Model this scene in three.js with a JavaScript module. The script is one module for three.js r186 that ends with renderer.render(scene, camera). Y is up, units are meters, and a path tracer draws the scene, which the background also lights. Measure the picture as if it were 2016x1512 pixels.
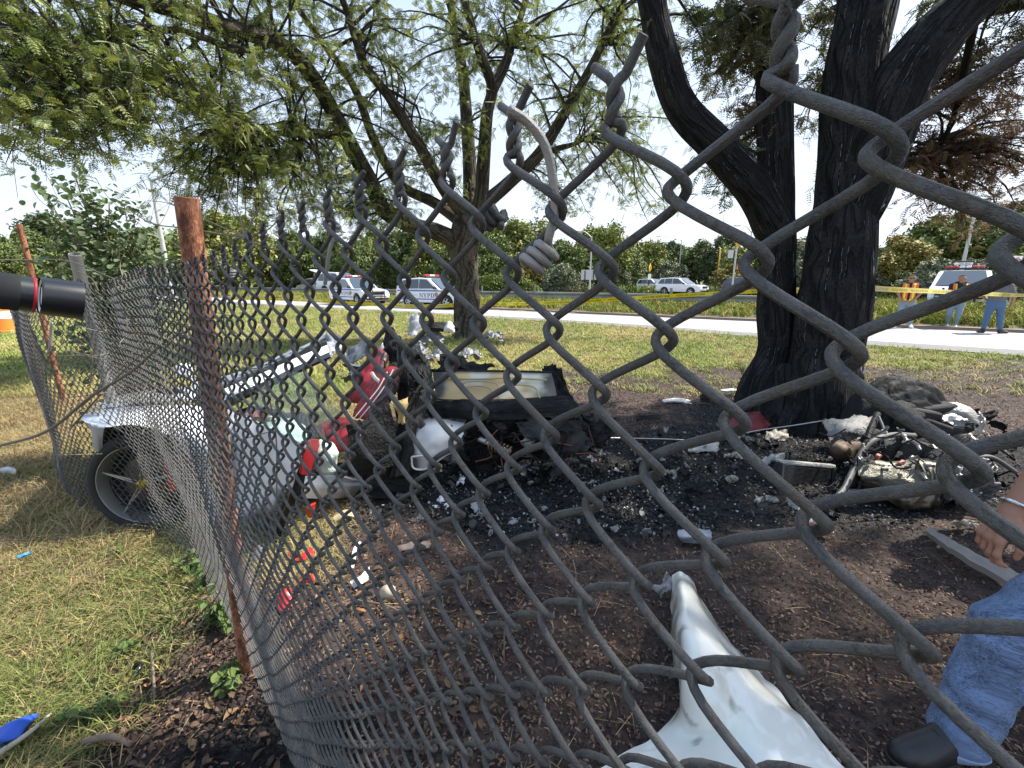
import * as THREE from 'three';
import { mergeGeometries } from 'three/addons/utils/BufferGeometryUtils.js';
import { RoundedBoxGeometry } from 'three/addons/geometries/RoundedBoxGeometry.js';

// ---------- camera, sky, sun, exposure ----------
const scene = new THREE.Scene();
const FOCAL = 850, EYE = 1.6, PITCH = Math.atan(203 / 850), CP = Math.cos(PITCH), SP = Math.sin(PITCH);
const camera = new THREE.PerspectiveCamera(2 * Math.atan(756 / FOCAL) * 180 / Math.PI, 4 / 3, 0.02, 600);
camera.position.set(0, EYE, 0); camera.rotation.x = -PITCH;
const renderer = new THREE.WebGLRenderer();
renderer.toneMapping = THREE.LinearToneMapping; renderer.toneMappingExposure = 1.9;
renderer.shadowMap.enabled = true;
const SUN = new THREE.Vector3(0.589, 0.788, -0.18).normalize();
const sun = new THREE.DirectionalLight(new THREE.Color(1, 0.95, 0.86), 5);
sun.position.copy(SUN).multiplyScalar(80); sun.castShadow = true; sun.shadow.radius = 1.2;
Object.assign(sun.shadow.camera, { left: -60, right: 60, top: 60, bottom: -60, near: 1, far: 220 }); sun.shadow.mapSize.set(4096, 4096);
scene.add(sun, sun.target);
{ const w = 512, h = 256, d = new Float32Array(w * h * 4);
  for (let j = 0; j < h; j++) for (let i = 0; i < w; i++) {
    const el = (j + 0.5) / h * Math.PI - Math.PI / 2, az = (i + 0.5) / w * 2 * Math.PI - Math.PI;
    const dx = Math.cos(el) * Math.cos(az), dy = Math.sin(el), dz = Math.cos(el) * Math.sin(az);
    const c = Math.max(-1, Math.min(1, dx * SUN.x + dy * SUN.y + dz * SUN.z)), a = Math.acos(c);
    const t = Math.pow(Math.max(0, dy), 0.55), glow = 0.55 * Math.exp(-a * 1.6) + 0.9 * Math.exp(-a * 6);
    const k = (j * w + i) * 4;
    d[k] = 0.66 * (1 - t) + 0.12 * t + glow; d[k + 1] = 0.71 * (1 - t) + 0.24 * t + glow; d[k + 2] = 0.75 * (1 - t) + 0.48 * t + glow * 0.98; d[k + 3] = 1;
    if (dy < -0.02) { d[k] = 0.2; d[k + 1] = 0.2; d[k + 2] = 0.17; }
  }
  const t = new THREE.DataTexture(d, w, h, THREE.RGBAFormat, THREE.FloatType);
  t.mapping = THREE.EquirectangularReflectionMapping; t.magFilter = THREE.LinearFilter; t.needsUpdate = true;
  scene.background = t; scene.environment = t; }

// ---------- helpers ----------
const V = (x, y, z) => new THREE.Vector3(x, y, z);
const W = (x, h, d) => V(x, h, -d);
const ray = (px, py) => { const a = px - 1008, b = 756 - py; return [a, b * CP - FOCAL * SP, -b * SP - FOCAL * CP]; };
const P = (px, py, d) => { const [a, b, c] = ray(px, py), t = d / -c; return V(a * t, EYE + b * t, -d); };      // a point seen there, d metres ahead
const G = (px, py, h = 0) => { const [a, b, c] = ray(px, py), t = (h - EYE) / b; return V(a * t, h, c * t); };   // a point seen there, h metres above ground
function rng(s) { return () => { s |= 0; s = s + 0x6D2B79F5 | 0; let t = Math.imul(s ^ s >>> 15, 1 | s); t = t + Math.imul(t ^ t >>> 7, 61 | t) ^ t; return ((t ^ t >>> 14) >>> 0) / 4294967296; }; }
const R = rng(7);
const rr = (a, b, r = R) => a + (b - a) * r();
const hash = (x, y, z) => { let h = Math.imul(x, 374761393) + Math.imul(y, 668265263) + Math.imul(z, 1274126177) | 0; h = Math.imul(h ^ h >>> 13, 1274126177); return ((h ^ h >>> 16) >>> 0) / 4294967296; };
const fade = (t) => t * t * (3 - 2 * t), lerp = (a, b, t) => a + (b - a) * t, clamp = (x, a = 0, b = 1) => Math.max(a, Math.min(b, x));
const ss = (a, b, x) => fade(clamp((x - a) / (b - a)));
function n3(x, y = 0, z = 0) { const X = Math.floor(x), Y = Math.floor(y), Z = Math.floor(z), u = fade(x - X), v = fade(y - Y), w = fade(z - Z); const g = (i, j, k) => hash(X + i, Y + j, Z + k);
  return lerp(lerp(lerp(g(0, 0, 0), g(1, 0, 0), u), lerp(g(0, 1, 0), g(1, 1, 0), u), v), lerp(lerp(g(0, 0, 1), g(1, 0, 1), u), lerp(g(0, 1, 1), g(1, 1, 1), u), v), w) * 2 - 1; }
const fbm = (x, y = 0, z = 0, o = 4) => { let s = 0, a = 0.5; for (let i = 0; i < o; i++) { s += a * n3(x, y, z); x *= 2.03; y *= 2.03; z *= 2.03; a *= 0.5; } return s; };
const col = (c) => Array.isArray(c) ? new THREE.Color().setRGB(...c) : new THREE.Color(c);
const mat = (c, rough = 0.8, metal = 0, o = {}) => new THREE.MeshStandardMaterial({ color: col(c), roughness: rough, metalness: metal, side: THREE.DoubleSide, ...o });
const phys = (c, rough = 0.5, o = {}) => new THREE.MeshPhysicalMaterial({ color: col(c), roughness: rough, side: THREE.DoubleSide, ...o });
function tex(w, h, f, srgb = false) { const d = new Uint8Array(w * h * 4); for (let j = 0; j < h; j++) for (let i = 0; i < w; i++) { const c = f(i / w, j / h, i, j), k = (j * w + i) * 4; if (Array.isArray(c)) { d[k] = clamp(c[0]) * 255; d[k + 1] = clamp(c[1]) * 255; d[k + 2] = clamp(c[2]) * 255; } else d[k] = d[k + 1] = d[k + 2] = clamp(c) * 255; d[k + 3] = 255; }
  const t = new THREE.DataTexture(d, w, h); t.wrapS = t.wrapT = THREE.RepeatWrapping; t.magFilter = THREE.LinearFilter; t.minFilter = THREE.LinearMipmapLinearFilter; t.generateMipmaps = true; if (srgb) t.colorSpace = THREE.SRGBColorSpace; t.needsUpdate = true; return t; }
const tileN = (u, v, f, s = 0) => { const g = (a, b) => n3(a * f, b * f, s), A = g(u, v), B = g(u - 1, v), C = g(u, v - 1), D = g(u - 1, v - 1); return lerp(lerp(A, B, fade(u)), lerp(C, D, fade(u)), fade(v)); };
const rep = (t, x, y) => { const c = t.clone(); c.repeat.set(x, y); c.needsUpdate = true; return c; };
const taken = {};
const numbered = (n) => { const k = taken[n] = (taken[n] ?? -1) + 1; return k ? n + '_' + String(k).padStart(3, '0') : n; };
function tag(o, label, category, group, kind) { if (label) o.userData.label = label; if (category) o.userData.category = category; if (group) o.userData.group = group; if (kind) o.userData.kind = kind; return o; }
function thing(name, label, category, pos, turn = 0, group, kind) { const o = new THREE.Group(); o.name = numbered(name); scene.add(o); if (pos) o.position.copy(pos); o.rotation.y = turn; return tag(o, label, category, group, kind); }
function part(parent, name, geo, m) { const o = new THREE.Mesh(geo, m); o.name = name; o.castShadow = o.receiveShadow = true; parent.add(o); return o; }
function solo(name, geo, m, label, category, group, kind) { const o = part(scene, numbered(name), geo, m); return tag(o, label, category, group, kind); }
function inst(parent, name, geo, m, list, kind = 'stuff') { // list of {p, q, s, c}
  const o = new THREE.InstancedMesh(geo, m, list.length), M = new THREE.Matrix4(), S = V(1, 1, 1); o.name = name;
  list.forEach((e, i) => { typeof e.s === 'number' ? S.setScalar(e.s) : S.copy(e.s); o.setMatrixAt(i, M.compose(e.p, e.q, S)); if (e.c) o.setColorAt(i, e.c); });
  o.userData.kind = kind; o.castShadow = o.receiveShadow = true; parent.add(o); return o; }
const E = (x, y, z, o = 'XYZ') => new THREE.Quaternion().setFromEuler(new THREE.Euler(x, y, z, o));
function geom(pos, idx, uv, colr) { const g = new THREE.BufferGeometry(); g.setAttribute('position', new THREE.Float32BufferAttribute(pos, 3)); if (uv) g.setAttribute('uv', new THREE.Float32BufferAttribute(uv, 2)); if (colr) g.setAttribute('color', new THREE.Float32BufferAttribute(colr, 3)); g.setIndex(idx); g.computeVertexNormals(); return g; }
const plain = (g) => { const o = g.index ? g.toNonIndexed() : g.clone(); for (const k of Object.keys(o.attributes)) if (!['position', 'normal', 'uv'].includes(k)) o.deleteAttribute(k); if (!o.attributes.uv) o.setAttribute('uv', new THREE.Float32BufferAttribute(new Float32Array(o.attributes.position.count * 2), 2)); return o; };
const merge = (list) => mergeGeometries(list.map(plain));
const curve = (pts, t = 0.5) => new THREE.CatmullRomCurve3(pts, false, 'centripetal', t);
// tube with a radius that follows t, capped, uv in metres; bump(t, angle) moves the skin in or out
function tube(pts, rad, seg = 8, sides = 6, bump, isCurve) {
  const c = isCurve ? null : curve(pts), n = seg + 1, pos = [], uv = [], idx = []; const fr = []; let N = V(0, 0, 0), L = 0, last;
  for (let i = 0; i < n; i++) { const t = i / seg; let p, T;
    if (isCurve) { p = pts[i]; T = pts[Math.min(i + 1, seg)].clone().sub(pts[Math.max(i - 1, 0)]).normalize(); } else { p = c.getPoint(t); T = c.getTangent(t); }
    if (i === 0) { N = Math.abs(T.y) < 0.9 ? V(0, 1, 0) : V(1, 0, 0); }
    N = N.clone().addScaledVector(T, -N.dot(T)).normalize(); const B = T.clone().cross(N);
    if (last) L += p.distanceTo(last); last = p; const r0 = typeof rad === 'function' ? rad(t) : Array.isArray(rad) ? lerp(rad[0], rad[1], t) : rad;
    for (let k = 0; k <= sides; k++) { const a = k / sides * Math.PI * 2, r = bump ? r0 * (1 + bump(t, k === sides ? 0 : a, L)) : r0, cs = Math.cos(a) * r, sn = Math.sin(a) * r; pos.push(p.x + N.x * cs + B.x * sn, p.y + N.y * cs + B.y * sn, p.z + N.z * cs + B.z * sn); uv.push(k / sides * Math.PI * 2 * (typeof rad === 'number' ? rad : 0.3), L); } }
  const m = sides + 1; for (let i = 0; i < seg; i++) for (let k = 0; k < sides; k++) { const a = i * m + k, b = a + m; idx.push(a, a + 1, b, b, a + 1, b + 1); }
  for (const [i0, f] of [[0, 1], [seg * m, 0]]) { for (let k = 1; k < sides - 1; k++) f ? idx.push(i0, i0 + k + 1, i0 + k) : idx.push(i0, i0 + k, i0 + k + 1); }
  return geom(pos, idx, uv); }
// sheet of metal, glass or cloth through a grid of points, with thickness and its own dents
function sheet(rows, { nu = 14, nv = 14, th = 0.006, dent = 0, freq = 6, seed = 1, puff = 0, ragged = 0, uvs = 1, tint, crease = 0, cf = 3 } = {}) {
  const cr = rows.map((r) => curve(r)), P0 = [], n = nu + 1, m = nv + 1;
  for (let j = 0; j < m; j++) for (let i = 0; i < n; i++) { const c = cr.length > 1 ? curve(cr.map((k) => k.getPoint(i / nu))) : null; P0.push(c.getPoint(j / nv)); }
  const at = (i, j) => P0[clamp(j, 0, nv) * n + clamp(i, 0, nu)], N = P0.map((p, k) => { const i = k % n, j = k / n | 0; return at(i + 1, j).clone().sub(at(i - 1, j)).cross(at(i, j + 1).clone().sub(at(i, j - 1))).normalize(); });
  const pos = [], uv = [], idx = [], cl = tint ? [] : null;
  if (ragged) P0.forEach((p, k) => { const i = k % n, j = k / n | 0; if (i === 0 || j === 0 || i === nu || j === nv) { const c = at(n >> 1, m >> 1); p.lerp(c, ragged * hash(i + seed * 7, j, 3)); } });
  for (const side of [0, 1]) P0.forEach((p, k) => { const i = k % n, j = k / n | 0, d = dent ? dent * (fbm(p.x * freq + seed * 11, p.y * freq, p.z * freq) * 1.6 + 0.6 * Math.abs(n3(p.x * freq * 1.7, p.y * freq * 1.7 + seed, p.z * freq * 1.7))) - (crease ? crease * (Math.abs(n3(p.x * cf + seed, p.y * cf, p.z * cf)) + 0.5 * Math.abs(n3(p.x * cf * 2.3 + seed, p.y * cf * 2.3 + 4, p.z * cf * 2.3))) : 0) : 0;
    const e = puff ? puff * Math.pow(Math.max(0, Math.sin(Math.PI * i / nu) * Math.sin(Math.PI * j / nv)), 0.35) : 0, o = d + (side ? -1 : 1) * (th / 2 + e); pos.push(p.x + N[k].x * o, p.y + N[k].y * o, p.z + N[k].z * o); uv.push(i / nu * uvs, j / nv * uvs); if (cl) cl.push(...tint(i / nu, j / nv, p)); });
  const off = n * m; for (let j = 0; j < nv; j++) for (let i = 0; i < nu; i++) { const a = j * n + i, b = a + n; idx.push(a, a + 1, b, b, a + 1, b + 1, off + a, off + b, off + a + 1, off + b, off + b + 1, off + a + 1); }
  const rim = []; for (let i = 0; i < nu; i++) rim.push(i); for (let j = 0; j < nv; j++) rim.push(j * n + nu); for (let i = nu; i > 0; i--) rim.push(nv * n + i); for (let j = nv; j > 0; j--) rim.push(j * n);
  const base = pos.length / 3; rim.forEach((k) => { for (const s of [0, off]) { pos.push(...pos.slice((k + s) * 3, (k + s) * 3 + 3)); uv.push(0, 0); if (cl) cl.push(...cl.slice((k + s) * 3, (k + s) * 3 + 3)); } }); rim.forEach((_, q) => { const a = base + q * 2, b = base + (q + 1) % rim.length * 2; idx.push(a, a + 1, b, b, a + 1, b + 1); });
  return geom(pos, idx, uv, cl); }
const box = (w, h, d, x = 0, y = 0, z = 0, r = 0.01) => new RoundedBoxGeometry(w, h, d, 2, Math.min(r, w / 2.1, h / 2.1, d / 2.1)).translate(x, y, z);
const put = (g, p, q, s = 1) => { const c = g.clone(); c.applyMatrix4(new THREE.Matrix4().compose(p, q || E(0, 0, 0), typeof s === 'number' ? V(s, s, s) : s)); return c; };
const lathe = (pts, seg = 24) => new THREE.LatheGeometry(pts.map(([r, y]) => new THREE.Vector2(r, y)), seg);
const bar = (a, b, w, h) => { const L = a.distanceTo(b), q = new THREE.Quaternion().setFromUnitVectors(V(1, 0, 0), b.clone().sub(a).normalize()); return put(box(L, h, w, 0, 0, 0, Math.min(w, h) * 0.2), a.clone().lerp(b, 0.5), q); };
// surface nets: mesh of the zero level of f
function nets(f, lo, hi, cell) {
  const n = [0, 1, 2].map((k) => Math.ceil((hi[k] - lo[k]) / cell) + 1), [nx, ny, nz] = n, val = new Float32Array(nx * ny * nz), id = new Int32Array(nx * ny * nz).fill(-1), pos = [], idx = [];
  for (let k = 0; k < nz; k++) for (let j = 0; j < ny; j++) for (let i = 0; i < nx; i++) val[(k * ny + j) * nx + i] = f(lo[0] + i * cell, lo[1] + j * cell, lo[2] + k * cell);
  const st = [1, nx, nx * ny], cor = []; for (let c = 0; c < 8; c++) cor.push((c & 1) * st[0] + (c >> 1 & 1) * st[1] + (c >> 2 & 1) * st[2]);
  for (let k = 0; k < nz - 1; k++) for (let j = 0; j < ny - 1; j++) for (let i = 0; i < nx - 1; i++) { const o = (k * ny + j) * nx + i; let sx = 0, sy = 0, sz = 0, c = 0;
    for (let e = 0; e < 8; e++) for (let a = 0; a < 3; a++) if (!(e >> a & 1)) { const q = e | 1 << a, v0 = val[o + cor[e]], v1 = val[o + cor[q]]; if (v0 < 0 !== v1 < 0) { const t = v0 / (v0 - v1), b = [e & 1, e >> 1 & 1, e >> 2 & 1]; b[a] += t; sx += b[0]; sy += b[1]; sz += b[2]; c++; } }
    if (c) { id[o] = pos.length / 3; pos.push(lo[0] + (i + sx / c) * cell, lo[1] + (j + sy / c) * cell, lo[2] + (k + sz / c) * cell); } }
  for (let k = 1; k < nz - 1; k++) for (let j = 1; j < ny - 1; j++) for (let i = 1; i < nx - 1; i++) { const o = (k * ny + j) * nx + i; for (let a = 0; a < 3; a++) { const v0 = val[o], v1 = val[o + st[a]]; if (v0 < 0 === v1 < 0) continue; const u = st[(a + 1) % 3], w = st[(a + 2) % 3], q = [id[o], id[o - u], id[o - u - w], id[o - w]]; if (q.some((x) => x < 0)) continue; v0 < 0 ? idx.push(q[0], q[1], q[2], q[0], q[2], q[3]) : idx.push(q[0], q[2], q[1], q[0], q[3], q[2]); } }
  const uv = []; for (let i = 0; i < pos.length; i += 3) uv.push((pos[i] + pos[i + 2]) * 1.4, pos[i + 1] * 1.4); return geom(pos, idx, uv); }
const capsule = (ax, ay, az, bx, by, bz, r1, r2) => { const ux = bx - ax, uy = by - ay, uz = bz - az, L = ux * ux + uy * uy + uz * uz || 1e-9; return (x, y, z) => { const t = clamp(((x - ax) * ux + (y - ay) * uy + (z - az) * uz) / L), dx = x - ax - ux * t, dy = y - ay - uy * t, dz = z - az - uz * t; return Math.sqrt(dx * dx + dy * dy + dz * dz) - lerp(r1, r2, t); }; };
const smin = (a, b, k) => { const h = Math.max(k - Math.abs(a - b), 0) / k; return Math.min(a, b) - h * h * k / 4; };
const pd = (l) => l.map(([x, y, d]) => P(x, y, d));

// ---------- the land ----------
const NEARE = [[-160, 118], [-62, 57], [-30, 38.5], [-12.9, 27.3], [-5, 22.3], [3.6, 16.1], [9, 10.9], [11.3, 9.2], [20, 2], [60, -36]];
const FARE = [[-160, 128], [-62, 65], [-30, 44], [-11.3, 31.6], [4.7, 21], [16, 13.7], [30, 4.6], [60, -26]];
const along = (T, x) => { for (let i = 1; i < T.length; i++) if (x <= T[i][0]) { const [a, b] = T[i - 1], [c, d] = T[i]; return lerp(b, d, clamp((x - a) / (c - a))); } return T.at(-1)[1]; };
const beyond = (x, d) => (d - along(FARE, x)) * 0.83;
function landH(x, d) { const s = beyond(x, d), e = (along(NEARE, x) - d) * 0.8;
  if (s > -0.2) return 0.12 * ss(-0.2, 0.1, s) + 0.26 * ss(0.2, 3, s) - 0.3 * ss(7, 11, s) + 0.03 * n3(x * 0.7, d * 0.7);
  if (e < 0) return -0.06;
  const near = ss(9, 3, d), lump = 0.05 * fbm(x * 0.9, d * 0.9, 2, 3) + 0.016 * near * fbm(x * 7, d * 7, 5, 3);
  return (lump - 0.012 * near) * ss(0, 0.6, e) + (e < 0.4 ? 0.01 : 0); }
const charW = (x, d) => { const n = fbm(x * 1.6, d * 1.6, 9) * 0.9 + fbm(x * 6, d * 6, 3) * 0.35; const blob = (cx, cd, rx, rd) => 1 - Math.hypot((x - cx) / rx, (d - cd) / rd);
  return ss(-0.05, 0.3, Math.max(blob(1.2, 3.5, 2.6, 1.15), blob(3.3, 3.9, 2.2, 1.5), blob(-0.2, 3.3, 1.3, 0.9), blob(-0.75, 1.15, 0.42, 0.35), blob(-0.5, 4.6, 1.3, 0.8)) + n * 0.55); };
const mulchW = (x, d) => { const n = fbm(x * 0.8 + 4, d * 0.8, 6) * 1.2; return ss(0, 0.5, Math.min(ss(-1.9, -0.2, x + n * 0.7 + (d < 2 ? 0.35 : 0)), ss(8.2, 5.6, d + n * 1.3 - ss(2, 6, x) * 0.9)) ); };
const dryW = (x, d) => clamp(0.5 + fbm(x * 0.55, d * 0.55, 12) * 1.3 + 0.4 * ss(-0.2, 0.25, fbm(x * 1.1 + 7, d * 1.1, 21)) * (x < 0.4 && d < 4.5 ? 1 : 0) + 0.3 * ss(9.5, 6, d) * ss(-2.5, 0, x) + 0.3 * n3(x * 3, d * 3));
function landC(x, d) { const g = n3(x * 2.3, d * 2.3, 1) * 0.25 + 1, f = n3(x * 9, d * 9, 8) * 0.2 + 1, c = charW(x, d), m = mulchW(x, d), w = dryW(x, d);
  let r = lerp(0.12, 0.27, w), gg = lerp(0.135, 0.21, w), b = lerp(0.045, 0.09, w);
  r = lerp(r, 0.07, m); gg = lerp(gg, 0.045, m); b = lerp(b, 0.033, m); r = lerp(r, 0.014, c); gg = lerp(gg, 0.0125, c); b = lerp(b, 0.012, c);
  const s = beyond(x, d); if (s > -0.3 && s < 0.7) { const k = ss(0.7, 0.1, s + 0.2 * n3(x * 2, d * 2)); r = lerp(r, 0.2, k); gg = lerp(gg, 0.12, k); b = lerp(b, 0.08, k); }
  return [r * g * f, gg * g * f, b * g * f]; }
const grain = tex(512, 512, (u, v) => 0.72 + 0.3 * tileN(u, v, 24) + 0.22 * tileN(u, v, 60, 3) + 0.2 * tileN(u, v, 130, 5));
{ const n = 430, pos = [], uv = [], idx = [], c = [], warp = (t) => { const k = Math.abs(t); return Math.sign(t) * (k < 0.55 ? k / 0.55 * 7.2 : 7.2 + Math.pow((k - 0.55) / 0.45, 3) * 330 + (k - 0.55) / 0.45 * 24); };
  for (let j = 0; j <= n; j++) for (let i = 0; i <= n; i++) { const x = warp(i / n * 2 - 1), d = 5 + warp(j / n * 2 - 1); pos.push(x, landH(x, d), -d); uv.push(x * 0.9, d * 0.9); c.push(...landC(x, d)); }
  for (let j = 0; j < n; j++) for (let i = 0; i < n; i++) { const a = j * (n + 1) + i, b = a + n + 1; idx.push(a, a + 1, b, b, a + 1, b + 1); }
  solo('ground', geom(pos, idx, uv, c), mat([1, 1, 1], 0.95, 0, { vertexColors: true, map: grain, bumpMap: grain, bumpScale: 0.012 }), 'lawn and bare scorched soil under the trees', 'ground', null, 'structure'); }
// the road: kerbside concrete slabs with joints, a gutter strip, a kerb; a second carriageway beyond the rail
const conc = tex(256, 256, (u, v) => 0.86 + 0.1 * tileN(u, v, 14) + 0.08 * tileN(u, v, 60, 3) - 0.18 * ss(0.45, 0.7, tileN(u, v, 5, 9)));
const concM = mat([0.43, 0.41, 0.38], 0.9, 0, { map: conc }), gutterM = mat([0.2, 0.19, 0.185], 0.9, 0, { map: conc }), asphM = mat([0.27, 0.245, 0.22], 0.92, 0, { map: conc });
function ribbon(A, B, y, th = 0) { const pos = [], uv = [], idx = []; let L = 0; A.forEach((a, i) => { const b = B[i]; if (i) L += Math.hypot(a[0] - A[i - 1][0], a[1] - A[i - 1][1]); const w = Math.hypot(a[0] - b[0], a[1] - b[1]); const y0 = typeof y === 'function' ? y(...a) : y, y1 = typeof y === 'function' ? y(...b) : y; pos.push(a[0], y0, -a[1], b[0], y1, -b[1]); uv.push(0, L / 3, w / 3, L / 3); if (i) { const k = i * 2; idx.push(k - 2, k - 1, k, k, k - 1, k + 1); } });
  if (th) { const n = pos.length / 3; for (let k = 0; k < n; k++) { pos.push(pos[k * 3], pos[k * 3 + 1] - th, pos[k * 3 + 2]); uv.push(0, 0); } for (let i = 0; i < A.length - 1; i++) { const k = i * 2; idx.push(k, k + 2, n + k, n + k, k + 2, n + k + 2, k + 1, n + k + 1, k + 3, k + 3, n + k + 1, n + k + 3); } const e = n - 2; idx.push(0, n, 1, 1, n, n + 1, e, e + 1, n + e, n + e, e + 1, n + e + 1); }
  return geom(pos, idx, uv); }
{ const road = thing('road', 'pale concrete carriageway beyond the lawn', 'road', null, 0, null, 'structure');
  const mid = (x, k) => { const a = along(NEARE, x), b = along(FARE, x); return [x, lerp(a, b, k)]; };
  for (let x = -150; x < 50;) { const st = x < -40 ? 9 : 3.6, x1 = x + st; const A = [], B = []; for (let i = 0; i <= 4; i++) { const q = lerp(x + 0.012, x1 - 0.012, i / 4); A.push(mid(q, 0.2)); B.push(mid(q, 0.965)); } part(road, 'slab', ribbon(A, B, 0.012 + 0.003 * n3(x, 3), 0.05), concM); x = x1; }
  const A = [], B = [], C = [], D = []; for (let x = -150; x <= 50; x += 1.5) { const a = along(NEARE, x); A.push([x, a + 0.12 * n3(x * 1.3)]); B.push(mid(x, 0.197)); C.push(mid(x, 0.972)); D.push([x, along(FARE, x) + 0.14]); }
  part(road, 'gutter', ribbon(A, B, 0.008), gutterM);
  part(road, 'kerb', ribbon(C, D, 0.11, 0.14), mat([0.27, 0.2, 0.16], 0.95, 0, { map: conc }));
  const F = [], H = []; for (let x = -150; x <= 70; x += 3) { F.push([x, along(FARE, x) + 13]); H.push([x, along(FARE, x) + 33]); }
  solo('far_road', ribbon(F, H, (x, d) => landH(x, d) + 0.06), asphM, 'tan far carriageway behind the steel guard rail', 'road', null, 'structure'); }
// guard rail on the berm
{ const g = thing('guard_rail', 'weathered steel guard rail along the grass median', 'guard rail'); const steel = mat([0.3, 0.3, 0.29], 0.6, 0.45, { map: conc });
  const line = []; for (let x = -70; x <= 17; x += 3.4) line.push([x, along(FARE, x) + 3.9]);
  const prof = [[0, 0.93], [-0.07, 0.9], [-0.08, 0.82], [0, 0.77], [0, 0.71], [-0.08, 0.66], [-0.07, 0.57], [0, 0.53]];
  for (let i = 0; i < line.length - 1; i++) { const a = line[i], b = line[i + 1], pos = [], idx = [], ya = landH(...a) - 0.36, yb = landH(...b) - 0.36; prof.forEach(([o, y], k) => { pos.push(a[0], y + ya, -a[1] - o + 0.02 * (i % 2), b[0] + 0.1, y + yb, -b[1] - o + 0.02 * (i % 2)); if (k) { const q = k * 2; idx.push(q - 2, q - 1, q, q, q - 1, q + 1); } }); part(g, 'rail', geom(pos, idx, pos.filter((_, q) => q % 3 < 2).map((v) => v * 0.3)), steel); }
  for (const [x, d] of line) part(g, 'post', box(0.1, 0.9, 0.15, x, landH(x, d) + 0.42, -d - 0.1), steel); }
// ---------- trees beyond the road ----------
const leafTone = (r, base, v) => { const k = 1 + (r() - 0.5) * v; return new THREE.Color(base[0] * k * (0.9 + r() * 0.25), base[1] * k, base[2] * k); };
const leafOpaque = mat([1, 1, 1], 0.7), leafNear = new THREE.MeshPhysicalMaterial({ color: 0xffffff, roughness: 0.8, side: THREE.DoubleSide, transmission: 0.42, thickness: 0 });
function clump(seed, n, rad, s) { const r = rng(seed), pos = [], idx = []; for (let i = 0; i < n; i++) { const c = V(rr(-1, 1, r), rr(-1, 1, r), rr(-1, 1, r)).multiplyScalar(rad), q = E(rr(-1.2, 1.2, r), rr(0, 6.28, r), rr(-1, 1, r)), L = s * rr(0.7, 1.3, r), k = pos.length / 3; for (const [x, z] of [[0, 0], [0.32, 0.5], [0, 1.05], [-0.32, 0.5]]) { const p = V(x * L, (z > 0.9 ? -0.12 : 0) * L, z * L).applyQuaternion(q).add(c); pos.push(p.x, p.y, p.z); } idx.push(k, k + 1, k + 3, k + 1, k + 2, k + 3); } return geom(pos, idx); }
const barkFar = mat([0.07, 0.055, 0.042], 0.95);
const clumps = [clump(3, 14, 0.3, 0.26), clump(9, 14, 0.3, 0.22)];
function farTree(o, seed, tone, { h = 8, w = 5, low = 0.12, n = 1500, blobs = 11, vary = 0.6 } = {}) {
  const r = rng(seed), stem = [V(0, -0.2, 0), V(rr(-0.2, 0.2, r), h * 0.3, 0), V(rr(-0.3, 0.3, r), h * 0.62, 0.1), V(0, h * 0.88, 0)];
  part(o, 'trunk', tube(stem, [0.02 * h + 0.04, 0.03], 8, 7), barkFar);
  const B = []; for (let i = 0; i < blobs; i++) { const t = (i + 0.5) / blobs, y = h * lerp(low + 0.1, 0.9, t), rad = w * 0.5 * Math.sin(Math.PI * lerp(0.22, 0.93, t)), a = i * 2.4 + rr(-0.4, 0.4, r); B.push([V(Math.cos(a) * rad * 0.75, y + h * rr(-0.07, 0.09, r), Math.sin(a) * rad * 0.75), rad * rr(0.4, 0.75, r) + h * 0.045]); }
  const gs = B.map(([c, k]) => { const s = curve(stem).getPoint(clamp(c.y / h - 0.18, 0.1, 0.9)); return tube([s, s.clone().lerp(c, 0.55).add(V(0, -0.1 * h * 0.3, 0)), c], [0.006 * h + 0.012, 0.012], 5, 5); }); part(o, 'limbs', merge(gs), barkFar).userData.kind = 'stuff';
  const L = [[], []]; for (let i = 0; i < n; i++) { const [c, k] = B[r() * B.length | 0], u = V(rr(-1, 1, r), rr(-1, 1, r), rr(-1, 1, r)).normalize(), m = k * Math.pow(r(), 0.42) * (1 + 0.3 * n3(u.x * 2 + seed, u.y * 2, u.z * 2)); const p = c.clone().addScaledVector(u, m); p.y = Math.max(p.y, low * h * rr(0.6, 1.2, r)); L[r() < 0.5 ? 0 : 1].push({ p, q: E(rr(-0.6, 0.6, r), rr(0, 6.28, r), rr(-0.6, 0.6, r)), s: rr(0.75, 1.35, r), c: leafTone(r, tone, vary) }); }
  inst(o, 'crown', clumps[0], leafOpaque, L[0]); inst(o, 'crown', clumps[1], leafOpaque, L[1]); return o; }
const TONES = { mid: [0.13, 0.17, 0.045], lime: [0.2, 0.225, 0.05], dark: [0.075, 0.11, 0.035], grey: [0.16, 0.18, 0.1], gold: [0.24, 0.21, 0.045] };
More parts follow.
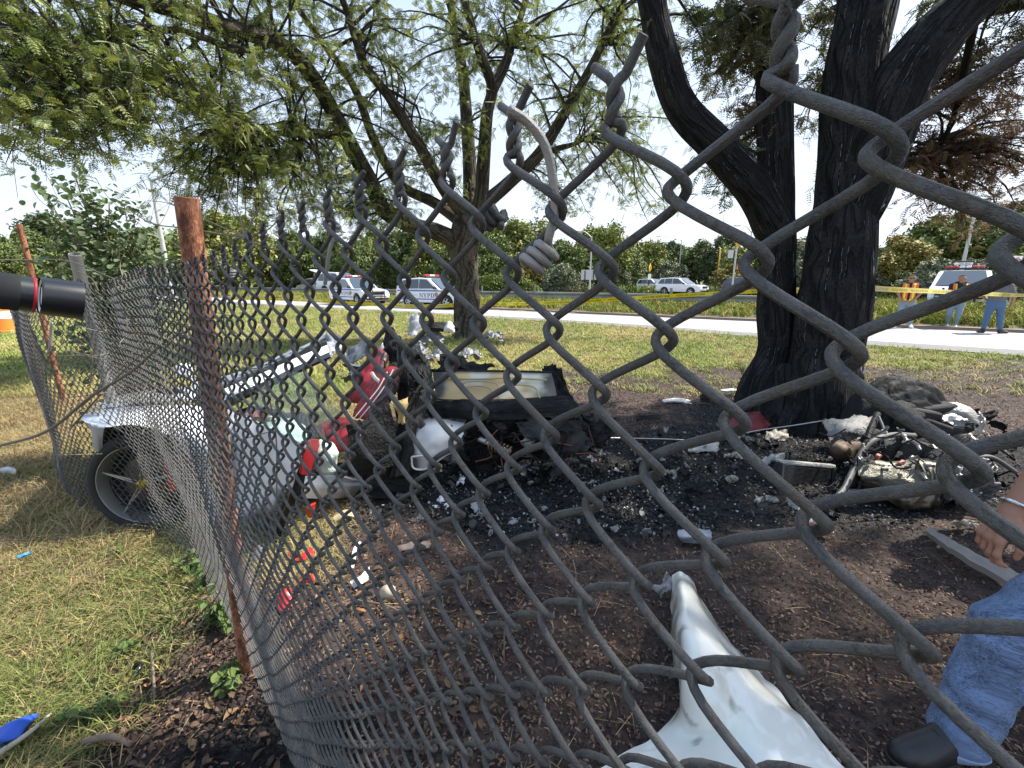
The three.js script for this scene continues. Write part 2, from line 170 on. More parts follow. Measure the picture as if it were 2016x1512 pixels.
{ const proto = {}, S = { mid: [41, { h: 8, w: 6.4, n: 1900 }], lime: [52, { h: 7, w: 6.2, n: 1700, low: 0.08 }], dark: [63, { h: 8.5, w: 6.6, n: 1900 }], grey: [74, { h: 5, w: 6, n: 1300, low: 0.02, blobs: 9 }], gold: [85, { h: 6.5, w: 6, n: 1500, low: 0.08 }] };
  const words = { mid: 'mid green leafy roadside tree', lime: 'bright lime green bushy tree', dark: 'dark green dense roadside tree', grey: 'low silvery green roadside shrub', gold: 'yellowing bushy tree' };
  const spots = [[-30, 470, 34, 'mid'], [55, 455, 40, 'mid'], [110, 440, 46, 'dark'], [215, 465, 50, 'lime'], [285, 452, 52, 'mid'], [345, 470, 58, 'dark'], [430, 425, 52, 'lime'], [475, 485, 58, 'dark'], [530, 470, 60, 'lime'], [585, 462, 60, 'mid'], [640, 470, 62, 'dark'], [700, 478, 58, 'mid'], [748, 452, 62, 'mid'], [800, 460, 60, 'dark'], [850, 470, 58, 'lime'], [900, 478, 56, 'mid'], [965, 462, 58, 'mid'], [1010, 438, 62, 'lime'], [1065, 480, 60, 'dark'], [1110, 476, 58, 'mid'], [1175, 452, 62, 'lime'], [1225, 480, 66, 'mid'], [1275, 478, 72, 'lime'], [1330, 486, 76, 'dark'], [1385, 478, 72, 'mid'], [1430, 470, 64, 'dark'], [1470, 490, 58, 'lime'], [1540, 480, 56, 'mid'], [1600, 478, 50, 'grey'], [1690, 480, 48, 'mid'], [1775, 478, 40, 'gold'], [1835, 452, 46, 'dark'], [1890, 420, 44, 'mid'], [1955, 425, 42, 'lime'], [2030, 415, 42, 'dark'], [2110, 430, 44, 'mid'],
    [1105, 528, 52, 'grey'], [1205, 522, 62, 'grey'], [1320, 520, 66, 'grey'], [1440, 530, 55, 'gold'], [1585, 520, 46, 'grey'], [1700, 530, 40, 'grey'], [1850, 520, 34, 'grey'], [1940, 515, 33, 'grey'], [2020, 505, 34, 'mid'], [1045, 520, 55, 'gold'], [380, 510, 60, 'dark'], [560, 520, 62, 'dark'], [680, 520, 60, 'dark'], [790, 525, 60, 'mid']];
  const where = { 6: 'with a narrow pointed top above the rusty post', 12: 'rising behind the two police cars', 17: 'tallest between the two big lawn trees', 20: 'rising above the back of the traffic board', 30: 'behind the green post', 32: 'rising behind the police pickup truck', 33: 'rising above the one way sign', 34: 'rising above the no entry sign', 38: 'behind the large white SUV', 39: 'beside the dark navy SUV', 42: 'touching the police pickup truck', 45: 'beside the vine-covered hedge', 48: 'low behind the raised van tailgate' };
  spots.forEach(([px, top, dep, kind], i) => { const p = P(px, top, dep), h = Math.max(1.6, p.y + 0.3); let o; const label = words[kind] + ' ' + (where[i] || 'in the row beyond the far road');
    if (!proto[kind]) { o = thing('roadside_tree', label, 'tree', null, 0, kind + ' trees beyond the far road'); proto[kind] = farTree(o, S[kind][0], TONES[kind], S[kind][1]); }
    else { o = proto[kind].clone(); o.name = numbered('roadside_tree'); o.userData.label = label; scene.add(o); }
    const k = h / S[kind][1].h; o.position.set(p.x, 0, p.z); o.rotation.y = i * 1.7; o.scale.set(Math.max(k, 0.62) * rr(0.95, 1.25), k, Math.max(k, 0.62)); }); }
// vine-covered hedge
{ const h = thing('hedge', 'rounded bright green vine-covered hedge beside the road', 'hedge', W(-1.3, 0, 47)), r = rng(12), L = []; part(h, 'stems', merge([-3, -1.5, 0, 1.5, 3].map((x) => tube([V(x, 0, 0), V(x + 0.2, 0.9, 0.1), V(x - 0.1, 1.6, 0)], [0.05, 0.02], 5, 5))), barkFar).userData.kind = 'stuff';
  for (let i = 0; i < 2600; i++) { const a = rr(0, 6.28, r), b = Math.acos(r()), k = Math.pow(r(), 0.2); L.push({ p: V(Math.cos(a) * Math.sin(b) * 4.6 * k, Math.cos(b) * 2.05 * k * (1 + 0.16 * n3(a * 3, b * 3)) + 0.1, Math.sin(a) * Math.sin(b) * 1.4 * k), q: E(rr(-0.6, 0.6, r), a, 0), s: rr(0.5, 0.9, r), c: leafTone(r, [0.12, 0.17, 0.025], 0.5) }); } inst(h, 'foliage', clumps[1], leafOpaque, L); }

// ---------- the two big trees on the lawn ----------
const barkTex = (dark, light, ash, seed) => tex(512, 1024, (u, v) => { const warp = tileN(u, v, 5, seed) * 0.5, st = tileN(u, v, 1, 0) * 0, a = Math.abs(n3((u + st) * 24 + warp * 2.2, v * 3.6, seed)), b = Math.abs(n3(u * 60 + warp * 3, v * 13, seed + 4)); const k = clamp(ss(0.02, 0.3, a) * 0.75 + b * 0.35); const g = (0.75 + 0.4 * n3(u * 90, v * 90, seed)) * (1 + 0.75 * ss(-0.1, 0.6, tileN(u, v, 4, seed + 6)) - 0.35 * ss(0.1, 0.5, tileN(u, v, 7, seed + 9)));
  let c = [0, 1, 2].map((i) => lerp(dark[i], light[i], k) * g);
  if (ash) { const q = Math.abs(n3(u * 22 + 0.12 * n3(u * 9, v * 30, 2), v * 1.4, seed + 8)), m = ss(-0.1, 0.3, n3(u * 6, v * 5, seed + 2)) * ss(-0.35, 0.1, n3(u * 40, v * 34, 3)); if (q < 0.03) c = c.map((x) => lerp(x, 0.5, m * Math.min(1, 1.4 * (1 - q / 0.03)))); }
  return c.map((x) => Math.pow(x, 1 / 2.2)); }, true);
const barkBump = tex(512, 1024, (u, v) => { const warp = tileN(u, v, 5, 3) * 0.5, a = Math.abs(n3(u * 24 + warp * 2.2, v * 3.6, 3)), b = Math.abs(n3(u * 60 + warp * 3, v * 13, 7)); return clamp(ss(0.02, 0.3, a) * 0.75 + b * 0.3); });
const brownBark = phys([1, 1, 1], 0.95, { specularIntensity: 0.4, map: rep(barkTex([0.03, 0.024, 0.018], [0.13, 0.11, 0.085], 0, 3), 0.55, 0.5), bumpMap: rep(barkBump, 0.55, 0.5), bumpScale: 0.03 });
const charBark = phys([1, 1, 1], 0.9, { specularIntensity: 0.35, map: rep(barkTex([0.008, 0.008, 0.008], [0.028, 0.026, 0.025], 1, 3), 0.9, 0.9), bumpMap: rep(barkBump, 0.9, 0.9), bumpScale: 0.03 });
const sootBark = phys([1, 1, 1], 0.95, { specularIntensity: 0.35, map: rep(barkTex([0.012, 0.011, 0.01], [0.05, 0.043, 0.035], 0, 5), 0.8, 0.8), bumpMap: rep(barkBump, 0.8, 0.8), bumpScale: 0.025 });
const twigM = mat([0.035, 0.03, 0.025], 0.95);
function frond(pairs, L, w, droop) { const pos = [], idx = []; const at = (t) => V(0, -droop * t * t * L, t * L);
  for (let i = 0; i < pairs; i++) { const t = (i + 0.8) / pairs, p = at(t), s = Math.sin(Math.PI * Math.min(0.95, t * 0.85 + 0.1)); for (const sd of [-1, 1]) { const k = pos.length / 3, ll = w * (0.55 + 0.5 * s), a = 0.35; const tip = V(sd * ll * Math.cos(a), -0.25 * ll, ll * Math.sin(a)), q = ll * 0.27; pos.push(p.x, p.y, p.z, p.x + tip.x * 0.5, p.y + tip.y * 0.4, p.z + tip.z * 0.5 + q, p.x + tip.x, p.y + tip.y, p.z + tip.z, p.x + tip.x * 0.5, p.y + tip.y * 0.4, p.z + tip.z * 0.5 - q); idx.push(k, k + 1, k + 3, k + 1, k + 2, k + 3); } }
  const k = pos.length / 3; for (const t of [0, 0.5, 1]) { const p = at(t); pos.push(p.x - 0.0018, p.y, p.z, p.x + 0.0018, p.y, p.z); } idx.push(k, k + 1, k + 2, k + 2, k + 1, k + 3, k + 2, k + 3, k + 4, k + 4, k + 3, k + 5); return geom(pos, idx); }
const fronds = [frond(6, 0.15, 0.046, 0.3), frond(6, 0.17, 0.044, 0.55), frond(5, 0.12, 0.05, 0.1)];
function growCrown(o, limbs, blobs, tone, seed, { subs = 5, per = 8, twigs = 9, size = 1, reach = 0.6 } = {}) {
  const r = rng(seed), pts = []; limbs.forEach((l) => { const c = curve(l.pts); for (let i = 4; i <= 24; i++) pts.push(c.getPoint(i / 24)); });
  const G1 = [], L = [[], [], []];
  for (const b of blobs) { const [c, rad, dens = 1, tn = tone] = b, near = pts.map((p) => [p.distanceTo(c), p]).sort((x, y) => x[0] - y[0]).slice(0, 5);
    for (let k = 0; k < Math.round(twigs * dens); k++) { const s = near[r() * near.length | 0][1], u = V(rr(-1, 1, r), rr(-1, 1, r), rr(-1, 1, r)); const e = c.clone().addScaledVector(u.multiplyScalar(rad), Math.pow(r(), 0.3));
      const len = s.distanceTo(e), m1 = s.clone().lerp(e, 0.35).add(V(rr(-0.12, 0.12, r), 0.1, rr(-0.12, 0.12, r)).multiplyScalar(len)), m2 = s.clone().lerp(e, 0.7).add(V(rr(-0.1, 0.1, r), 0.07, rr(-0.1, 0.1, r)).multiplyScalar(len)), cv = curve([s, m1, m2, e]);
      G1.push(tube([s, m1, m2, e], [0.011 + len * 0.012, 0.004], 7, 5));
      for (let q = 0; q < subs; q++) { const t = rr(0.45, 1, r), a = cv.getPoint(t), dir = V(rr(-1, 1, r), rr(-0.7, 0.6, r), rr(-1, 1, r)).normalize(), ll = rr(0.5, 1.1, r) * reach, z = a.clone().addScaledVector(dir, ll).add(V(0, -0.18 * ll, 0)), mid = a.clone().addScaledVector(dir, ll * 0.5); G1.push(tube([a, mid, z], [0.005, 0.0025], 3, 3)); const sc = curve([a, mid, z]);
        for (let f = 0; f < per; f++) { const tt = rr(0.1, 1, r), p = sc.getPoint(tt); L[r() * 3 | 0].push({ p, q: E(rr(-0.5, 1.1, r), rr(0, 6.28, r), rr(-0.8, 0.8, r), 'YXZ'), s: size * rr(0.7, 1.2, r), c: leafTone(r, tn, 0.7) }); } } } }
  part(o, 'twigs', merge(G1), twigM).userData.kind = 'stuff';
  L.forEach((l, i) => inst(o, 'foliage', fronds[i], leafNear, l)); return L.reduce((s, l) => s + l.length, 0); }
const ridge = (amp, f, seed) => (t, a, L) => amp * (Math.abs(n3(Math.cos(a) * f, L * 1.3, Math.sin(a) * f + seed)) * 1.6 - 0.5 + 0.5 * n3(Math.cos(a) * 1.3, L * 0.9, Math.sin(a) * 1.3 + seed));
{ const o = thing('locust_tree', 'spreading feathery-leaved tree with unburnt grey-brown trunk on the lawn', 'tree', null);
  const base = G(920, 665), T = (l) => ({ pts: pd(l) });
  const trunk = [base.clone().add(V(0, -0.25, 0)), base.clone().add(V(0.02, 0.3, 0)), P(918, 560, 12.45), P(914, 500, 12.4), P(922, 425, 12.4)];
  part(o, 'trunk', tube(trunk, (t) => lerp(0.5, 0.36, ss(0, 0.25, t)) + 0.03 * Math.sin(t * 9) , 40, 26, ridge(0.1, 4.2, 1)), brownBark);
  const limbs = [
    [[912, 500, 12.4], [880, 466, 12.3], [803, 441, 12], [754, 413, 11.7], [733, 365, 11.4], [695, 295, 11], [655, 220, 10.4], [600, 130, 9.8], [540, 80, 9.2], [450, 55, 8.6], [340, 20, 8], [240, -10, 7.6], [100, -40, 7.2]],
    [[918, 445, 12.4], [855, 399, 12.6], [789, 365, 12.5], [737, 278, 12], [695, 167, 11.6], [640, 90, 11.2], [560, -20, 10.8]],
    [[922, 430, 12.3], [886, 389, 12], [855, 340, 11.6], [817, 271, 11.2], [768, 194, 10.8], [719, 128, 10.4], [695, 62, 10], [670, -20, 9.6]],
    [[922, 440, 12.5], [926, 400, 12.7], [924, 312, 12.9], [917, 208, 13], [907, 115, 13], [893, 52, 13], [885, -60, 13]],
    [[928, 440, 12.3], [945, 399, 12.2], [952, 312, 12], [959, 222, 11.8], [969, 174, 11.7], [949, 115, 11.4], [928, 52, 11.2], [905, -40, 11]],
    [[966, 185, 11.7], [997, 120, 11.9], [1011, 76, 12], [1035, 0, 12.2], [1060, -90, 12.4]],
    [[930, 440, 12.4], [955, 403, 12.3], [997, 365, 12.2], [1060, 305, 12], [1112, 222, 11.8], [1164, 132, 11.6], [1202, 52, 11.4], [1240, -20, 11.2]],
    [[1055, 308, 12], [1100, 292, 12.2], [1136, 281, 12.4], [1200, 240, 12.8]],
    [[702, 308, 11], [660, 270, 10.6], [600, 266, 10], [555, 262, 9.6], [486, 260, 9.2], [448, 243, 9]],
    [[540, 80, 9.2], [480, 100, 8.6], [350, 60, 7.6], [240, 72, 7.2], [165, 110, 6.8], [90, 90, 6.6]]].map(T);
  const rad = [[0.24, 0.09], [0.17, 0.05], [0.19, 0.05], [0.24, 0.07], [0.21, 0.08], [0.13, 0.05], [0.22, 0.05], [0.09, 0.03], [0.09, 0.03], [0.07, 0.02]];
  limbs.forEach((l, i) => part(o, 'limb', tube(l.pts, rad[i], 36, 12, ridge(0.12, 3, i)), brownBark));
  const B = [[20, 60, 7, 0.9, 1.5], [50, 190, 6.6, 0.7, 1.5], [130, 255, 6.6, 0.5, 1.1], [210, 200, 7, 0.8, 1.2], [140, 110, 6.8, 0.9, 1.4], [230, 40, 7.2, 0.9, 1.1], [300, 110, 7.4, 0.9, 1], [310, 225, 7.6, 0.7, 1], [390, 170, 8, 0.8, 1], [430, 235, 8.6, 0.7, 1], [400, 50, 8.2, 0.9, 0.9], [500, 120, 9, 0.9, 0.8], [250, 290, 7.2, 0.3, 0.5], [60, 290, 6.6, 0.3, 0.6],
    [420, 320, 9, 0.7, 1.1], [500, 300, 9.2, 0.8, 1], [530, 375, 9.4, 0.6, 1.2], [410, 385, 9.2, 0.5, 1], [460, 400, 9.3, 0.4, 0.7], [610, 340, 10, 0.9, 1], [610, 220, 10, 0.9, 0.8], [560, 20, 9.6, 0.9, 0.7], [650, 80, 10.2, 1, 0.7], [700, 200, 11, 1, 0.7], [570, 190, 9.6, 0.8, 0.7],
    [760, 50, 11, 1.2, 0.9], [790, 210, 11.6, 1.1, 0.8], [830, 120, 11.4, 1.2, 0.9], [850, 290, 11.8, 0.9, 0.6], [720, 330, 11, 1, 1], [650, 410, 10.8, 0.8, 1], [700, 440, 11.4, 0.6, 0.7], [900, 40, 12.4, 1.2, 0.8], [980, 130, 12, 1, 0.6], [1000, 20, 12, 1.2, 0.9], [1060, 200, 12, 1, 0.7], [1080, 90, 12, 1.2, 0.9], [1150, 170, 12, 1.1, 0.9], [1180, 40, 11.6, 1.1, 0.9], [1060, 330, 12, 0.8, 0.6], [1150, 270, 12.4, 1, 0.8], [1225, 230, 12.4, 1, 0.8], [1270, 320, 12.6, 0.9, 0.7], [1240, 110, 11.8, 1.1, 0.9], [1210, 380, 12.4, 0.7, 0.5], [780, 400, 11.6, 0.7, 0.5], [600, 440, 10.6, 0.4, 0.4], [1110, 400, 12.2, 0.5, 0.3], [930, 260, 11.4, 0.8, 0.5], [1300, 420, 12.4, 0.4, 0.3],
    [150, -120, 7.5, 1.3, 1], [400, -150, 8.4, 1.4, 1], [650, -170, 10, 1.5, 1], [900, -200, 12, 1.8, 1], [1100, -190, 12, 1.8, 1], [-120, 60, 7, 1.2, 1], [-150, -120, 7.5, 1.3, 1]];
  growCrown(o, limbs, B.map(([x, y, d, k, n]) => [P(x, y, d), k * 1.5, n * (d < 8.5 ? 0.72 : 1)]), [0.24, 0.29, 0.06], 31, { subs: 7, per: 7, twigs: 12, size: 1.12, reach: 0.8 }); }
{ const o = thing('burnt_tree', 'fire-blackened double-trunked tree standing amid the wreckage', 'tree', null), gl = W(3.05, 0, 5.25), gr = W(3.62, 0, 4.75);
  const L = [gl.clone().add(V(0.05, -0.25, 0)), gl.clone().add(V(0.02, 0.25, 0)), P(1524, 700, 5.3), P(1528, 600, 5.35), P(1530, 450, 5.4), P(1526, 300, 5.5), P(1524, 150, 5.6), P(1530, 0, 5.7), P(1540, -200, 5.8)];
  const RR = [gr.clone().add(V(-0.1, -0.25, 0)), gr.clone().add(V(-0.08, 0.25, 0)), P(1626, 700, 4.95), P(1640, 600, 5), P(1655, 470, 5.08), P(1668, 330, 5.15), P(1674, 220, 5.2), P(1686, 110, 5.3), P(1708, 0, 5.4), P(1720, -200, 5.6)];
  const c1 = [P(1686, 110, 5.3), P(1708, 0, 5.4), P(1720, -200, 5.6)], c2 = [P(1650, 560, 5.1), P(1668, 450, 5.08), P(1700, 350, 5.05), P(1735, 250, 5.0), P(1795, 130, 4.95), P(1895, 20, 4.9), P(2060, -130, 4.8), P(2250, -380, 4.7)];
  const b1 = [P(1526, 455, 5.38), P(1480, 370, 5.3), P(1405, 285, 5.25), P(1345, 220, 5.2), P(1312, 130, 5.2), P(1283, 0, 5.2), P(1260, -150, 5.1)];
  const c3 = [P(1895, 20, 4.9), P(1980, 10, 5.3), P(2150, -30, 5.8), P(2400, -150, 6)], c4 = [P(1930, -20, 4.9), P(1900, 130, 5.4), P(1870, 250, 5.8), P(1820, 330, 6.2)];
  part(o, 'trunk', tube(L, (t) => 0.195 + 0.22 * Math.exp(-t * 16) - 0.02 * t, 90, 40, ridge(0.13, 5, 2)), charBark);
  part(o, 'trunk', tube(RR, (t) => 0.33 + 0.22 * Math.exp(-t * 15) + 0.03 * ss(0.15, 0.3, t) - 0.1 * ss(0.3, 0.6, t), 130, 48, ridge(0.1, 6, 4)), charBark);
  part(o, 'root_flare', tube([gl.clone().add(V(0.3, -0.15, 0.18)), gl.clone().add(V(0.3, 0.15, 0.16)), gl.clone().add(V(0.3, 0.42, 0.1)), gl.clone().add(V(0.32, 0.6, 0.05))], (t) => lerp(0.5, 0.2, t), 24, 30, ridge(0.16, 5, 8)), charBark);
  [[c2, (t) => lerp(0.16, 0.31, ss(0, 0.28, t)) - 0.14 * ss(0.3, 1, t), charBark], [b1, [0.2, 0.12], charBark], [c3, [0.1, 0.04], sootBark], [c4, [0.045, 0.02], sootBark]].forEach(([p, r, m], i) => part(o, 'limb', tube(p, r, 50, i < 2 ? 26 : 10, ridge(0.11, 4, i + 6)), m));
  const far = [W(6, 8.2, 4.4), W(7.4, 9.2, 4.6), W(8.8, 9.8, 5)], far2 = [W(3.8, 6.4, 5), W(3, 8.5, 4.4), W(2.2, 10.5, 3.6)], far3 = [W(5.5, 7, 4.7), W(6.2, 8.4, 3.2), W(6.8, 9, 1.6)];
  [far, far2, far3].forEach((p, i) => part(o, 'limb', tube([(i === 1 ? c1 : c2).at(-1), ...p], [0.13, 0.04], 16, 9, ridge(0.1, 3, i)), sootBark));
  const limbs = [L.slice(4), c1, c2, b1, c3, c4, [c2.at(-1), ...far], [c1.at(-1), ...far2], [c2.at(-1), ...far3]].map((pts) => ({ pts }));
  const ol = [0.15, 0.155, 0.055], br = [0.19, 0.125, 0.06], gn = [0.14, 0.175, 0.045];
  const B = [[1400, 40, 5.6, 0.5, 0.9, ol], [1440, 150, 6, 0.45, 0.9, ol], [1410, 330, 6.2, 0.35, 0.6, gn], [1450, 250, 6, 0.3, 0.5, br], [1590, 60, 6.2, 0.35, 0.5, ol], [1600, 220, 6.4, 0.35, 0.4, ol], [1605, 370, 6.4, 0.3, 0.35, gn], [1800, 330, 6.2, 0.5, 0.55, br], [1890, 250, 6, 0.6, 0.8, br], [1950, 130, 5.6, 0.5, 0.7, br], [1990, 260, 5.8, 0.5, 0.9, br], [1930, 360, 6.2, 0.45, 0.6, br], [1850, 420, 6.4, 0.3, 0.3, br], [2000, 390, 6, 0.4, 0.5, br], [1830, 60, 6, 0.4, 0.4, ol], [1970, 40, 5.4, 0.45, 0.6, ol], [1770, 200, 6.2, 0.3, 0.3, br], [1340, 60, 5.6, 0.35, 0.4, gn], [1460, 30, 5.4, 0.4, 0.8, ol], [1870, 140, 6, 0.4, 0.5, br]].map(([x, y, d, k, n, t]) => [P(x, y, d), k, n, t]);
  const ov = []; for (const [x, h, d, k, n] of [[5.2, 7.6, 5.4, 1.1, 1.2], [6.6, 8.4, 4.6, 1.2, 1.4], [8, 9.4, 5.4, 1.3, 1.2], [6, 8.6, 3, 1.2, 1.4], [7.4, 9, 2.6, 1.2, 1.3], [6.6, 9.4, 1.2, 1.2, 1.2], [3, 8.6, 4.4, 1.1, 0.5], [2.2, 10.4, 3.6, 1.2, 0.3], [8.8, 10.2, 3.6, 1.3, 1.2], [4.6, 9.4, 2.4, 1.1, 1],  [7, 7.4, 6.6, 1, 1], [9.4, 9.6, 6.6, 1.2, 1], [5.6, 9.6, 6.4, 1.2, 1]]) ov.push([W(x, h, d), k, n * 1.2, ol]);
  growCrown(o, limbs, B.concat(ov), br, 77, { subs: 6, per: 9, twigs: 11, size: 0.85, reach: 0.5 }); }

// its neighbour, out of frame, whose crown shades the near ground
{ const o = thing('shade_tree', 'leafy tree standing past the engine wreck, shading the near ground', 'tree'), b = W(9.2, 0, 2.2), r = rng(91);
  part(o, 'trunk', tube([b.clone().add(V(0, -0.2, 0)), b.clone().add(V(0.1, 2, 0)), b.clone().add(V(-0.2, 4.4, 0.2))], [0.4, 0.3], 24, 18, ridge(0.12, 4, 3)), brownBark);
  const limbs = [[-4, 8.4, 1.2], [-2.4, 9.6, -1.6], [0, 10.5, 0], [-5.6, 7.2, -0.6], [-1.2, 8.8, 3.2], [2.4, 9, 0.4]].map(([x, y, z]) => ({ pts: [b.clone().add(V(-0.2, 4.2, 0.2)), b.clone().add(V(x * 0.4, 4.2 + (y - 4.2) * 0.6, z * 0.4)), b.clone().add(V(x, y, z))] }));
  limbs.forEach((l, i) => part(o, 'limb', tube(l.pts, [0.17, 0.05], 16, 10, ridge(0.1, 3, i)), brownBark));
  const B = []; for (const [x, h, d] of [[5.2, 8.4, 1], [6.6, 9, 0], [7.2, 9.4, 2.6], [5.4, 7.6, -0.6], [6.2, 10, 1.6], [8, 10.4, 0.6], [9.2, 10.4, 2.4], [8, 9, 4.6], [10.6, 9, 1.8], [3.6, 6.6, 1.2], [7, 8, -1.8], [3.2, 7.8, 0]]) B.push([W(x, h, d), 1.1, 1.1]);
  growCrown(o, limbs, B, [0.13, 0.17, 0.035], 17, { subs: 5, per: 7, twigs: 7, size: 1.3, reach: 0.7 }); }

// ---------- chain-link fence ----------
const PITCH_U = 0.0714, PITCH_V = 0.067, FENCE_H = 1.675;
const plan = curve([[1.02, -1.02], [0.432, -0.192], [0.097, 0.18], [-0.4, 0.732], [-0.925, 1.3], [-1.42, 1.78], [-2.0, 2.27], [-2.4, 2.51], [-2.8, 2.68], [-3.2, 2.9], [-3.8, 3.38], [-5.3, 4.7], [-8, 7.2], [-11.6, 10.2]].map(([x, d]) => W(x, 0, d)));
const planLen = plan.getLength(); let uZero = 0; { let best = 9; for (let i = 0; i <= 2000; i++) { const p = plan.getPointAt(i / 2000 * 0.3), e = Math.hypot(p.x - 0.097, p.z + 0.18); if (e < best) { best = e; uZero = i / 2000 * 0.3 * planLen; } } }
const fenceAt = (u, v, w = 0) => { const t = clamp((u + uZero) / planLen, 0.0001, 0.9999), p = plan.getPointAt(t), T = plan.getTangentAt(t), n = V(T.z, 0, -T.x); // n points to the camera's side
  const far = ss(1.7, 3, u), hgt = FENCE_H * (1 - 0.036 * ss(0.15, 1.2, u) - 0.03 * far), sag = 0.03 * far * n3(u * 1.4, 3) * ss(0.6, 1.6, v), bulge = far * (0.03 * Math.sin(v * 2.4 + 0.4) * Math.sin(u * 1.6) + 0.03 * n3(u * 2.6, v * 2.4)) - 0.02 * ss(1.25, 0.2, v) + 0.07 * clamp(u - 0.3, 0, 1.4) * (v / FENCE_H) * (1 - 0.7 * ss(2.2, 4, u)) + 0.004 * n3(u * 5, v * 5, 4);
  return p.addScaledVector(n, w + bulge).setY(v * hgt / FENCE_H + sag + landH(p.x, -p.z) * (1 - v / FENCE_H)); };
const wireBump = tex(128, 128, (u, v) => 0.5 + 0.4 * tileN(u, v, 30) + 0.3 * tileN(u, v, 60, 4));
const wireTone = tex(256, 256, (u, v) => { const k = 0.85 + 0.22 * tileN(u, v, 9) + 0.3 * tileN(u, v, 60, 2) + 0.35 * ss(0.45, 0.7, tileN(u, v, 34, 6)), d = ss(0.1, 0.5, tileN(u, v, 6, 8)); return [k, k * lerp(1, 0.9, d), k * lerp(1, 0.78, d)]; });
const wireM = mat([0.115, 0.11, 0.104], 0.66, 0.2, { map: rep(wireTone, 20, 14), bumpMap: rep(wireBump, 120, 60), bumpScale: 0.0005 }), tieM = mat([0.3, 0.28, 0.26], 0.55, 0.3, { bumpMap: rep(wireBump, 60, 30), bumpScale: 0.0004 });
const fence = thing('chain_link_fence', 'bent grey chain-link fence with twisted barbed top and rusty posts', 'fence');
const WR = 0.00245, rows = Math.floor(FENCE_H / PITCH_V);
function strand(i, segs, sides, wr = WR) { // one zigzag wire; even ones lean right from the top twist, odd ones left
  const odd = i & 1, pts = [], k = Math.floor(i / 2); // twist column k sits at u = k * PITCH_U, shared by wires 2k-1 and 2k
  const u0 = odd ? (k + 1) * PITCH_U : k * PITCH_U, sg = odd ? -1 : 1, top = FENCE_H, jit = (hash(i, 3, 1) - 0.5) * 0.003;
  const tl = 0.02, tn = segs > 8 ? 22 : 8, ph = hash(odd ? k + 1 : k, 9, 2) * 6, turns = Math.PI * 1.5;
  const tip = fenceAt(u0 + sg * -0.015, top + tl + 0.007 + 0.005 * hash(i, 1, 1), 0.002 * sg); pts.push(tip);
  for (let j = tn; j >= 0; j--) { const t = j / tn, a = ph + t * turns * 1.3 + (odd ? Math.PI : 0); const rad = wr * 0.95 * (t > 0.92 ? 1.6 : 1) * (t < 0.1 ? 1 : 1); pts.push(fenceAt(u0 + Math.cos(a) * rad + (t - 0.5) * jit * 2, top + t * tl, Math.sin(a) * rad)); }
  const n = rows * segs; for (let j = 1; j <= n; j++) { const tt = j / segs, th = tt * Math.PI * 2 - 0.36 * Math.sin(tt * Math.PI * 4), y = top - th / (Math.PI * 2) * PITCH_V, c = Math.cos(th); const S = lerp(Math.acos(clamp(c * 0.92, -1, 1)) / Math.PI, 0.5 - 0.5 * c, 0.36); // near 0 at the outer knuckle, near 1 at the other
    const s2 = (S - 0.098) / 0.804, u = u0 + sg * (s2 * (PITCH_U / 2 + wr * 2.7) - wr * 1.35), w = -sg * Math.sin(th) / Math.sqrt(Math.sin(th) ** 2 + 0.4) * wr * 3.0; pts.push(fenceAt(u, y, w)); }
  return tube(pts, wr, pts.length - 1, sides, null, true); }
for (let i = -14; i < 44; i++) part(fence, 'wire', strand(i, 22, 8), wireM);
for (let i = 44; i < 150; i++) part(fence, 'wire', strand(i, i < 90 ? 12 : 8, 5), wireM);
{ const g = []; for (let i = 150; i < 380; i++) g.push(strand(i, 4, 3, WR * 1.2)); part(fence, 'far_mesh', merge(g), wireM).userData.kind = 'stuff'; }
const rustTex = tex(256, 512, (u, v) => { const a = tileN(u, v, 6, 2), b = tileN(u, v, 28, 5), k = ss(-0.5, 0.5, a + b * 0.5), g = 0.85 + 0.25 * tileN(u, v, 90, 1); return [lerp(0.45, 0.74, k) * g, lerp(0.27, 0.5, k) * g, lerp(0.18, 0.37, k) * g]; }, true);
const rustM = mat([1, 1, 1], 0.9, 0.1, { map: rep(rustTex, 1, 9), bumpMap: rep(rustTex, 1, 9), bumpScale: 0.002 }), galvM = mat([0.36, 0.35, 0.32], 0.6, 0.4, { map: rep(conc, 3, 2) });
const pipe = (a, b, r) => { const d = b.clone().sub(a).normalize(), q = new THREE.Quaternion().setFromUnitVectors(V(0, 1, 0), d), L = a.distanceTo(b); return put(lathe([[r, 0], [r, L * 0.25], [r, L * 0.5], [r, L * 0.75], [r, L - 0.004], [r - 0.002, L], [r - 0.006, L], [r - 0.006, L - 0.15], [0, L - 0.15]], 28), a, q); };
part(fence, 'rusty_post', pipe(W(-1.14, -0.2, 1.52), P(367, 388, 1.34), 0.031), rustM).userData.label = 'rust-brown hollow pipe post';
part(fence, 'galvanised_post', pipe(W(-3.2, -0.2, 3.35), P(147, 500, 2.75), 0.031), galvM).userData.label = 'leaning galvanised post with rusty top';
part(fence, 'rusty_post', pipe(P(38, 442, 5.6).setY(-0.2), P(38, 442, 5.6), 0.03), rustM);
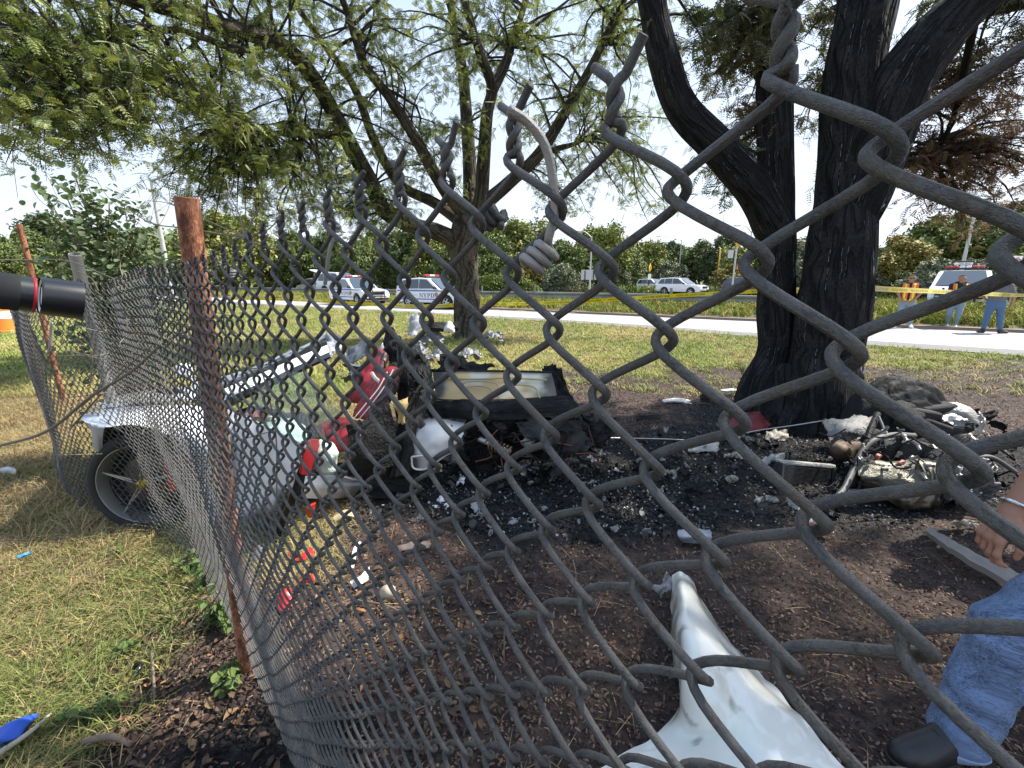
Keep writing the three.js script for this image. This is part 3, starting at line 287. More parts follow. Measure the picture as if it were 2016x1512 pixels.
// loose tie wires wound on the mesh
{ const coil = (c, axis, r, n, wr, m, tail1 = [], tail2 = []) => { const a = axis.clone().normalize(), s = (Math.abs(a.y) < 0.9 ? V(0, 1, 0) : V(1, 0, 0)).cross(a).normalize(), t = a.clone().cross(s), pts = []; for (let i = 0; i <= n * 14; i++) { const th = i / 14 * Math.PI * 2; pts.push(c.clone().addScaledVector(a, i / 14 * wr * 2.15).addScaledVector(s, Math.cos(th) * r).addScaledVector(t, Math.sin(th) * r)); } const all = [...tail1, ...pts, ...tail2]; part(fence, 'tie_wire', tube(curve(all).getSpacedPoints(n * 16 + 60), wr, n * 16 + 60, 7, null, true), m); };
  const c1 = P(1040, 526, 0.262); coil(c1, P(1085, 485, 0.262).sub(c1), 0.0062, 3, 0.0026, tieM, [], [P(1080, 470, 0.262), P(1092, 420, 0.26), P(1088, 350, 0.258), P(1072, 285, 0.256), P(1038, 240, 0.254), P(1000, 215, 0.252)]);
  const c2 = P(948, 440, 0.33); coil(c2, P(985, 415, 0.325).sub(c2), 0.0062, 3, 0.0026, wireM, [], [P(985, 448, 0.32)]);
  const c3 = P(652, 455, 0.6); coil(c3, P(664, 430, 0.6).sub(c3), 0.0068, 2.5, 0.0026, tieM, [P(640, 560, 0.62), P(648, 500, 0.61)], [P(650, 425, 0.6), P(628, 408, 0.59), P(616, 403, 0.585)]);
  const c4 = P(455, 545, 0.95); coil(c4, V(0.2, 1, 0), 0.007, 3, 0.0026, tieM, [P(440, 600, 0.98), P(445, 560, 0.96)], [P(430, 515, 0.94), P(424, 505, 0.93)]);
  part(fence, 'tie_wire', tube(pd([[102, 634, 2.1], [100, 660, 2.1], [97, 690, 2.1], [91, 697, 2.12]]), 0.006, 14, 6), tieM); }

// ---------- grass, straw and litter ----------
function tuft(seed, n, h, spread, w, lean) { const r = rng(seed), pos = [], idx = []; for (let i = 0; i < n; i++) { const a = rr(0, 6.28, r), b = rr(0, 6.28, r), x = Math.cos(a) * spread * r(), z = Math.sin(a) * spread * r(), L = h * rr(0.55, 1.25, r), k = lean * rr(0.3, 1.3, r), dx = Math.cos(b), dz = Math.sin(b), ww = w * rr(0.7, 1.3, r), px = -dz * ww, pz = dx * ww, q = pos.length / 3;
    for (const [t, s] of [[0, 1], [0.45, 0.8], [0.8, 0.45]]) { const o = k * t * t * L, y = L * t * (1 - 0.35 * k * t); pos.push(x + dx * o - px * s, y, z + dz * o - pz * s, x + dx * o + px * s, y, z + dz * o + pz * s); } pos.push(x + dx * k * L, L * (1 - 0.35 * k), z + dz * k * L); idx.push(q, q + 1, q + 2, q + 2, q + 1, q + 3, q + 2, q + 3, q + 4, q + 4, q + 3, q + 5, q + 4, q + 5, q + 6); } return geom(pos, idx); }
const grassM = new THREE.MeshPhysicalMaterial({ color: 0xffffff, roughness: 0.8, side: THREE.DoubleSide, specularIntensity: 0.3 });
{ const r = rng(201), near = [[], []], mid = [[], []], far = [], straw = [], chips = [[], [], []], leaves = [], berm = [];
  const wreckFoot = (x, d) => x > -2.7 && x < 0.9 && d > 2.5 && d < 3.9;
  const C = (a, v = 0.4) => leafTone(r, a, v);
  const drop = (x, d, e = 0) => V(x, landH(x, d) + e, -d);
  for (let i = 0; i < 52000; i++) { const d = 0.7 + Math.pow(r(), 1.25) * 6.5, x = rr(-1.28, 1.28, r) * (d * 1.02 + 0.45); const c = charW(x, d), m = mulchW(x, d), w = dryW(x, d); if (r() < c * 1.5 || r() < m * 1.0 || r() < 0.25) continue; if (wreckFoot(x, d) && r() < 0.7) continue; const dry = r() < w * 0.9 + 0.2; near[r() < 0.5 ? 0 : 1].push({ p: drop(x, d, -0.004), q: E(rr(-0.2, 0.2, r), rr(0, 6.28, r), rr(-0.2, 0.2, r)), s: rr(0.6, 1.15, r) * (d < 2.4 ? 0.85 : 1), c: dry ? C([0.38, 0.29, 0.14]) : C([0.18, 0.21, 0.06]) }); }
  for (let i = 0; i < 52000; i++) { const d = 6 + Math.pow(r(), 1.1) * 22, x = rr(-1.25, 1.25, r) * d; if (d > along(NEARE, x) - 0.1) continue; if (r() < mulchW(x, d) * 0.85 || r() < charW(x, d)) continue; const w = dryW(x, d); mid[r() < 0.5 ? 0 : 1].push({ p: drop(x, d, -0.01), q: E(rr(-0.25, 0.25, r), rr(0, 6.28, r), rr(-0.25, 0.25, r)), s: rr(0.7, 1.25, r) * (0.9 + d * 0.012), c: r() < w * 0.62 ? C([0.46, 0.39, 0.17]) : C([0.28, 0.32, 0.085]) }); }
  for (let i = 0; i < 30000; i++) { const x = rr(-40, 34, r), s = Math.pow(r(), 0.9) * 11, d = along(FARE, x) + 0.25 + s / 0.83; if (s < 0.5 && r() < 0.6) continue; const g = r() < 0.35 ? C([0.36, 0.3, 0.09]) : C([0.21, 0.26, 0.05]); berm.push({ p: drop(x, d, -0.02), q: E(rr(-0.2, 0.2, r), rr(0, 6.28, r), rr(-0.2, 0.2, r)), s: rr(0.8, 1.5, r) * (x > 12 ? 1.3 : 1), c: g }); }
  for (let i = 0; i < 9000; i++) { const x = rr(-75, 60, r), d = along(FARE, x) + 33 + r() * 12; far.push({ p: drop(x, d, -0.02), q: E(0, rr(0, 6.28, r), 0), s: rr(1.2, 3, r), c: C([0.13, 0.17, 0.04]) }); }
  for (let i = 0; i < 40000; i++) { const d = 0.65 + Math.pow(r(), 1.2) * 4.6, x = rr(-1.3, 1.25, r) * (d + 0.4), c = charW(x, d), m = mulchW(x, d); if (r() < c * 1.2 || r() < m * 0.98 || r() > dryW(x, d) + 0.25) continue; straw.push({ p: drop(x, d, 0.006 + r() * 0.02), q: E(rr(-0.18, 0.18, r), -0.7 + rr(-1, 1, r) + (r() < 0.25 ? 1.5 : 0), rr(-0.2, 0.2, r)), s: V(rr(0.5, 1.3, r), 1, 1), c: C([0.34, 0.25, 0.13], 0.9) }); }
  const chipTone = [[0.15, 0.092, 0.065], [0.085, 0.052, 0.038], [0.22, 0.155, 0.105], [0.04, 0.03, 0.025], [0.03, 0.024, 0.022]];
  for (let i = 0; i < 105000; i++) { const d = 0.6 + Math.pow(r(), 1.5) * 7.4, x = rr(-1.28, 1.28, r) * (d + 0.4), c = charW(x, d), m = mulchW(x, d); if (r() > m * 1.1 + c * 0.6 + 0.1) continue; const burnt = r() < c * 0.9; chips[r() * 3 | 0].push({ p: drop(x, d, 0.003 + r() * 0.01), q: E(rr(-0.5, 0.5, r), rr(0, 6.28, r), rr(-0.5, 0.5, r)), s: rr(0.5, 1.35, r) * (d > 3 ? 1.5 : 1), c: burnt ? C([0.014, 0.013, 0.012], 1) : C(chipTone[r() * 5 | 0], 0.6) }); }
  for (let i = 0; i < 1100; i++) { const d = 0.7 + r() * 1.6, x = rr(-1.3, 0.1, r) * (d * 0.8 + 0.3) - 0.1; leaves.push({ p: drop(x, d, 0.012), q: E(rr(-0.5, 0.5, r), rr(0, 6.28, r), rr(-0.5, 0.5, r)), s: rr(0.35, 0.8, r), c: C(r() < 0.2 ? [0.2, 0.12, 0.06] : [0.095, 0.065, 0.045], 0.6) }); }
  const leafG = (() => { const pos = [], idx = [], n = 9; for (let i = 0; i <= n; i++) { const t = i / n, w = 0.014 * Math.sin(Math.PI * Math.pow(t, 0.8)) * (1 + 0.12 * Math.sin(i * 2.4)); pos.push(-w, 0.012 * Math.sin(t * 3) + 0.006, t * 0.07, 0, 0.012 * Math.sin(t * 3), t * 0.07, w, 0.012 * Math.sin(t * 3) + 0.008, t * 0.07); if (i) { const k = i * 3; idx.push(k - 3, k - 2, k, k, k - 2, k + 1, k - 2, k - 1, k + 1, k + 1, k - 1, k + 2); } } return geom(pos, idx); })();
  const chip = (L, w, b) => { const pos = [-L / 2, 0, -w * 0.3, L / 2, b, -w / 2, L / 2, b, w * 0.4, -L / 2, 0, w / 2, 0, b * 1.6, -w * 0.6, 0, b * 1.6, w * 0.6], idx = [0, 4, 5, 0, 5, 3, 4, 1, 2, 4, 2, 5]; return geom(pos, idx); };
  const flat = (L, w) => geom([-L / 2, 0, -w, -L / 2, 0, w, 0, 0.004, -w * 1.1, 0, 0.004, w * 1.1, L / 2, -0.002, 0], [0, 1, 2, 2, 1, 3, 2, 3, 4]);
  const lab = (o, l, c) => tag(o, l, c, null, 'stuff');
  lab(inst(scene, 'grass', tuft(5, 7, 0.13, 0.06, 0.0022, 1.2), grassM, near[0]), 'patchy green and straw-dry grass growing by the fence', 'grass');
  lab(inst(scene, 'grass_001', tuft(6, 8, 0.1, 0.06, 0.002, 1.6), grassM, near[1]), 'short matted grass around the white wreck', 'grass');
  lab(inst(scene, 'grass_002', tuft(7, 9, 0.13, 0.12, 0.005, 0.9), grassM, mid[0]), 'sunlit green lawn grass reaching to the road', 'grass');
  lab(inst(scene, 'grass_003', tuft(8, 9, 0.11, 0.13, 0.005, 1.2), grassM, mid[1]), 'yellowish lawn grass between the two big trees', 'grass');
  lab(inst(scene, 'grass_004', tuft(9, 12, 0.27, 0.22, 0.011, 0.8), grassM, berm), 'yellow-green weeds on the median below the rail', 'grass');
  lab(inst(scene, 'grass_005', tuft(10, 12, 0.4, 0.5, 0.025, 0.6), grassM, far), 'tall verge grass beyond the far road', 'grass');
  lab(inst(scene, 'straw', flat(0.17, 0.0011), grassM, straw), 'loose dry straw lying over the near ground', 'straw');
  [[0.016, 0.006, 0.003], [0.022, 0.005, 0.004], [0.011, 0.008, 0.003]].forEach((a, i) => lab(inst(scene, i ? 'wood_chips_00' + i : 'wood_chips', chip(...a), grassM, chips[i]), ['brown wood chips and leaf crumbs on the bare ground', 'long brown bark slivers on the bare ground', 'small pale mulch crumbs on the bare ground'][i], 'litter'));
  lab(inst(scene, 'fallen_leaves', leafG, grassM, leaves), 'curled brown dead leaves along the foot of the fence', 'leaves'); }

// ---------- vehicles ----------
const paint = { white: phys([0.78, 0.79, 0.8], 0.35, { clearcoat: 1, clearcoatRoughness: 0.08 }), dark: phys([0.02, 0.024, 0.032], 0.35, { clearcoat: 1, clearcoatRoughness: 0.08 }), silver: phys([0.4, 0.41, 0.42], 0.4, { clearcoat: 0.8, metalness: 0.4 }) };
const autoGlass = phys([0.03, 0.045, 0.06], 0.05, { clearcoat: 1 }), blackPlastic = mat([0.02, 0.02, 0.021], 0.6), tyreM = mat([0.022, 0.022, 0.023], 0.85), alloyM = mat([0.55, 0.55, 0.56], 0.35, 0.8), chromeM = mat([0.7, 0.7, 0.72], 0.15, 0.95), redLamp = phys([0.55, 0.02, 0.02], 0.15, { clearcoat: 1 }), clearLamp = phys([0.75, 0.77, 0.8], 0.1, { clearcoat: 1 });
const blueM = mat([0.03, 0.1, 0.42], 0.5);
const shp = (pts) => { const s = new THREE.Shape(); pts.forEach(([x, y], i) => i ? s.lineTo(x, y) : s.moveTo(x, y)); s.closePath(); return s; };
function wheel(parent, x, z, r, side) { const w = part(parent, 'wheel', lathe([[r * 0.62, -0.11], [r * 0.9, -0.12], [r * 0.985, -0.09], [r, -0.04], [r, 0.04], [r * 0.985, 0.09], [r * 0.9, 0.12], [r * 0.62, 0.11]], 30).rotateX(Math.PI / 2), tyreM); w.position.set(x, r, z);
  const sp = [lathe([[0.02, 0.06], [r * 0.14, 0.075], [r * 0.15, 0.03]], 16).rotateX(Math.PI / 2), lathe([[r * 0.58, 0.02], [r * 0.64, 0.1], [r * 0.66, 0.02]], 26).rotateX(Math.PI / 2)]; for (let i = 0; i < 5; i++) sp.push(put(box(r * 0.56, r * 0.17, 0.03, r * 0.34, 0, 0.06), V(0, 0, 0), E(0, 0, i * 1.2566))); const g = merge(sp); if (side < 0) g.rotateY(Math.PI); part(w, 'rim', g, alloyM); part(w, 'hub_backing', new THREE.CircleGeometry(r * 0.6, 20).translate(0, 0, side * 0.01), blackPlastic); }
const SUV = { L: 5, W: 1.98, body: [[-2.42, 0.34], [-2.5, 0.62], [-2.49, 0.98], [-2.42, 1.13], [0.98, 1.1], [1.35, 1.09], [2.1, 1.0], [2.4, 0.88], [2.5, 0.66], [2.45, 0.34]], cabin: [[-2.44, 1.08], [-2.3, 1.4], [-2.05, 1.69], [-0.7, 1.78], [0.05, 1.73], [1.05, 1.07]], wx: [1.46, -1.42], r: 0.385, win: [[[-2.2, 1.16], [-2.08, 1.42], [-1.86, 1.62], [-1.5, 1.66], [-1.48, 1.16]], [[-1.42, 1.16], [-1.42, 1.665], [-0.62, 1.69], [-0.6, 1.16]], [[-0.53, 1.16], [-0.55, 1.69], [0.0, 1.66], [0.68, 1.16]]], shield: [[1.03, 1.1], [0.12, 1.7]], back: [[-2.42, 1.16], [-2.09, 1.66]] };
function vehicle(name, label, cat, pos, turn, m, S = SUV, group, xs = 1) {
  const o = thing(name, label, cat, pos, turn, group); o.scale.x = xs; const hw = S.W / 2, arch = (pts) => { const s = new THREE.Shape(); pts.forEach(([x, y], i) => i ? s.lineTo(x, y) : s.moveTo(x, y)); const y0 = pts[0][1]; for (const wx of S.wx) { const R0 = S.r * 1.2; s.lineTo(wx + R0, y0); s.absarc(wx, S.r * 0.95, R0, Math.asin((y0 - S.r * 0.95) / R0), Math.PI - Math.asin((y0 - S.r * 0.95) / R0), false); } s.closePath(); return s; };
  const bend = (g, z0 = 0) => { const p = g.attributes.position; for (let i = 0; i < p.count; i++) { const x = p.getX(i), y = p.getY(i); let z = p.getZ(i); z *= (1 - 0.09 * Math.pow(Math.abs(x) / (S.L / 2), 4)) * (1 - 0.3 * Math.max(0, y - 1.1) ** 1 * 0.75) * (1 - 0.05 * ss(0.75, 0.35, y)); p.setZ(i, z); } g.computeVertexNormals(); return g; };
  const ex = (shape, w, b) => bend(new THREE.ExtrudeGeometry(shape, { depth: w - 2 * b, bevelEnabled: true, bevelThickness: b, bevelSize: b * 0.6, bevelOffset: -b * 0.6, bevelSegments: 3, curveSegments: 14, steps: 1 }).translate(0, 0, -w / 2 + b));
  part(o, 'body', ex(arch(S.body), S.W, 0.07), m); part(o, 'cabin', ex(shp(S.cabin), S.W * 0.97, 0.08), m);
  part(o, 'undertray', box(S.L * 0.9, 0.25, S.W * 0.8, 0, S.r * 1.1 , 0), blackPlastic);
  const flat = (pts, z, m2, nm, dz = 0.008) => { const g = new THREE.ShapeGeometry(shp(pts), 4); g.translate(0, 0, z + Math.sign(z) * dz); return part(o, nm, bend(g), m2); };
  for (const sd of [1, -1]) { S.win.forEach((w) => flat(w, sd * hw * 0.97, autoGlass, 'side_window')); flat([[S.body[0][0] + 0.03, 0.36], [S.body.at(-1)[0] - 0.03, 0.36], [S.body.at(-1)[0] - 0.01, 0.46], [S.body[0][0], 0.46]].map(([x, y]) => [x, y]), sd * hw, blackPlastic, 'side_sill', 0.004).visible = true;
    for (const wx of S.wx) { wheel(o, wx, sd * (hw - 0.13), S.r, sd); }
    part(o, 'mirror', put(box(0.16, 0.14, 0.2, 0, 0, 0, 0.04), V(0.72, 1.2, sd * (hw + 0.05))), blackPlastic); part(o, 'headlight', put(box(0.34, 0.14, 0.3, 0, 0, 0, 0.04), V(S.L / 2 - 0.23, 0.86, sd * hw * 0.72), E(0, sd * 0.35, 0)), clearLamp); part(o, 'tail_light', put(box(0.08, 0.2, 0.26, 0, 0, 0, 0.03), V(-S.L / 2 + 0.07, 0.98, sd * hw * 0.8)), redLamp); }
  const quad = ([a, b], nm, e) => { const n = V(b[1] - a[1], a[0] - b[0], 0).normalize().multiplyScalar(e), w0 = hw * 0.82, w1 = hw * 0.66; part(o, nm, geom([a[0] + n.x, a[1] + n.y, w0, a[0] + n.x, a[1] + n.y, -w0, b[0] + n.x, b[1] + n.y, w1, b[0] + n.x, b[1] + n.y, -w1], [0, 1, 2, 2, 1, 3]), autoGlass); };
  quad(S.shield, 'windshield', 0.05); quad([S.back[1], S.back[0]], 'rear_window', 0.03);
  part(o, 'grille', box(0.06, 0.2, S.W * 0.5, S.L / 2 - 0.01, 0.82, 0, 0.03), blackPlastic); part(o, 'bumper', box(0.12, 0.16, S.W * 0.84, S.L / 2 - 0.04, 0.44, 0, 0.05), blackPlastic); part(o, 'number_plate', box(0.02, 0.11, 0.32, S.L / 2 + 0.03, 0.56, 0, 0.005), mat([0.75, 0.72, 0.5], 0.5));
  o.flat = flat; o.bend = bend; return o; }
function canvasTex(w, h, draw) { const c = document.createElement('canvas'); c.width = w; c.height = h; const x = c.getContext('2d'); draw(x, w, h); const t = new THREE.CanvasTexture(c); t.colorSpace = THREE.SRGBColorSpace; return t; }
function lightBar(o, x, y) { const b = part(o, 'light_bar', box(0.26, 0.06, 1.25, x, y, 0, 0.02), blackPlastic); for (let i = 0; i < 6; i++) part(b, 'lamp', box(0.2, 0.11, 0.19, x, y + 0.08, -0.53 + i * 0.212, 0.04), i === 2 || i === 3 ? clearLamp : redLamp); }
const nypd = canvasTex(512, 200, (x, w, h) => { x.fillStyle = '#e4e6e8'; x.fillRect(0, 0, w, h); x.fillStyle = '#10307c'; x.font = 'bold 176px serif'; x.textAlign = 'center'; x.textBaseline = 'middle'; x.fillText('NYPD', w / 2, h / 2 + 6); });
const smallPrint = canvasTex(512, 256, (x, w, h) => { x.fillStyle = '#e4e6e8'; x.fillRect(0, 0, w, h); x.strokeStyle = '#3a5a9c'; x.lineWidth = 10; x.beginPath(); x.moveTo(60, 40); x.lineTo(60, 200); x.lineTo(480, 150); x.moveTo(60, 40); x.lineTo(300, 60); x.moveTo(90, 110); x.lineTo(480, 120); x.stroke(); });
const decalM = (t) => phys([1, 1, 1], 0.4, { map: t, clearcoat: 0.6 });
function decal(o, x0, x1, y0, y1, sd, m, nm, z = 0.99) { const g = new THREE.PlaneGeometry(x1 - x0, y1 - y0, 4, 2); if (sd < 0) g.rotateY(Math.PI); g.translate((x0 + x1) / 2, (y0 + y1) / 2, sd * (z + 0.012)); part(o, nm, o.bend(g), m); }
function policeCar(label, pos, turn) { const o = vehicle('police_car', label, 'police car', pos, turn, paint.white, SUV, 'marked police cars parked on the road'); lightBar(o, -0.35, 1.82);
  for (const sd of [1, -1]) { decal(o, -2.3, 2.2, 1.0, 1.06, sd, blueM, 'stripe'); decal(o, -2.0, 1.0, 0.52, 0.575, sd, blueM, 'stripe'); decal(o, -0.5, 0.68, 0.58, 0.97, sd, decalM(nypd), 'lettering'); decal(o, -1.45, -0.7, 0.66, 0.9, sd, decalM(smallPrint), 'lettering');
    const g = new THREE.ShapeGeometry(shp([[0, -0.14], [0.1, -0.04], [0.11, 0.11], [0, 0.13], [-0.11, 0.11], [-0.1, -0.04]])); if (sd < 0) g.rotateY(Math.PI); part(o, 'badge', g.translate(0.8, 0.8, sd * 1.002), mat([0.3, 0.22, 0.1], 0.5)); }
  const g = [bar(V(2.62, 0.4, 0.45), V(2.6, 1.02, 0.42), 0.06, 0.06), bar(V(2.62, 0.4, -0.45), V(2.6, 1.02, -0.42), 0.06, 0.06), bar(V(2.62, 0.62, -0.5), V(2.62, 0.62, 0.5), 0.08, 0.08), bar(V(2.6, 0.95, -0.45), V(2.6, 0.95, 0.45), 0.04, 0.04)]; part(o, 'push_bumper', merge(g), blackPlastic); return o; }
const heading = (dx, dd) => Math.atan2(dd, dx); // turn that points a vehicle's nose along (dx right, dd ahead)
policeCar('white police car with blue stripes parked next to the unburnt trunk', W(-4.55, 0.012, 26.6), heading(0.86, -0.5));
policeCar('white police car angled in front of the white open van', W(-10.6, 0.012, 30.4), heading(0.74, -0.67));
{ const S = { ...SUV, L: 4.26, W: 1.8, body: SUV.body.map(([x, y]) => [x * 0.85, y * 0.97]), cabin: SUV.cabin.map(([x, y]) => [x * 0.85, y * 0.96]), wx: [1.26, -1.24], r: 0.34, win: SUV.win.map((w) => w.map(([x, y]) => [x * 0.85, y * 0.96])), shield: SUV.shield.map(([x, y]) => [x * 0.85, y * 0.96]), back: SUV.back.map(([x, y]) => [x * 0.85, y * 0.96]) };
  vehicle('parked_car', 'small white hatchback crossover behind the yellow diamond sign', 'car', W(17.5, 0.16, 54.5), heading(0.62, -0.78), paint.white, S);
  vehicle('parked_car', 'large white SUV facing the road beside the small white crossover', 'car', W(17.7, 0.16, 46.2), heading(0.66, -0.75), paint.white, SUV);
  vehicle('parked_car', 'dark navy SUV half hidden by the burnt trunk', 'car', W(22.6, 0.16, 42.2), heading(0.95, -0.32), paint.dark, SUV);
  vehicle('parked_car', 'silver grey sedan passing behind the guard rail', 'car', W(-21, 0.16, 47), heading(-0.83, 0.55), paint.silver, S);
  vehicle('parked_car', 'white car far down the road behind the rusty post', 'car', W(-48, 0.16, 62), heading(-0.83, 0.55), paint.white, S); }
{ const o = vehicle('parked_van', 'white van with its tailgate raised behind the police car', 'van', W(-15.6, 0.16, 41), heading(0.9, -0.4), paint.white, SUV); o.scale.set(1, 1.25, 1); part(o, 'tailgate', bar(V(-2.3, 1.75, 0), V(-3.2, 1.95, 0), 1.7, 0.06), paint.white); }
{ const o = vehicle('police_truck', 'police pickup truck with red light bar parked behind the men in vests', 'police truck', W(20.9, 0.2, 20.6), heading(-0.72, -0.7), paint.white, { ...SUV, W: 2.05 }); o.scale.set(1, 1.06, 1); lightBar(o, -0.3, 1.84);
  part(o, 'grille', box(0.08, 0.36, 1.5, 2.52, 0.8, 0, 0.03), blackPlastic); part(o, 'chrome_bar', box(0.06, 0.05, 1.45, 2.58, 0.7, 0, 0.02), chromeM); part(o, 'push_bumper', merge([bar(V(2.7, 0.35, 0.5), V(2.66, 1.05, 0.5), 0.08, 0.08), bar(V(2.7, 0.35, -0.5), V(2.66, 1.05, -0.5), 0.08, 0.08), bar(V(2.7, 0.45, -0.6), V(2.7, 0.45, 0.6), 0.1, 0.14)]), blackPlastic);
  part(o, 'number_plate', box(0.02, 0.17, 0.34, 2.78, 0.52, 0.2, 0.005), decalM(canvasTex(256, 128, (x, w, h) => { x.fillStyle = '#e2e0c4'; x.fillRect(0, 0, w, h); x.fillStyle = '#28332c'; x.font = 'bold 78px sans-serif'; x.textAlign = 'center'; x.textBaseline = 'middle'; x.fillText('4994', w * 0.44, h / 2); x.font = 'bold 30px sans-serif'; x.fillText('15', w * 0.88, h / 2); }))); }
// ---------- poles, signs, tape ----------
const poleM = mat([0.5, 0.5, 0.48], 0.5, 0.3), woodM = mat([0.05, 0.035, 0.02], 0.9), signW = mat([0.7, 0.7, 0.68], 0.5), signY = mat([0.75, 0.42, 0.02], 0.5), signR = mat([0.5, 0.02, 0.03], 0.5), signK = mat([0.015, 0.015, 0.015], 0.5), orangeM = mat([0.75, 0.2, 0.02], 0.5), aluBack = mat([0.5, 0.5, 0.5], 0.45, 0.4);
function lightPole(px, top, d, label, arm, k = 1) { const t = P(px, top, d), y0 = landH(t.x, d), o = thing('street_lamp', label, 'street lamp', V(t.x, y0, -d)), h = t.y - y0; part(o, 'pole', tube([V(0, -0.1, 0), V(0, h * 0.5, 0), V(0, h, 0)], [0.11 * k, 0.06 * k], 6, 12), poleM); part(o, 'base_plate', lathe([[0.24, 0], [0.22, 0.1], [0.13, 0.3]], 14), poleM);
  if (arm) { part(o, 'arm', tube([V(0, h - 0.15, 0), V(arm * 0.55, h + 0.45, 0), V(arm, h + 0.5, 0)], [0.05 * k, 0.035 * k], 10, 8), poleM); part(o, 'lamp_head', put(box(0.6, 0.12, 0.26, 0, 0, 0, 0.05), V(arm + Math.sign(arm) * 0.25, h + 0.5, 0)), poleM); } return o; }
lightPole(297, 352, 36, 'tall pale street lamp with curved arm rising past the rusty post', 3.6, 1.9);
lightPole(893, 440, 46, 'thin grey street lamp rising behind the unburnt trunk', 0);
lightPole(1165, 465, 48, 'grey street lamp beside the back of the traffic board', -1.4);
lightPole(1342, 472, 70, 'distant street lamp rising behind the large white SUV', -3.4);
lightPole(1480, 455, 44, 'street lamp behind the orange traffic signal', -1.2);
lightPole(1918, 425, 24, 'pale leaning pole carrying the one way sign', 0);
const plate = (w, h, p, yaw, m, t = 0.02) => put(box(w, h, t, 0, 0, 0, 0.006), p, E(0, yaw, 0));
{ const c = P(1160, 541, 44), o = thing('traffic_board', 'blank grey back of a wide traffic board on two posts', 'sign', V(c.x, landH(c.x, 44), -44)), y = c.y - o.position.y; part(o, 'board', plate(1.6, 0.95, V(0, y, 0), 0), aluBack); for (const s of [-0.42, 0.42]) part(o, 'post', tube([V(s, -0.1, 0.08), V(s, y, 0.08), V(s, y + 0.4, 0.08)], 0.05, 4, 6), woodM); }
{ const c = P(1280, 527, 36), o = thing('warning_sign', 'yellow diamond warning sign with a white plate on a black and yellow post', 'sign', V(c.x, landH(c.x, 36), -36)), y = c.y - o.position.y; part(o, 'diamond', put(box(0.52, 0.52, 0.02, 0, 0, 0, 0.02), V(0, y, 0), E(0, 0.98, 0).multiply(E(0, 0, Math.PI / 4))), signY); part(o, 'symbol', put(box(0.2, 0.2, 0.02), V(0.012, y, 0.016), E(0, 0.98, 0).multiply(E(0, 0, Math.PI / 4))), signK); part(o, 'plate', plate(0.3, 0.46, V(0, y - 0.72, 0), 0.4, signW), signW); part(o, 'post', tube([V(0, -0.1, -0.04), V(0, y * 0.5, -0.04), V(0, y, -0.04)], 0.05, 4, 7), signK); for (let i = 0; i < 3; i++) part(o, 'reflector', tube([V(0, 0.25 + i * 0.35, -0.04), V(0, 0.42 + i * 0.35, -0.04)], 0.056, 2, 7), signY); }
{ const c = P(1415, 512, 26), o = thing('warning_sign', 'tall yellow sign seen edge-on atop a thin dark post', 'sign', V(c.x, landH(c.x, 26), -26)), y = c.y - o.position.y; const s = put(box(1.05, 1.05, 0.02, 0, 0, 0, 0.02), V(0, y, 0), E(0, 1.22, 0).multiply(E(0, 0, Math.PI / 4))); part(o, 'diamond', s, signY); part(o, 'post', tube([V(0, -0.1, -0.05), V(0, y * 0.5, -0.05), V(0, y + 0.6, -0.05)], 0.04, 4, 7), woodM); }
{ const c = P(1455, 470, 34), o = thing('traffic_signal', 'yellow traffic signal on a post with an orange pedestrian signal', 'traffic signal', V(c.x, landH(c.x, 34), -34)), y = c.y - o.position.y; const b = part(o, 'signal_head', box(0.34, 1.05, 0.26, 0, y, 0, 0.05), signY); for (let i = 0; i < 3; i++) part(b, 'lens_hood', put(lathe([[0.1, 0], [0.13, 0], [0.13, 0.2], [0.12, 0.2], [0.1, 0.02]], 12), V(0.17, y + 0.33 - i * 0.33, 0.1), E(0.4, 0, -1.5)), signK); part(o, 'post', tube([V(0, -0.1, -0.2), V(0, y, -0.2), V(0, y + 0.6, -0.2)], 0.07, 4, 8), poleM); part(o, 'pedestrian_signal', box(0.42, 0.42, 0.2, 0.32, y - 2.0, 0, 0.04), orangeM); part(o, 'plate', plate(0.5, 0.6, V(-0.5, y - 1.1, 0), 0.3), aluBack); }
{ const c = P(1722, 515, 19), o = thing('green_post', 'green painted steel box post behind the burnt trunk', 'post', V(c.x, landH(c.x, 19), -19)), y = c.y - o.position.y; const gm = mat([0.06, 0.2, 0.15], 0.5); part(o, 'post', box(0.16, y + 0.2, 0.16, 0, y / 2, 0, 0.02), gm); part(o, 'foot', box(0.34, 0.5, 0.34, 0, 0.2, 0, 0.03), gm); part(o, 'cap', box(0.2, 0.06, 0.2, 0, y + 0.12, 0, 0.02), gm); }
{ const c = P(1896, 519, 23.6), o = thing('one_way_sign', 'black one way sign with a white arrow mounted on the leaning pole', 'sign', c), t = canvasTex(512, 160, (x, w, h) => { x.fillStyle = '#0c0c0c'; x.fillRect(0, 0, w, h); x.fillStyle = '#e8e8e8'; x.beginPath(); x.moveTo(24, h / 2); x.lineTo(100, 22); x.lineTo(100, 44); x.lineTo(488, 44); x.lineTo(488, 116); x.lineTo(100, 116); x.lineTo(100, 138); x.closePath(); x.fill(); x.fillStyle = '#0c0c0c'; x.font = 'bold 60px sans-serif'; x.textAlign = 'center'; x.textBaseline = 'middle'; x.fillText('ONE WAY', 290, h / 2 + 2); }); part(o, 'backing', box(0.86, 0.27, 0.012, 0, 0, 0, 0.004), signK); part(o, 'face', new THREE.PlaneGeometry(0.83, 0.25).translate(0, 0, 0.009), decalM(t)); part(o, 'bracket', box(0.1, 0.1, 0.34, 0.15, 0, -0.17, 0.01), aluBack); o.rotation.y = -0.6; }
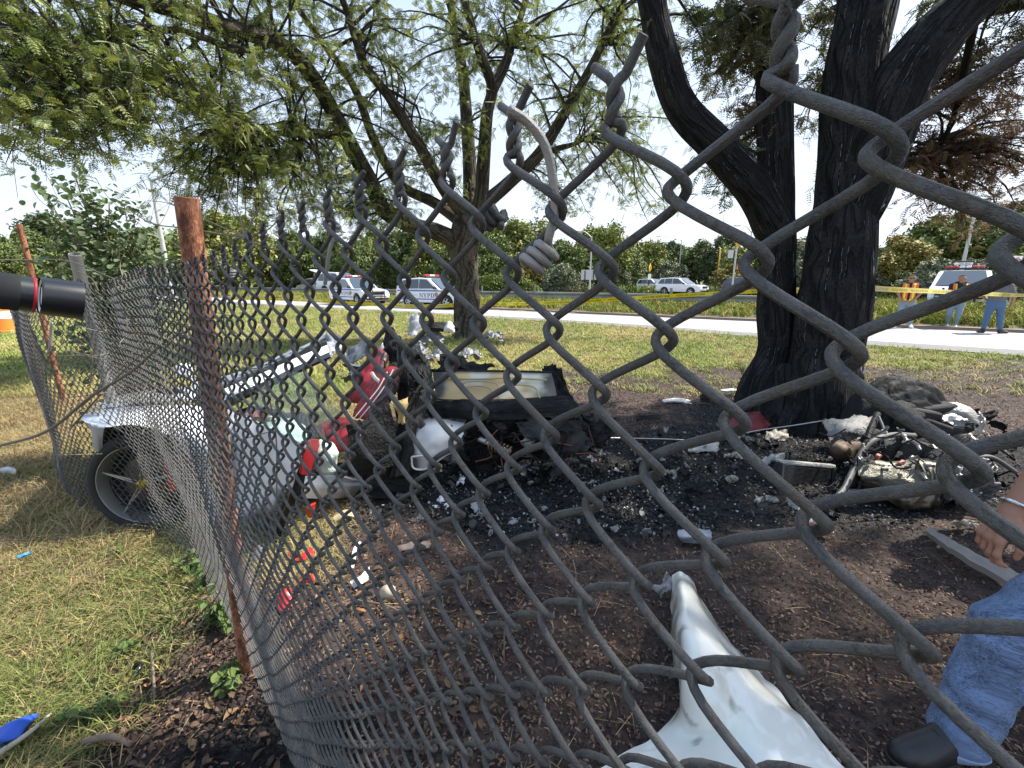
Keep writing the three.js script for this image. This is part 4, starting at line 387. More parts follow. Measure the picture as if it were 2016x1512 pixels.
{ const c = P(2000, 521, 16.5), o = thing('no_entry_sign', 'white board with a red no entry disc on a post', 'sign', V(c.x, landH(c.x, 16.5), -16.5)), y = c.y - o.position.y, t = canvasTex(256, 256, (x, w, h) => { x.fillStyle = '#ededea'; x.fillRect(0, 0, w, h); x.fillStyle = '#b5121b'; x.beginPath(); x.arc(128, 128, 114, 0, 7); x.fill(); x.fillStyle = '#f2f2f0'; x.fillRect(44, 112, 168, 32); x.font = 'bold 34px sans-serif'; x.textAlign = 'center'; x.fillText('DO NOT', 128, 90); x.fillText('ENTER', 128, 190); }); const q = E(0, 0.35, 0); part(o, 'board', put(box(0.62, 0.62, 0.015, 0, 0, 0, 0.004), V(0, y, 0), q), aluBack); part(o, 'face', put(new THREE.PlaneGeometry(0.6, 0.6), V(0, y, 0.012), q), decalM(t)); for (const s of [-0.2, 0.2]) part(o, 'post', tube([V(s, -0.1, -0.06), V(s, y, -0.06), V(s, y + 0.2, -0.06)], 0.025, 4, 6), mat([0.5, 0.32, 0.26], 0.7)); }
{ const t = canvasTex(2048, 64, (x, w, h) => { x.fillStyle = '#e8d800'; x.fillRect(0, 0, w, h); x.fillStyle = '#191600'; x.font = 'bold 40px sans-serif'; x.textBaseline = 'middle'; for (let i = 0; i < 3; i++) x.fillText('POLICE LINE  DO NOT CROSS', 30 + i * 690, 34); }); t.wrapS = THREE.RepeatWrapping; const tm = phys([0.95, 0.9, 0.55], 0.35, { map: t, transmission: 0.25, thickness: 0 });
  const tape = (pts, w, label, seed) => { const c = curve(pts), n = 90, pos = [], uv = [], idx = []; let L = 0, l; for (let i = 0; i <= n; i++) { const p = c.getPoint(i / n); if (l) L += p.distanceTo(l); l = p; const k = 0.6 * n3(i * 0.16, seed), T = c.getTangent(i / n), s = V(-T.z, 0, T.x).multiplyScalar(Math.sin(k)).add(V(0, Math.cos(k), 0)).multiplyScalar(w / 2); for (const q of [1, -1]) { pos.push(p.x + s.x * q, p.y + s.y * q, p.z + s.z * q); uv.push(L / 2.6, q > 0 ? 1 : 0); } if (i) { const a = i * 2; idx.push(a - 2, a - 1, a, a, a - 1, a + 1); } } solo('police_tape', geom(pos, idx, uv), tm, label, 'tape'); };
  tape(pd([[440, 588, 23], [560, 590, 20], [640, 594, 18], [740, 600, 15], [830, 603, 13.5], [893, 601, 12.1]]), 0.11, 'yellow police tape running from the far kerb to the unburnt trunk', 2);
  tape(pd([[945, 599, 12.2], [1020, 598, 12.2], [1130, 594, 12], [1260, 586, 11.6], [1400, 578, 11.2], [1500, 573, 10.4], [1580, 571, 8], [1640, 568, 5.9]]), 0.1, 'yellow police tape stretched between the unburnt and the burnt trunk', 5);
  tape(pd([[1690, 566, 5.2], [1760, 570, 6.4], [1850, 574, 7.4], [1950, 579, 8.4], [2030, 582, 9], [2300, 590, 11]]), 0.075, 'yellow police tape crossing in front of the men in vests', 8); }
const charLace = mat([0.02, 0.02, 0.02], 0.8);

// ---------- people ----------
const skinM = phys([0.34, 0.17, 0.105], 0.6), denim = (c) => mat(c, 0.95, 0, {});
// joints of a standing figure 1.76 m tall facing +z; pose overrides move them
const STAND = { pelvis: [0, 0.95, 0], belly: [0, 1.1, 0.02], chest: [0, 1.32, 0.01], neck: [0, 1.5, 0], head: [0, 1.655, 0.02], sL: [0.19, 1.43, 0], eL: [0.25, 1.14, -0.02], wL: [0.25, 0.89, 0.05], hL: [0.245, 0.8, 0.07], sR: [-0.19, 1.43, 0], eR: [-0.25, 1.14, -0.02], wR: [-0.25, 0.89, 0.05], hR: [-0.245, 0.8, 0.07], pL: [0.1, 0.92, 0], kL: [0.12, 0.49, 0.02], aL: [0.13, 0.08, -0.02], tL: [0.15, 0.03, 0.16], pR: [-0.1, 0.92, 0], kR: [-0.12, 0.49, 0.02], aR: [-0.13, 0.08, -0.02], tR: [-0.15, 0.03, 0.16] };
function fieldOf(bones, k) { const fs = bones.map(([a, b, r1, r2]) => capsule(...a, ...b, r1, r2)); return (x, y, z) => { let d = 9; for (const f of fs) d = smin(d, f(x, y, z), k); return d; }; }
function handBones(w, h, dir, side, curl = 0.5) { const W0 = V(...w), D = V(...h).sub(W0).normalize(), S = V(...dir).addScaledVector(D, -V(...dir).dot(D)).normalize(), N = D.clone().cross(S).multiplyScalar(side), at = (a, b, c) => { const p = W0.clone().addScaledVector(D, a).addScaledVector(S, b).addScaledVector(N, c); return [p.x, p.y, p.z]; }, B = [];
  B.push([at(0, 0, 0), at(0.05, 0.012, 0), 0.026, 0.026], [at(0.03, -0.012, 0), at(0.088, -0.028, 0), 0.02, 0.014], [at(0.04, 0.02, 0), at(0.092, 0.028, 0), 0.022, 0.014], [at(0.04, 0, 0), at(0.092, 0, 0), 0.02, 0.015]);
  const F = [[0.033, 0.042, 0.027, 0.022], [0.011, 0.046, 0.03, 0.023], [-0.011, 0.042, 0.028, 0.022], [-0.032, 0.034, 0.021, 0.019]]; F.forEach(([s, a, b, c], i) => { let o = 0.09, n = 0, an = curl * (0.6 + 0.18 * i), p = at(o, s, n); for (const [len, r1, r2, q] of [[a, 0.0094, 0.0088, 1], [b, 0.0088, 0.008, 1.4], [c, 0.008, 0.0068, 0.9]]) { o += len * Math.cos(an); n += len * Math.sin(an); const e = at(o, s * (1 + 0.09 * (q + 0.2)), n); B.push([p, e, r1, r2]); p = e; an += curl * q; } });
  B.push([at(0.02, 0.026, 0.004), at(0.055, 0.052, 0.018), 0.016, 0.0125], [at(0.055, 0.052, 0.018), at(0.085, 0.058, 0.034), 0.0122, 0.0105], [at(0.085, 0.058, 0.034), at(0.108, 0.052, 0.045), 0.0105, 0.0085]); return B; }
function person(label, pos, turn, { pose = {}, fat = 0, cell = 0.022, top, sleeve = 0.5, legs, shoes, hair, vest, shades, hem = 0.0, group, fine, hood, flare = 0, wrinkle = 0.006 }) {
  const o = thing('person', label, 'person', pos, turn, group), J = { ...STAND, ...pose }, f = fat;
  const torso = (e) => [[J.pelvis, J.belly, 0.135 + f * 0.7 + e, 0.135 + f + e], [J.belly, J.chest, 0.135 + f + e, 0.145 + f * 0.5 + e], [[J.chest[0] - 0.07, J.chest[1] + 0.03, J.chest[2]], [J.chest[0] + 0.07, J.chest[1] + 0.03, J.chest[2]], 0.115 + f * 0.5 + e, 0.115 + f * 0.5 + e], [J.sL, J.sR, 0.075 + e, 0.075 + e], [J.chest, J.neck, 0.1 + e, 0.062 + e]];
  const arms = (e, t = 1) => ['L', 'R'].flatMap((s) => { const S = J['s' + s], El = J['e' + s], Wr = J['w' + s]; return t <= 1 ? [[S, S.map((v, i) => lerp(v, El[i], t)), 0.066 + f * 0.2 + e, lerp(0.066, 0.046, t) + f * 0.15 + e]] : [[S, El, 0.066 + f * 0.2 + e, 0.046 + e], [El, Wr, 0.045 + e, 0.03 + e]]; });
  const limbs = (e) => ['L', 'R'].flatMap((s) => [[J['p' + s], J['k' + s], 0.098 + f * 0.3 + e, 0.062 + e], [J['k' + s], J['a' + s], 0.06 + e + (e > 0 ? flare * 0.5 : 0), 0.042 + e + (e > 0 ? flare : 0)]]);
  const head = [[[J.head[0], J.head[1] + 0.045, J.head[2] - 0.015], [J.head[0], J.head[1] + 0.02, J.head[2] - 0.02], 0.092, 0.088], [J.head, [J.head[0], J.head[1] - 0.075, J.head[2] + 0.035], 0.076, 0.05], [J.neck, [J.head[0], J.head[1] - 0.06, J.head[2] - 0.02], 0.062, 0.056], [[J.head[0], J.head[1] + 0.01, J.head[2] + 0.085], [J.head[0], J.head[1] - 0.025, J.head[2] + 0.1], 0.011, 0.016], [[J.head[0] - 0.085, J.head[1], J.head[2] - 0.01], [J.head[0] - 0.085, J.head[1] + 0.03, J.head[2] - 0.02], 0.016, 0.02], [[J.head[0] + 0.085, J.head[1], J.head[2] - 0.01], [J.head[0] + 0.085, J.head[1] + 0.03, J.head[2] - 0.02], 0.016, 0.02]];
  const simple = fine ? [] : ['L', 'R'].flatMap((s) => [[J['w' + s], J['h' + s], 0.034, 0.03], [J['h' + s], [J['h' + s][0], J['h' + s][1] - 0.05, J['h' + s][2] + 0.03], 0.03, 0.018]]);
  const skin = [...torso(-0.012), ...arms(0, 2), ...limbs(-0.012), ...head, ...simple], feet = ['L', 'R'].map((s) => [J['a' + s], J['t' + s], 0.045, 0.035]);
  const bounds = (B, m) => { const lo = [9, 9, 9], hi = [-9, -9, -9]; for (const [a, b, r1, r2] of B) for (const p of [a, b]) for (let i = 0; i < 3; i++) { lo[i] = Math.min(lo[i], p[i] - Math.max(r1, r2) - m); hi[i] = Math.max(hi[i], p[i] + Math.max(r1, r2) + m); } return [lo, hi]; };
  const cloth = (name, B, m, clip, wr = 0.004, k = 0.05, c = cell, parent = o) => { const f0 = fieldOf(B, k), [lo, hi] = bounds(B, 0.03); return part(parent, name, nets((x, y, z) => { let d = f0(x, y, z) + wr * (n3(x * 15, y * 21, z * 15) + 0.9 * Math.abs(n3(x * 8 + y * 5, y * 30, z * 8)) - 0.3); if (clip) d = Math.max(d, clip(x, y, z)); return d; }, lo, hi, c), m); };
  const all = [...skin, ...feet], f0 = fieldOf(all, 0.04), [lo, hi] = bounds(all, 0.03); let bg = nets((x, y, z) => f0(x, y, z), lo, hi, cell);
  if (fine) { const gs = [bg]; for (const [s, dir, curl, sd = s === 'L' ? 1 : -1] of fine) { const B = [[J['e' + s], J['w' + s], 0.045, 0.029], ...handBones(J['w' + s], J['h' + s], dir, sd, curl)], ff = fieldOf(B, 0.007), [l2, h2] = bounds(B.slice(1), 0.012); gs.push(nets((x, y, z) => ff(x, y, z), l2, h2, 0.0032)); } bg = merge(gs); }
  part(o, 'body', bg, skinM);
  if (legs && flare) for (const q of ['L', 'R']) { const A = J['a' + q], K = J['k' + q]; cloth('hem', [[A, K.map((v, i) => lerp(A[i], v, 0.2)), 0.042 + 0.014 + flare + 0.004, 0.05 + 0.014 + flare]], mat([0.24, 0.31, 0.45], 0.95), (x, y, z) => Math.max(y - 0.082, 0.046 - y), wrinkle, 0.02, 0.009); }
  if (legs) cloth('trousers', [...limbs(0.014), [J.pelvis, J.belly, 0.15 + f * 0.7, 0.135 + f]], legs, (x, y, z) => Math.max(y - 1.04, 0.05 + hem - y), wrinkle);
  if (top) cloth('shirt', [...torso(0.012), ...arms(0.016, sleeve)], top, (x, y, z) => Math.max(0.9 - y, y - 1.53));
  if (vest) { const v = cloth('safety_vest', torso(0.03), vest.main, (x, y, z) => Math.max(0.86 - y, y - 1.5, Math.abs(x) - 0.21, z > 0 ? vest.gap - Math.abs(x) : -1)); const band = (n, m, fn) => cloth(n, torso(0.036), m, (x, y, z) => Math.max(0.87 - y, y - 1.5, Math.abs(x) - 0.205, z > 0 ? vest.gap + 0.004 - Math.abs(x) : -1, fn(x, y, z)), 0.004, 0.05, cell, v); band('reflective_stripe', vest.lime, (x, y) => Math.abs(Math.abs(x) - 0.11) - 0.026); band('reflective_band', vest.lime, (x, y) => Math.abs(y - 0.96) - 0.05); band('reflective_band', vest.orange, (x, y) => Math.abs(y - 1.07) - 0.012); }
  for (const s of ['L', 'R']) { const A = J['a' + s], T = J['t' + s], d = V(T[0] - A[0], 0, T[2] - A[2]).normalize(), B = [[[A[0] - d.x * 0.03, A[1] - 0.01, A[2] - d.z * 0.03], [A[0], A[1] + 0.04, A[2]], 0.052, 0.052], [[A[0], A[1] + 0.015, A[2]], T, 0.05, 0.043], [[A[0], A[1] - 0.04, A[2]], T, 0.05, 0.043], [T, [T[0] + d.x * 0.05, T[1] + 0.008, T[2] + d.z * 0.05], 0.046, 0.04]]; const floor = Math.min(A[1] - 0.08, T[1] - 0.03); const sh = cloth('shoe', B, shoes || blackPlastic, (x, y, z) => floor - y, 0.001, 0.03, Math.min(cell, 0.014)); if (flare) { const In = B.map(([a, b, r1, r2]) => [a, b, r1 + 0.006, r2 + 0.006]); cloth('sole', In, mat([0.03, 0.028, 0.026], 0.9), (x, y, z) => Math.max(floor - 0.002 - y, y - floor - 0.026), 0, 0.03, 0.008, sh); for (let k = 0; k < 4; k++) { const t = 0.12 + k * 0.16, c = V(lerp(A[0], T[0], t), lerp(A[1] + 0.064, T[1] + 0.05, t), lerp(A[2], T[2], t)), sd = V(d.z, 0, -d.x); part(sh, 'lace', tube([c.clone().addScaledVector(sd, -0.03).add(V(0, -0.012, 0)), c.clone().add(V(0, 0.002, 0)), c.clone().addScaledVector(sd, 0.03).add(V(0, -0.012, 0))], 0.003, 8, 5), charLace); } } }
  if (hair) cloth('hair', [[[J.head[0], J.head[1] + 0.05, J.head[2] - 0.02], [J.head[0], J.head[1] + 0.02, J.head[2] - 0.03], 0.098, 0.095]], hair, (x, y, z) => Math.max(J.head[1] + 0.0 - y, (z - J.head[2]) * 1.2 + (J.head[1] + 0.06 - y)), 0.003, 0.02, 0.014);
  if (shades) part(o, 'sunglasses', merge([put(box(0.06, 0.036, 0.02, 0, 0, 0, 0.01), V(J.head[0] - 0.036, J.head[1] + 0.02, J.head[2] + 0.085)), put(box(0.06, 0.036, 0.02, 0, 0, 0, 0.01), V(J.head[0] + 0.036, J.head[1] + 0.02, J.head[2] + 0.085)), box(0.18, 0.008, 0.012, J.head[0], J.head[1] + 0.028, J.head[2] + 0.078, 0.002)]), signK);
  if (hood) cloth('hood', [[[-0.1, 1.5, -0.02], [0.1, 1.5, -0.02], 0.075, 0.075], [[0, 1.5, -0.09], [0, 1.54, -0.1], 0.08, 0.07]], hood, (x, y, z) => z - 0.06, 0.004);
  return o; }
const blackTee = mat([0.018, 0.018, 0.02], 0.95), greyTee = mat([0.12, 0.12, 0.125], 0.95), jeansPale = mat([0.2, 0.28, 0.37], 0.95), jeansMid = mat([0.07, 0.13, 0.24], 0.95), greyHair = mat([0.3, 0.27, 0.24], 0.9), brownHair = mat([0.05, 0.035, 0.025], 0.9), vestSet = { main: mat([0.8, 0.14, 0.035], 0.7), lime: mat([0.72, 0.72, 0.04], 0.6), orange: mat([0.75, 0.3, 0.2], 0.6), gap: 0.03 };
const face = (p) => Math.atan2(-p.x, -p.z) ; // turned to the camera's side of the road
{ const p1 = W(13.6, 0.012, 15.1), p2 = W(15.1, 0.012, 14.9), p3 = W(14.9, 0.012, 13.5);
  person('person in orange safety vest, black shirt and sunglasses with hands together', p1, -0.75, { top: blackTee, legs: jeansPale, shoes: signW, hair: brownHair, shades: true, vest: vestSet, sleeve: 0.45, pose: { eL: [0.27, 1.16, 0.0], wL: [0.15, 0.93, 0.16], hL: [0.07, 0.88, 0.2], eR: [-0.27, 1.16, 0], wR: [-0.15, 0.93, 0.16], hR: [-0.07, 0.88, 0.2], kL: [0.15, 0.49, 0.02], aL: [0.19, 0.08, -0.02], tL: [0.24, 0.03, 0.14], kR: [-0.13, 0.49, 0.03], aR: [-0.16, 0.08, 0], tR: [-0.22, 0.03, 0.15] } });
  person('person in open orange vest over black hooded top with arms folded', p2, -0.6, { top: blackTee, legs: jeansPale, shoes: signW, hair: brownHair, vest: { ...vestSet, gap: 0.1 }, sleeve: 2, fat: 0.02, hood: blackTee, pose: { head: [0, 1.64, 0.03], eL: [0.27, 1.15, 0.08], wL: [0.05, 1.12, 0.2], hL: [-0.03, 1.14, 0.22], eR: [-0.27, 1.15, 0.08], wR: [-0.05, 1.1, 0.22], hR: [0.04, 1.12, 0.23], kL: [0.1, 0.49, 0.06], aL: [0.06, 0.08, 0.08], tL: [0.1, 0.03, 0.24] } });
  person('person in grey polo shirt and blue jeans with back turned', p3, 2.5, { top: greyTee, legs: jeansMid, shoes: blackPlastic, hair: greyHair, sleeve: 0.75, fat: 0.05, pose: { eL: [0.33, 1.14, 0.04], wL: [0.2, 1.02, 0.2], hL: [0.14, 1.04, 0.24], eR: [-0.34, 1.13, -0.02], wR: [-0.34, 0.9, 0.06], hR: [-0.33, 0.82, 0.08], kR: [-0.17, 0.49, 0.04], aR: [-0.24, 0.08, 0.03], tR: [-0.38, 0.03, 0.15], kL: [0.12, 0.49, 0], aL: [0.15, 0.08, -0.06], tL: [0.2, 0.03, 0.1] } }); }
// the man beside the fence, mostly out of frame
{ const dn = tex(256, 256, (u, v) => { const k = 0.8 + 0.45 * tileN(u, v, 90, 1) + 0.3 * tileN(u, v, 6, 4) + 0.2 * tileN(u, v, 30, 7); return [k * 0.92, k * 0.97, k]; }); const jm = mat([0.2, 0.27, 0.42], 0.95, 0, { map: rep(dn, 3, 3), bumpMap: rep(dn, 8, 8), bumpScale: 0.002 });
  const A = G(1890, 1445, 0.1), turn = -1.4, q0 = E(0, turn, 0), hip = W(1.98, 0.93, 1.16), org = hip.clone().sub(V(0.1, 0, 0).applyQuaternion(q0)).setY(0), q = E(0, -turn, 0), loc = (p) => { const v = p.clone().sub(org).applyQuaternion(q); return [v.x, v.y, v.z]; };
  const wr = P(1992, 1012, 1.2), hd = P(1936, 1072, 1.2), el = P(2110, 850, 1.24), ankle = loc(V(A.x, 0.1, A.z)), toe = loc(G(1800, 1484, 0.035)), knee = loc(G(1990, 1240, 0.5)), sh = loc(W(1.98, 1.42, 1.1));
  const a = person('person in blue jeans and black leather shoes standing beside the engine debris', org, turn, { cell: 0.0115, flare: 0.026, wrinkle: 0.011, top: mat([0.02, 0.035, 0.09], 0.95), sleeve: 0.8, legs: jm, shoes: phys([0.018, 0.017, 0.017], 0.45), hair: greyHair, fine: [['L', V(-0.1, 0.1, 1).applyQuaternion(q).toArray(), 0.55, -1], ['R', [0.2, 0, 1], 0.4]], hem: 0.0, pose: { wL: loc(wr), hL: loc(hd), eL: loc(el), kL: knee, aL: ankle, tL: toe, sL: sh, eR: [-0.27, 1.14, -0.2], wR: [-0.27, 0.92, -0.28], hR: [-0.27, 0.83, -0.28], pL: loc(W(1.97, 0.92, 1.16)), kR: [-0.1, 0.49, -0.12], aR: [-0.12, 0.1, -0.34], tR: [-0.16, 0.03, -0.17] } });
  const B = loc(wr.clone().lerp(el, 0.1)); const ring = part(a, 'bracelet', new THREE.TorusGeometry(0.037, 0.006, 8, 30), chromeM); ring.position.set(...B); ring.quaternion.setFromUnitVectors(V(0, 0, 1), V(...loc(el)).sub(V(...loc(wr))).normalize()); }
// someone just out of frame whose shadow falls on the soil
person('person in dark clothes standing past the end of the charred plank', W(3.55, 0, 2.5), -1.6, { cell: 0.03, top: greyTee, legs: jeansMid, shoes: blackPlastic, hair: brownHair, sleeve: 0.6, pose: { eL: [0.34, 1.2, 0], wL: [0.2, 1.0, 0.12], hL: [0.14, 1.0, 0.15] } });
// the photographer whose long lens reaches into the frame
{ const tip = P(160, 592, 1.24), back = W(-1.56, 1.665, 0.78), o = thing('telephoto_camera', 'long black telephoto lens with a red ring on a camera', 'camera', back), d = tip.clone().sub(back), L = d.length(); o.quaternion.setFromUnitVectors(V(0, 1, 0), d.clone().normalize()); o.scale.set(1.14, 1, 1.14); const lb = phys([0.014, 0.014, 0.016], 0.38, { clearcoat: 0.3 }), rib = mat([0.02, 0.02, 0.021], 0.8);
  part(o, 'barrel', lathe([[0.031, 0.03], [0.034, 0.1], [0.037, L * 0.42], [0.0385, L * 0.45], [0.0385, L * 0.62], [0.04, L * 0.85]], 40), lb); const rb = []; for (let i = 0; i < 11; i++) rb.push([0.0405 + (i & 1) * 0.001, L * (0.66 + i * 0.014)]); part(o, 'zoom_ring', lathe(rb, 40), rib); part(o, 'red_ring', lathe([[0.0395, L * 0.838], [0.0418, L * 0.84], [0.0418, L * 0.848], [0.0395, L * 0.85]], 40), mat([0.4, 0.015, 0.03], 0.5)); part(o, 'lens_hood', lathe([[0.041, L * 0.862], [0.0435, L * 0.87], [0.046, L], [0.0435, L], [0.041, L * 0.88], [0.03, L * 0.87]], 44), lb); part(o, 'glass', new THREE.SphereGeometry(0.1, 24, 8, 0, 6.3, 0, 0.4).translate(0, L * 0.88 - 0.1, 0), autoGlass); part(o, 'body', box(0.15, 0.07, 0.11, 0, 0, 0, 0.02), blackPlastic); part(o, 'mark', box(0.008, 0.016, 0.004, 0.014, L * 0.6, 0.036), signW);
  const org = W(-1.82, 0, 0.5), turn = Math.atan2(d.x, d.z), q = E(0, -turn, 0), loc = (p) => { const v = p.clone().sub(org).applyQuaternion(q); return [v.x, v.y, v.z]; }, g1 = loc(back.clone().add(V(-0.02, -0.05, 0.04))), g2 = loc(back.clone().lerp(tip, 0.22).add(V(0, -0.055, 0)));
  person('person in black top aiming a long telephoto lens over the fence', org, turn, { cell: 0.02, top: blackTee, legs: jeansMid, shoes: blackPlastic, hair: brownHair, sleeve: 0.5, pose: { eL: [0.22, 1.2, 0.24], wL: [g2[0] + 0.03, g2[1] - 0.05, g2[2] - 0.05], hL: g2, eR: [-0.3, 1.22, 0.1], wR: [g1[0] - 0.05, g1[1] - 0.03, g1[2] - 0.05], hR: g1 } }); }

// ---------- the wreck ----------
const rough1 = tex(256, 256, (u, v) => 0.5 + 0.5 * tileN(u, v, 10, 1) + 0.35 * tileN(u, v, 40, 2) + 0.2 * tileN(u, v, 90, 3));
const carWhite = phys([0.74, 0.75, 0.76], 0.3, { clearcoat: 1, clearcoatRoughness: 0.06 }), carTint = phys([1, 1, 1], 0.32, { clearcoat: 0.8, clearcoatRoughness: 0.12, vertexColors: true }), charM = phys([0.011, 0.0105, 0.01], 0.72, { specularIntensity: 0.55, bumpMap: rough1, bumpScale: 0.012 }), charGrey = mat([0.033, 0.032, 0.031], 0.85, 0, { bumpMap: rough1, bumpScale: 0.008 }), ashM = mat([0.4, 0.39, 0.37], 0.95, 0, { bumpMap: rough1, bumpScale: 0.008 }), redLeather = phys([0.26, 0.012, 0.016], 0.42, { bumpMap: rough1, bumpScale: 0.001 }), redPlastic = phys([0.5, 0.02, 0.018], 0.35, { clearcoat: 0.5 }), bagM = mat([0.46, 0.56, 0.5], 0.95, 0, { bumpMap: rough1, bumpScale: 0.006 }), aluM = mat([0.5, 0.48, 0.45], 0.5, 0.75, { bumpMap: rough1, bumpScale: 0.004 }), castM = mat([0.17, 0.155, 0.12], 0.5, 0.6, { bumpMap: rough1, bumpScale: 0.006 }), plasticGrey = mat([0.3, 0.31, 0.33], 0.5), trimBlack = phys([0.012, 0.012, 0.013], 0.25, { clearcoat: 0.6 }), foamM = mat([0.5, 0.36, 0.14], 0.95), paneM = phys([0.82, 0.9, 0.88], 0.03, { transmission: 1, thickness: 0, ior: 1.5 }), foilM = mat([0.24, 0.245, 0.25], 0.5, 0.6, { bumpMap: rough1, bumpScale: 0.02 }), pearl = phys([1, 1, 1], 0.3, { vertexColors: true, clearcoat: 0.7, clearcoatRoughness: 0.05, iridescence: 0.15 });
const redSoot = phys([1, 1, 1], 0.45, { vertexColors: true, bumpMap: rough1, bumpScale: 0.002 });
const rowsOf = (...r) => r.map(pd);
const white = [0.74, 0.75, 0.76], soot = (a, k) => a.map((v) => lerp(v, 0.02, k));
const car = thing('wrecked_car', 'front half of a torn white car with red seats pushed against the fence', 'wrecked car', V(-0.08, 0, -0.14));
// wing with arch, bonnet edge, wheel
part(car, 'front_wing', sheet(rowsOf([[139, 830, 2.52], [194, 819, 2.55], [255, 812, 2.58], [312, 809, 2.62], [375, 810, 2.66], [432, 824, 2.68]], [[141, 838, 2.46], [194, 835, 2.46], [250, 830, 2.47], [318, 838, 2.49], [388, 868, 2.5], [445, 905, 2.5]], [[149, 845, 2.43], [189, 856, 2.41], [243, 851, 2.41], [298, 863, 2.42], [334, 880, 2.44], [366, 917, 2.46]]), { nu: 30, nv: 12, th: 0.004, dent: 0.006 }), carWhite);
part(car, 'wing_rear', sheet(rowsOf([[366, 915, 2.46], [400, 885, 2.5], [448, 905, 2.5]], [[378, 945, 2.47], [410, 945, 2.5], [452, 960, 2.5]], [[388, 1000, 2.47], [415, 1005, 2.48], [455, 1020, 2.49]], [[392, 1060, 2.45], [420, 1062, 2.46], [458, 1075, 2.46]]), { nu: 12, nv: 16, th: 0.004, dent: 0.008 }), carWhite);
part(car, 'bonnet', sheet(rowsOf([[142, 828, 2.54], [250, 808, 2.62], [380, 806, 2.7]], [[175, 810, 2.9], [270, 795, 3.0], [385, 785, 3.1]], [[215, 790, 3.4], [290, 775, 3.5], [390, 765, 3.6]]), { nu: 20, nv: 14, th: 0.005, dent: 0.02 }), carWhite);
part(car, 'arch_liner', sheet(rowsOf([[178, 862, 2.5], [243, 856, 2.52], [300, 868, 2.52], [338, 890, 2.53], [372, 930, 2.54]], [[185, 900, 2.75], [250, 880, 2.8], [305, 890, 2.8], [345, 915, 2.8], [378, 960, 2.8]], [[195, 1000, 2.85], [260, 980, 2.95], [310, 985, 2.95], [350, 1000, 2.95], [385, 1020, 2.9]]), { nu: 14, nv: 10, th: 0.01, dent: 0.02 }), charM);
part(car, 'bumper_end', sheet(rowsOf([[148, 848, 2.42], [168, 856, 2.4], [188, 858, 2.4]], [[160, 870, 2.42], [175, 880, 2.42], [186, 884, 2.44]], [[172, 905, 2.46], [178, 912, 2.46], [188, 915, 2.5]]), { th: 0.008, dent: 0.02, seed: 4 }), plasticGrey);
{ const c = P(288, 962, 2.56), w = part(car, 'wheel', lathe([[0.265, -0.1], [0.31, -0.11], [0.335, -0.09], [0.345, -0.05], [0.345, 0.05], [0.335, 0.085], [0.31, 0.105], [0.27, 0.1], [0.26, 0.02]], 48), tyreM); w.position.copy(c); w.rotation.set(Math.PI / 2 - 0.05, 0, -0.1); const sp = [lathe([[0.24, 0.03], [0.262, 0.1], [0.272, 0.1], [0.268, 0.02], [0.25, 0.0]], 40)]; for (let i = 0; i < 5; i++) for (const s of [-1, 1]) sp.push(put(box(0.22, 0.02, 0.013, 0.145, 0.075, s * 0.012, 0.005), V(0, 0, 0), E(0, i * 1.2566 + 0.3 + s * 0.05, -0.05))); part(w, 'rim', merge(sp), mat([0.3, 0.29, 0.27], 0.4, 0.7)); part(w, 'rim_barrel', lathe([[0.255, 0.05], [0.25, -0.09], [0.05, -0.1]], 36), mat([0.03, 0.03, 0.03], 0.6)); part(w, 'centre_cap', lathe([[0, 0.1], [0.03, 0.098], [0.036, 0.07], [0.05, 0.05]], 20), mat([0.5, 0.34, 0.04], 0.4, 0.5)); part(w, 'brake_disc', lathe([[0.05, 0.0], [0.17, 0.0], [0.17, -0.02], [0.05, -0.02]], 32), mat([0.12, 0.11, 0.1], 0.4, 0.7)); const cal = box(0.09, 0.05, 0.2, 0, 0, 0, 0.02); part(w, 'brake_caliper', put(cal, V(0.17, 0.03, -0.02)), redPlastic); }
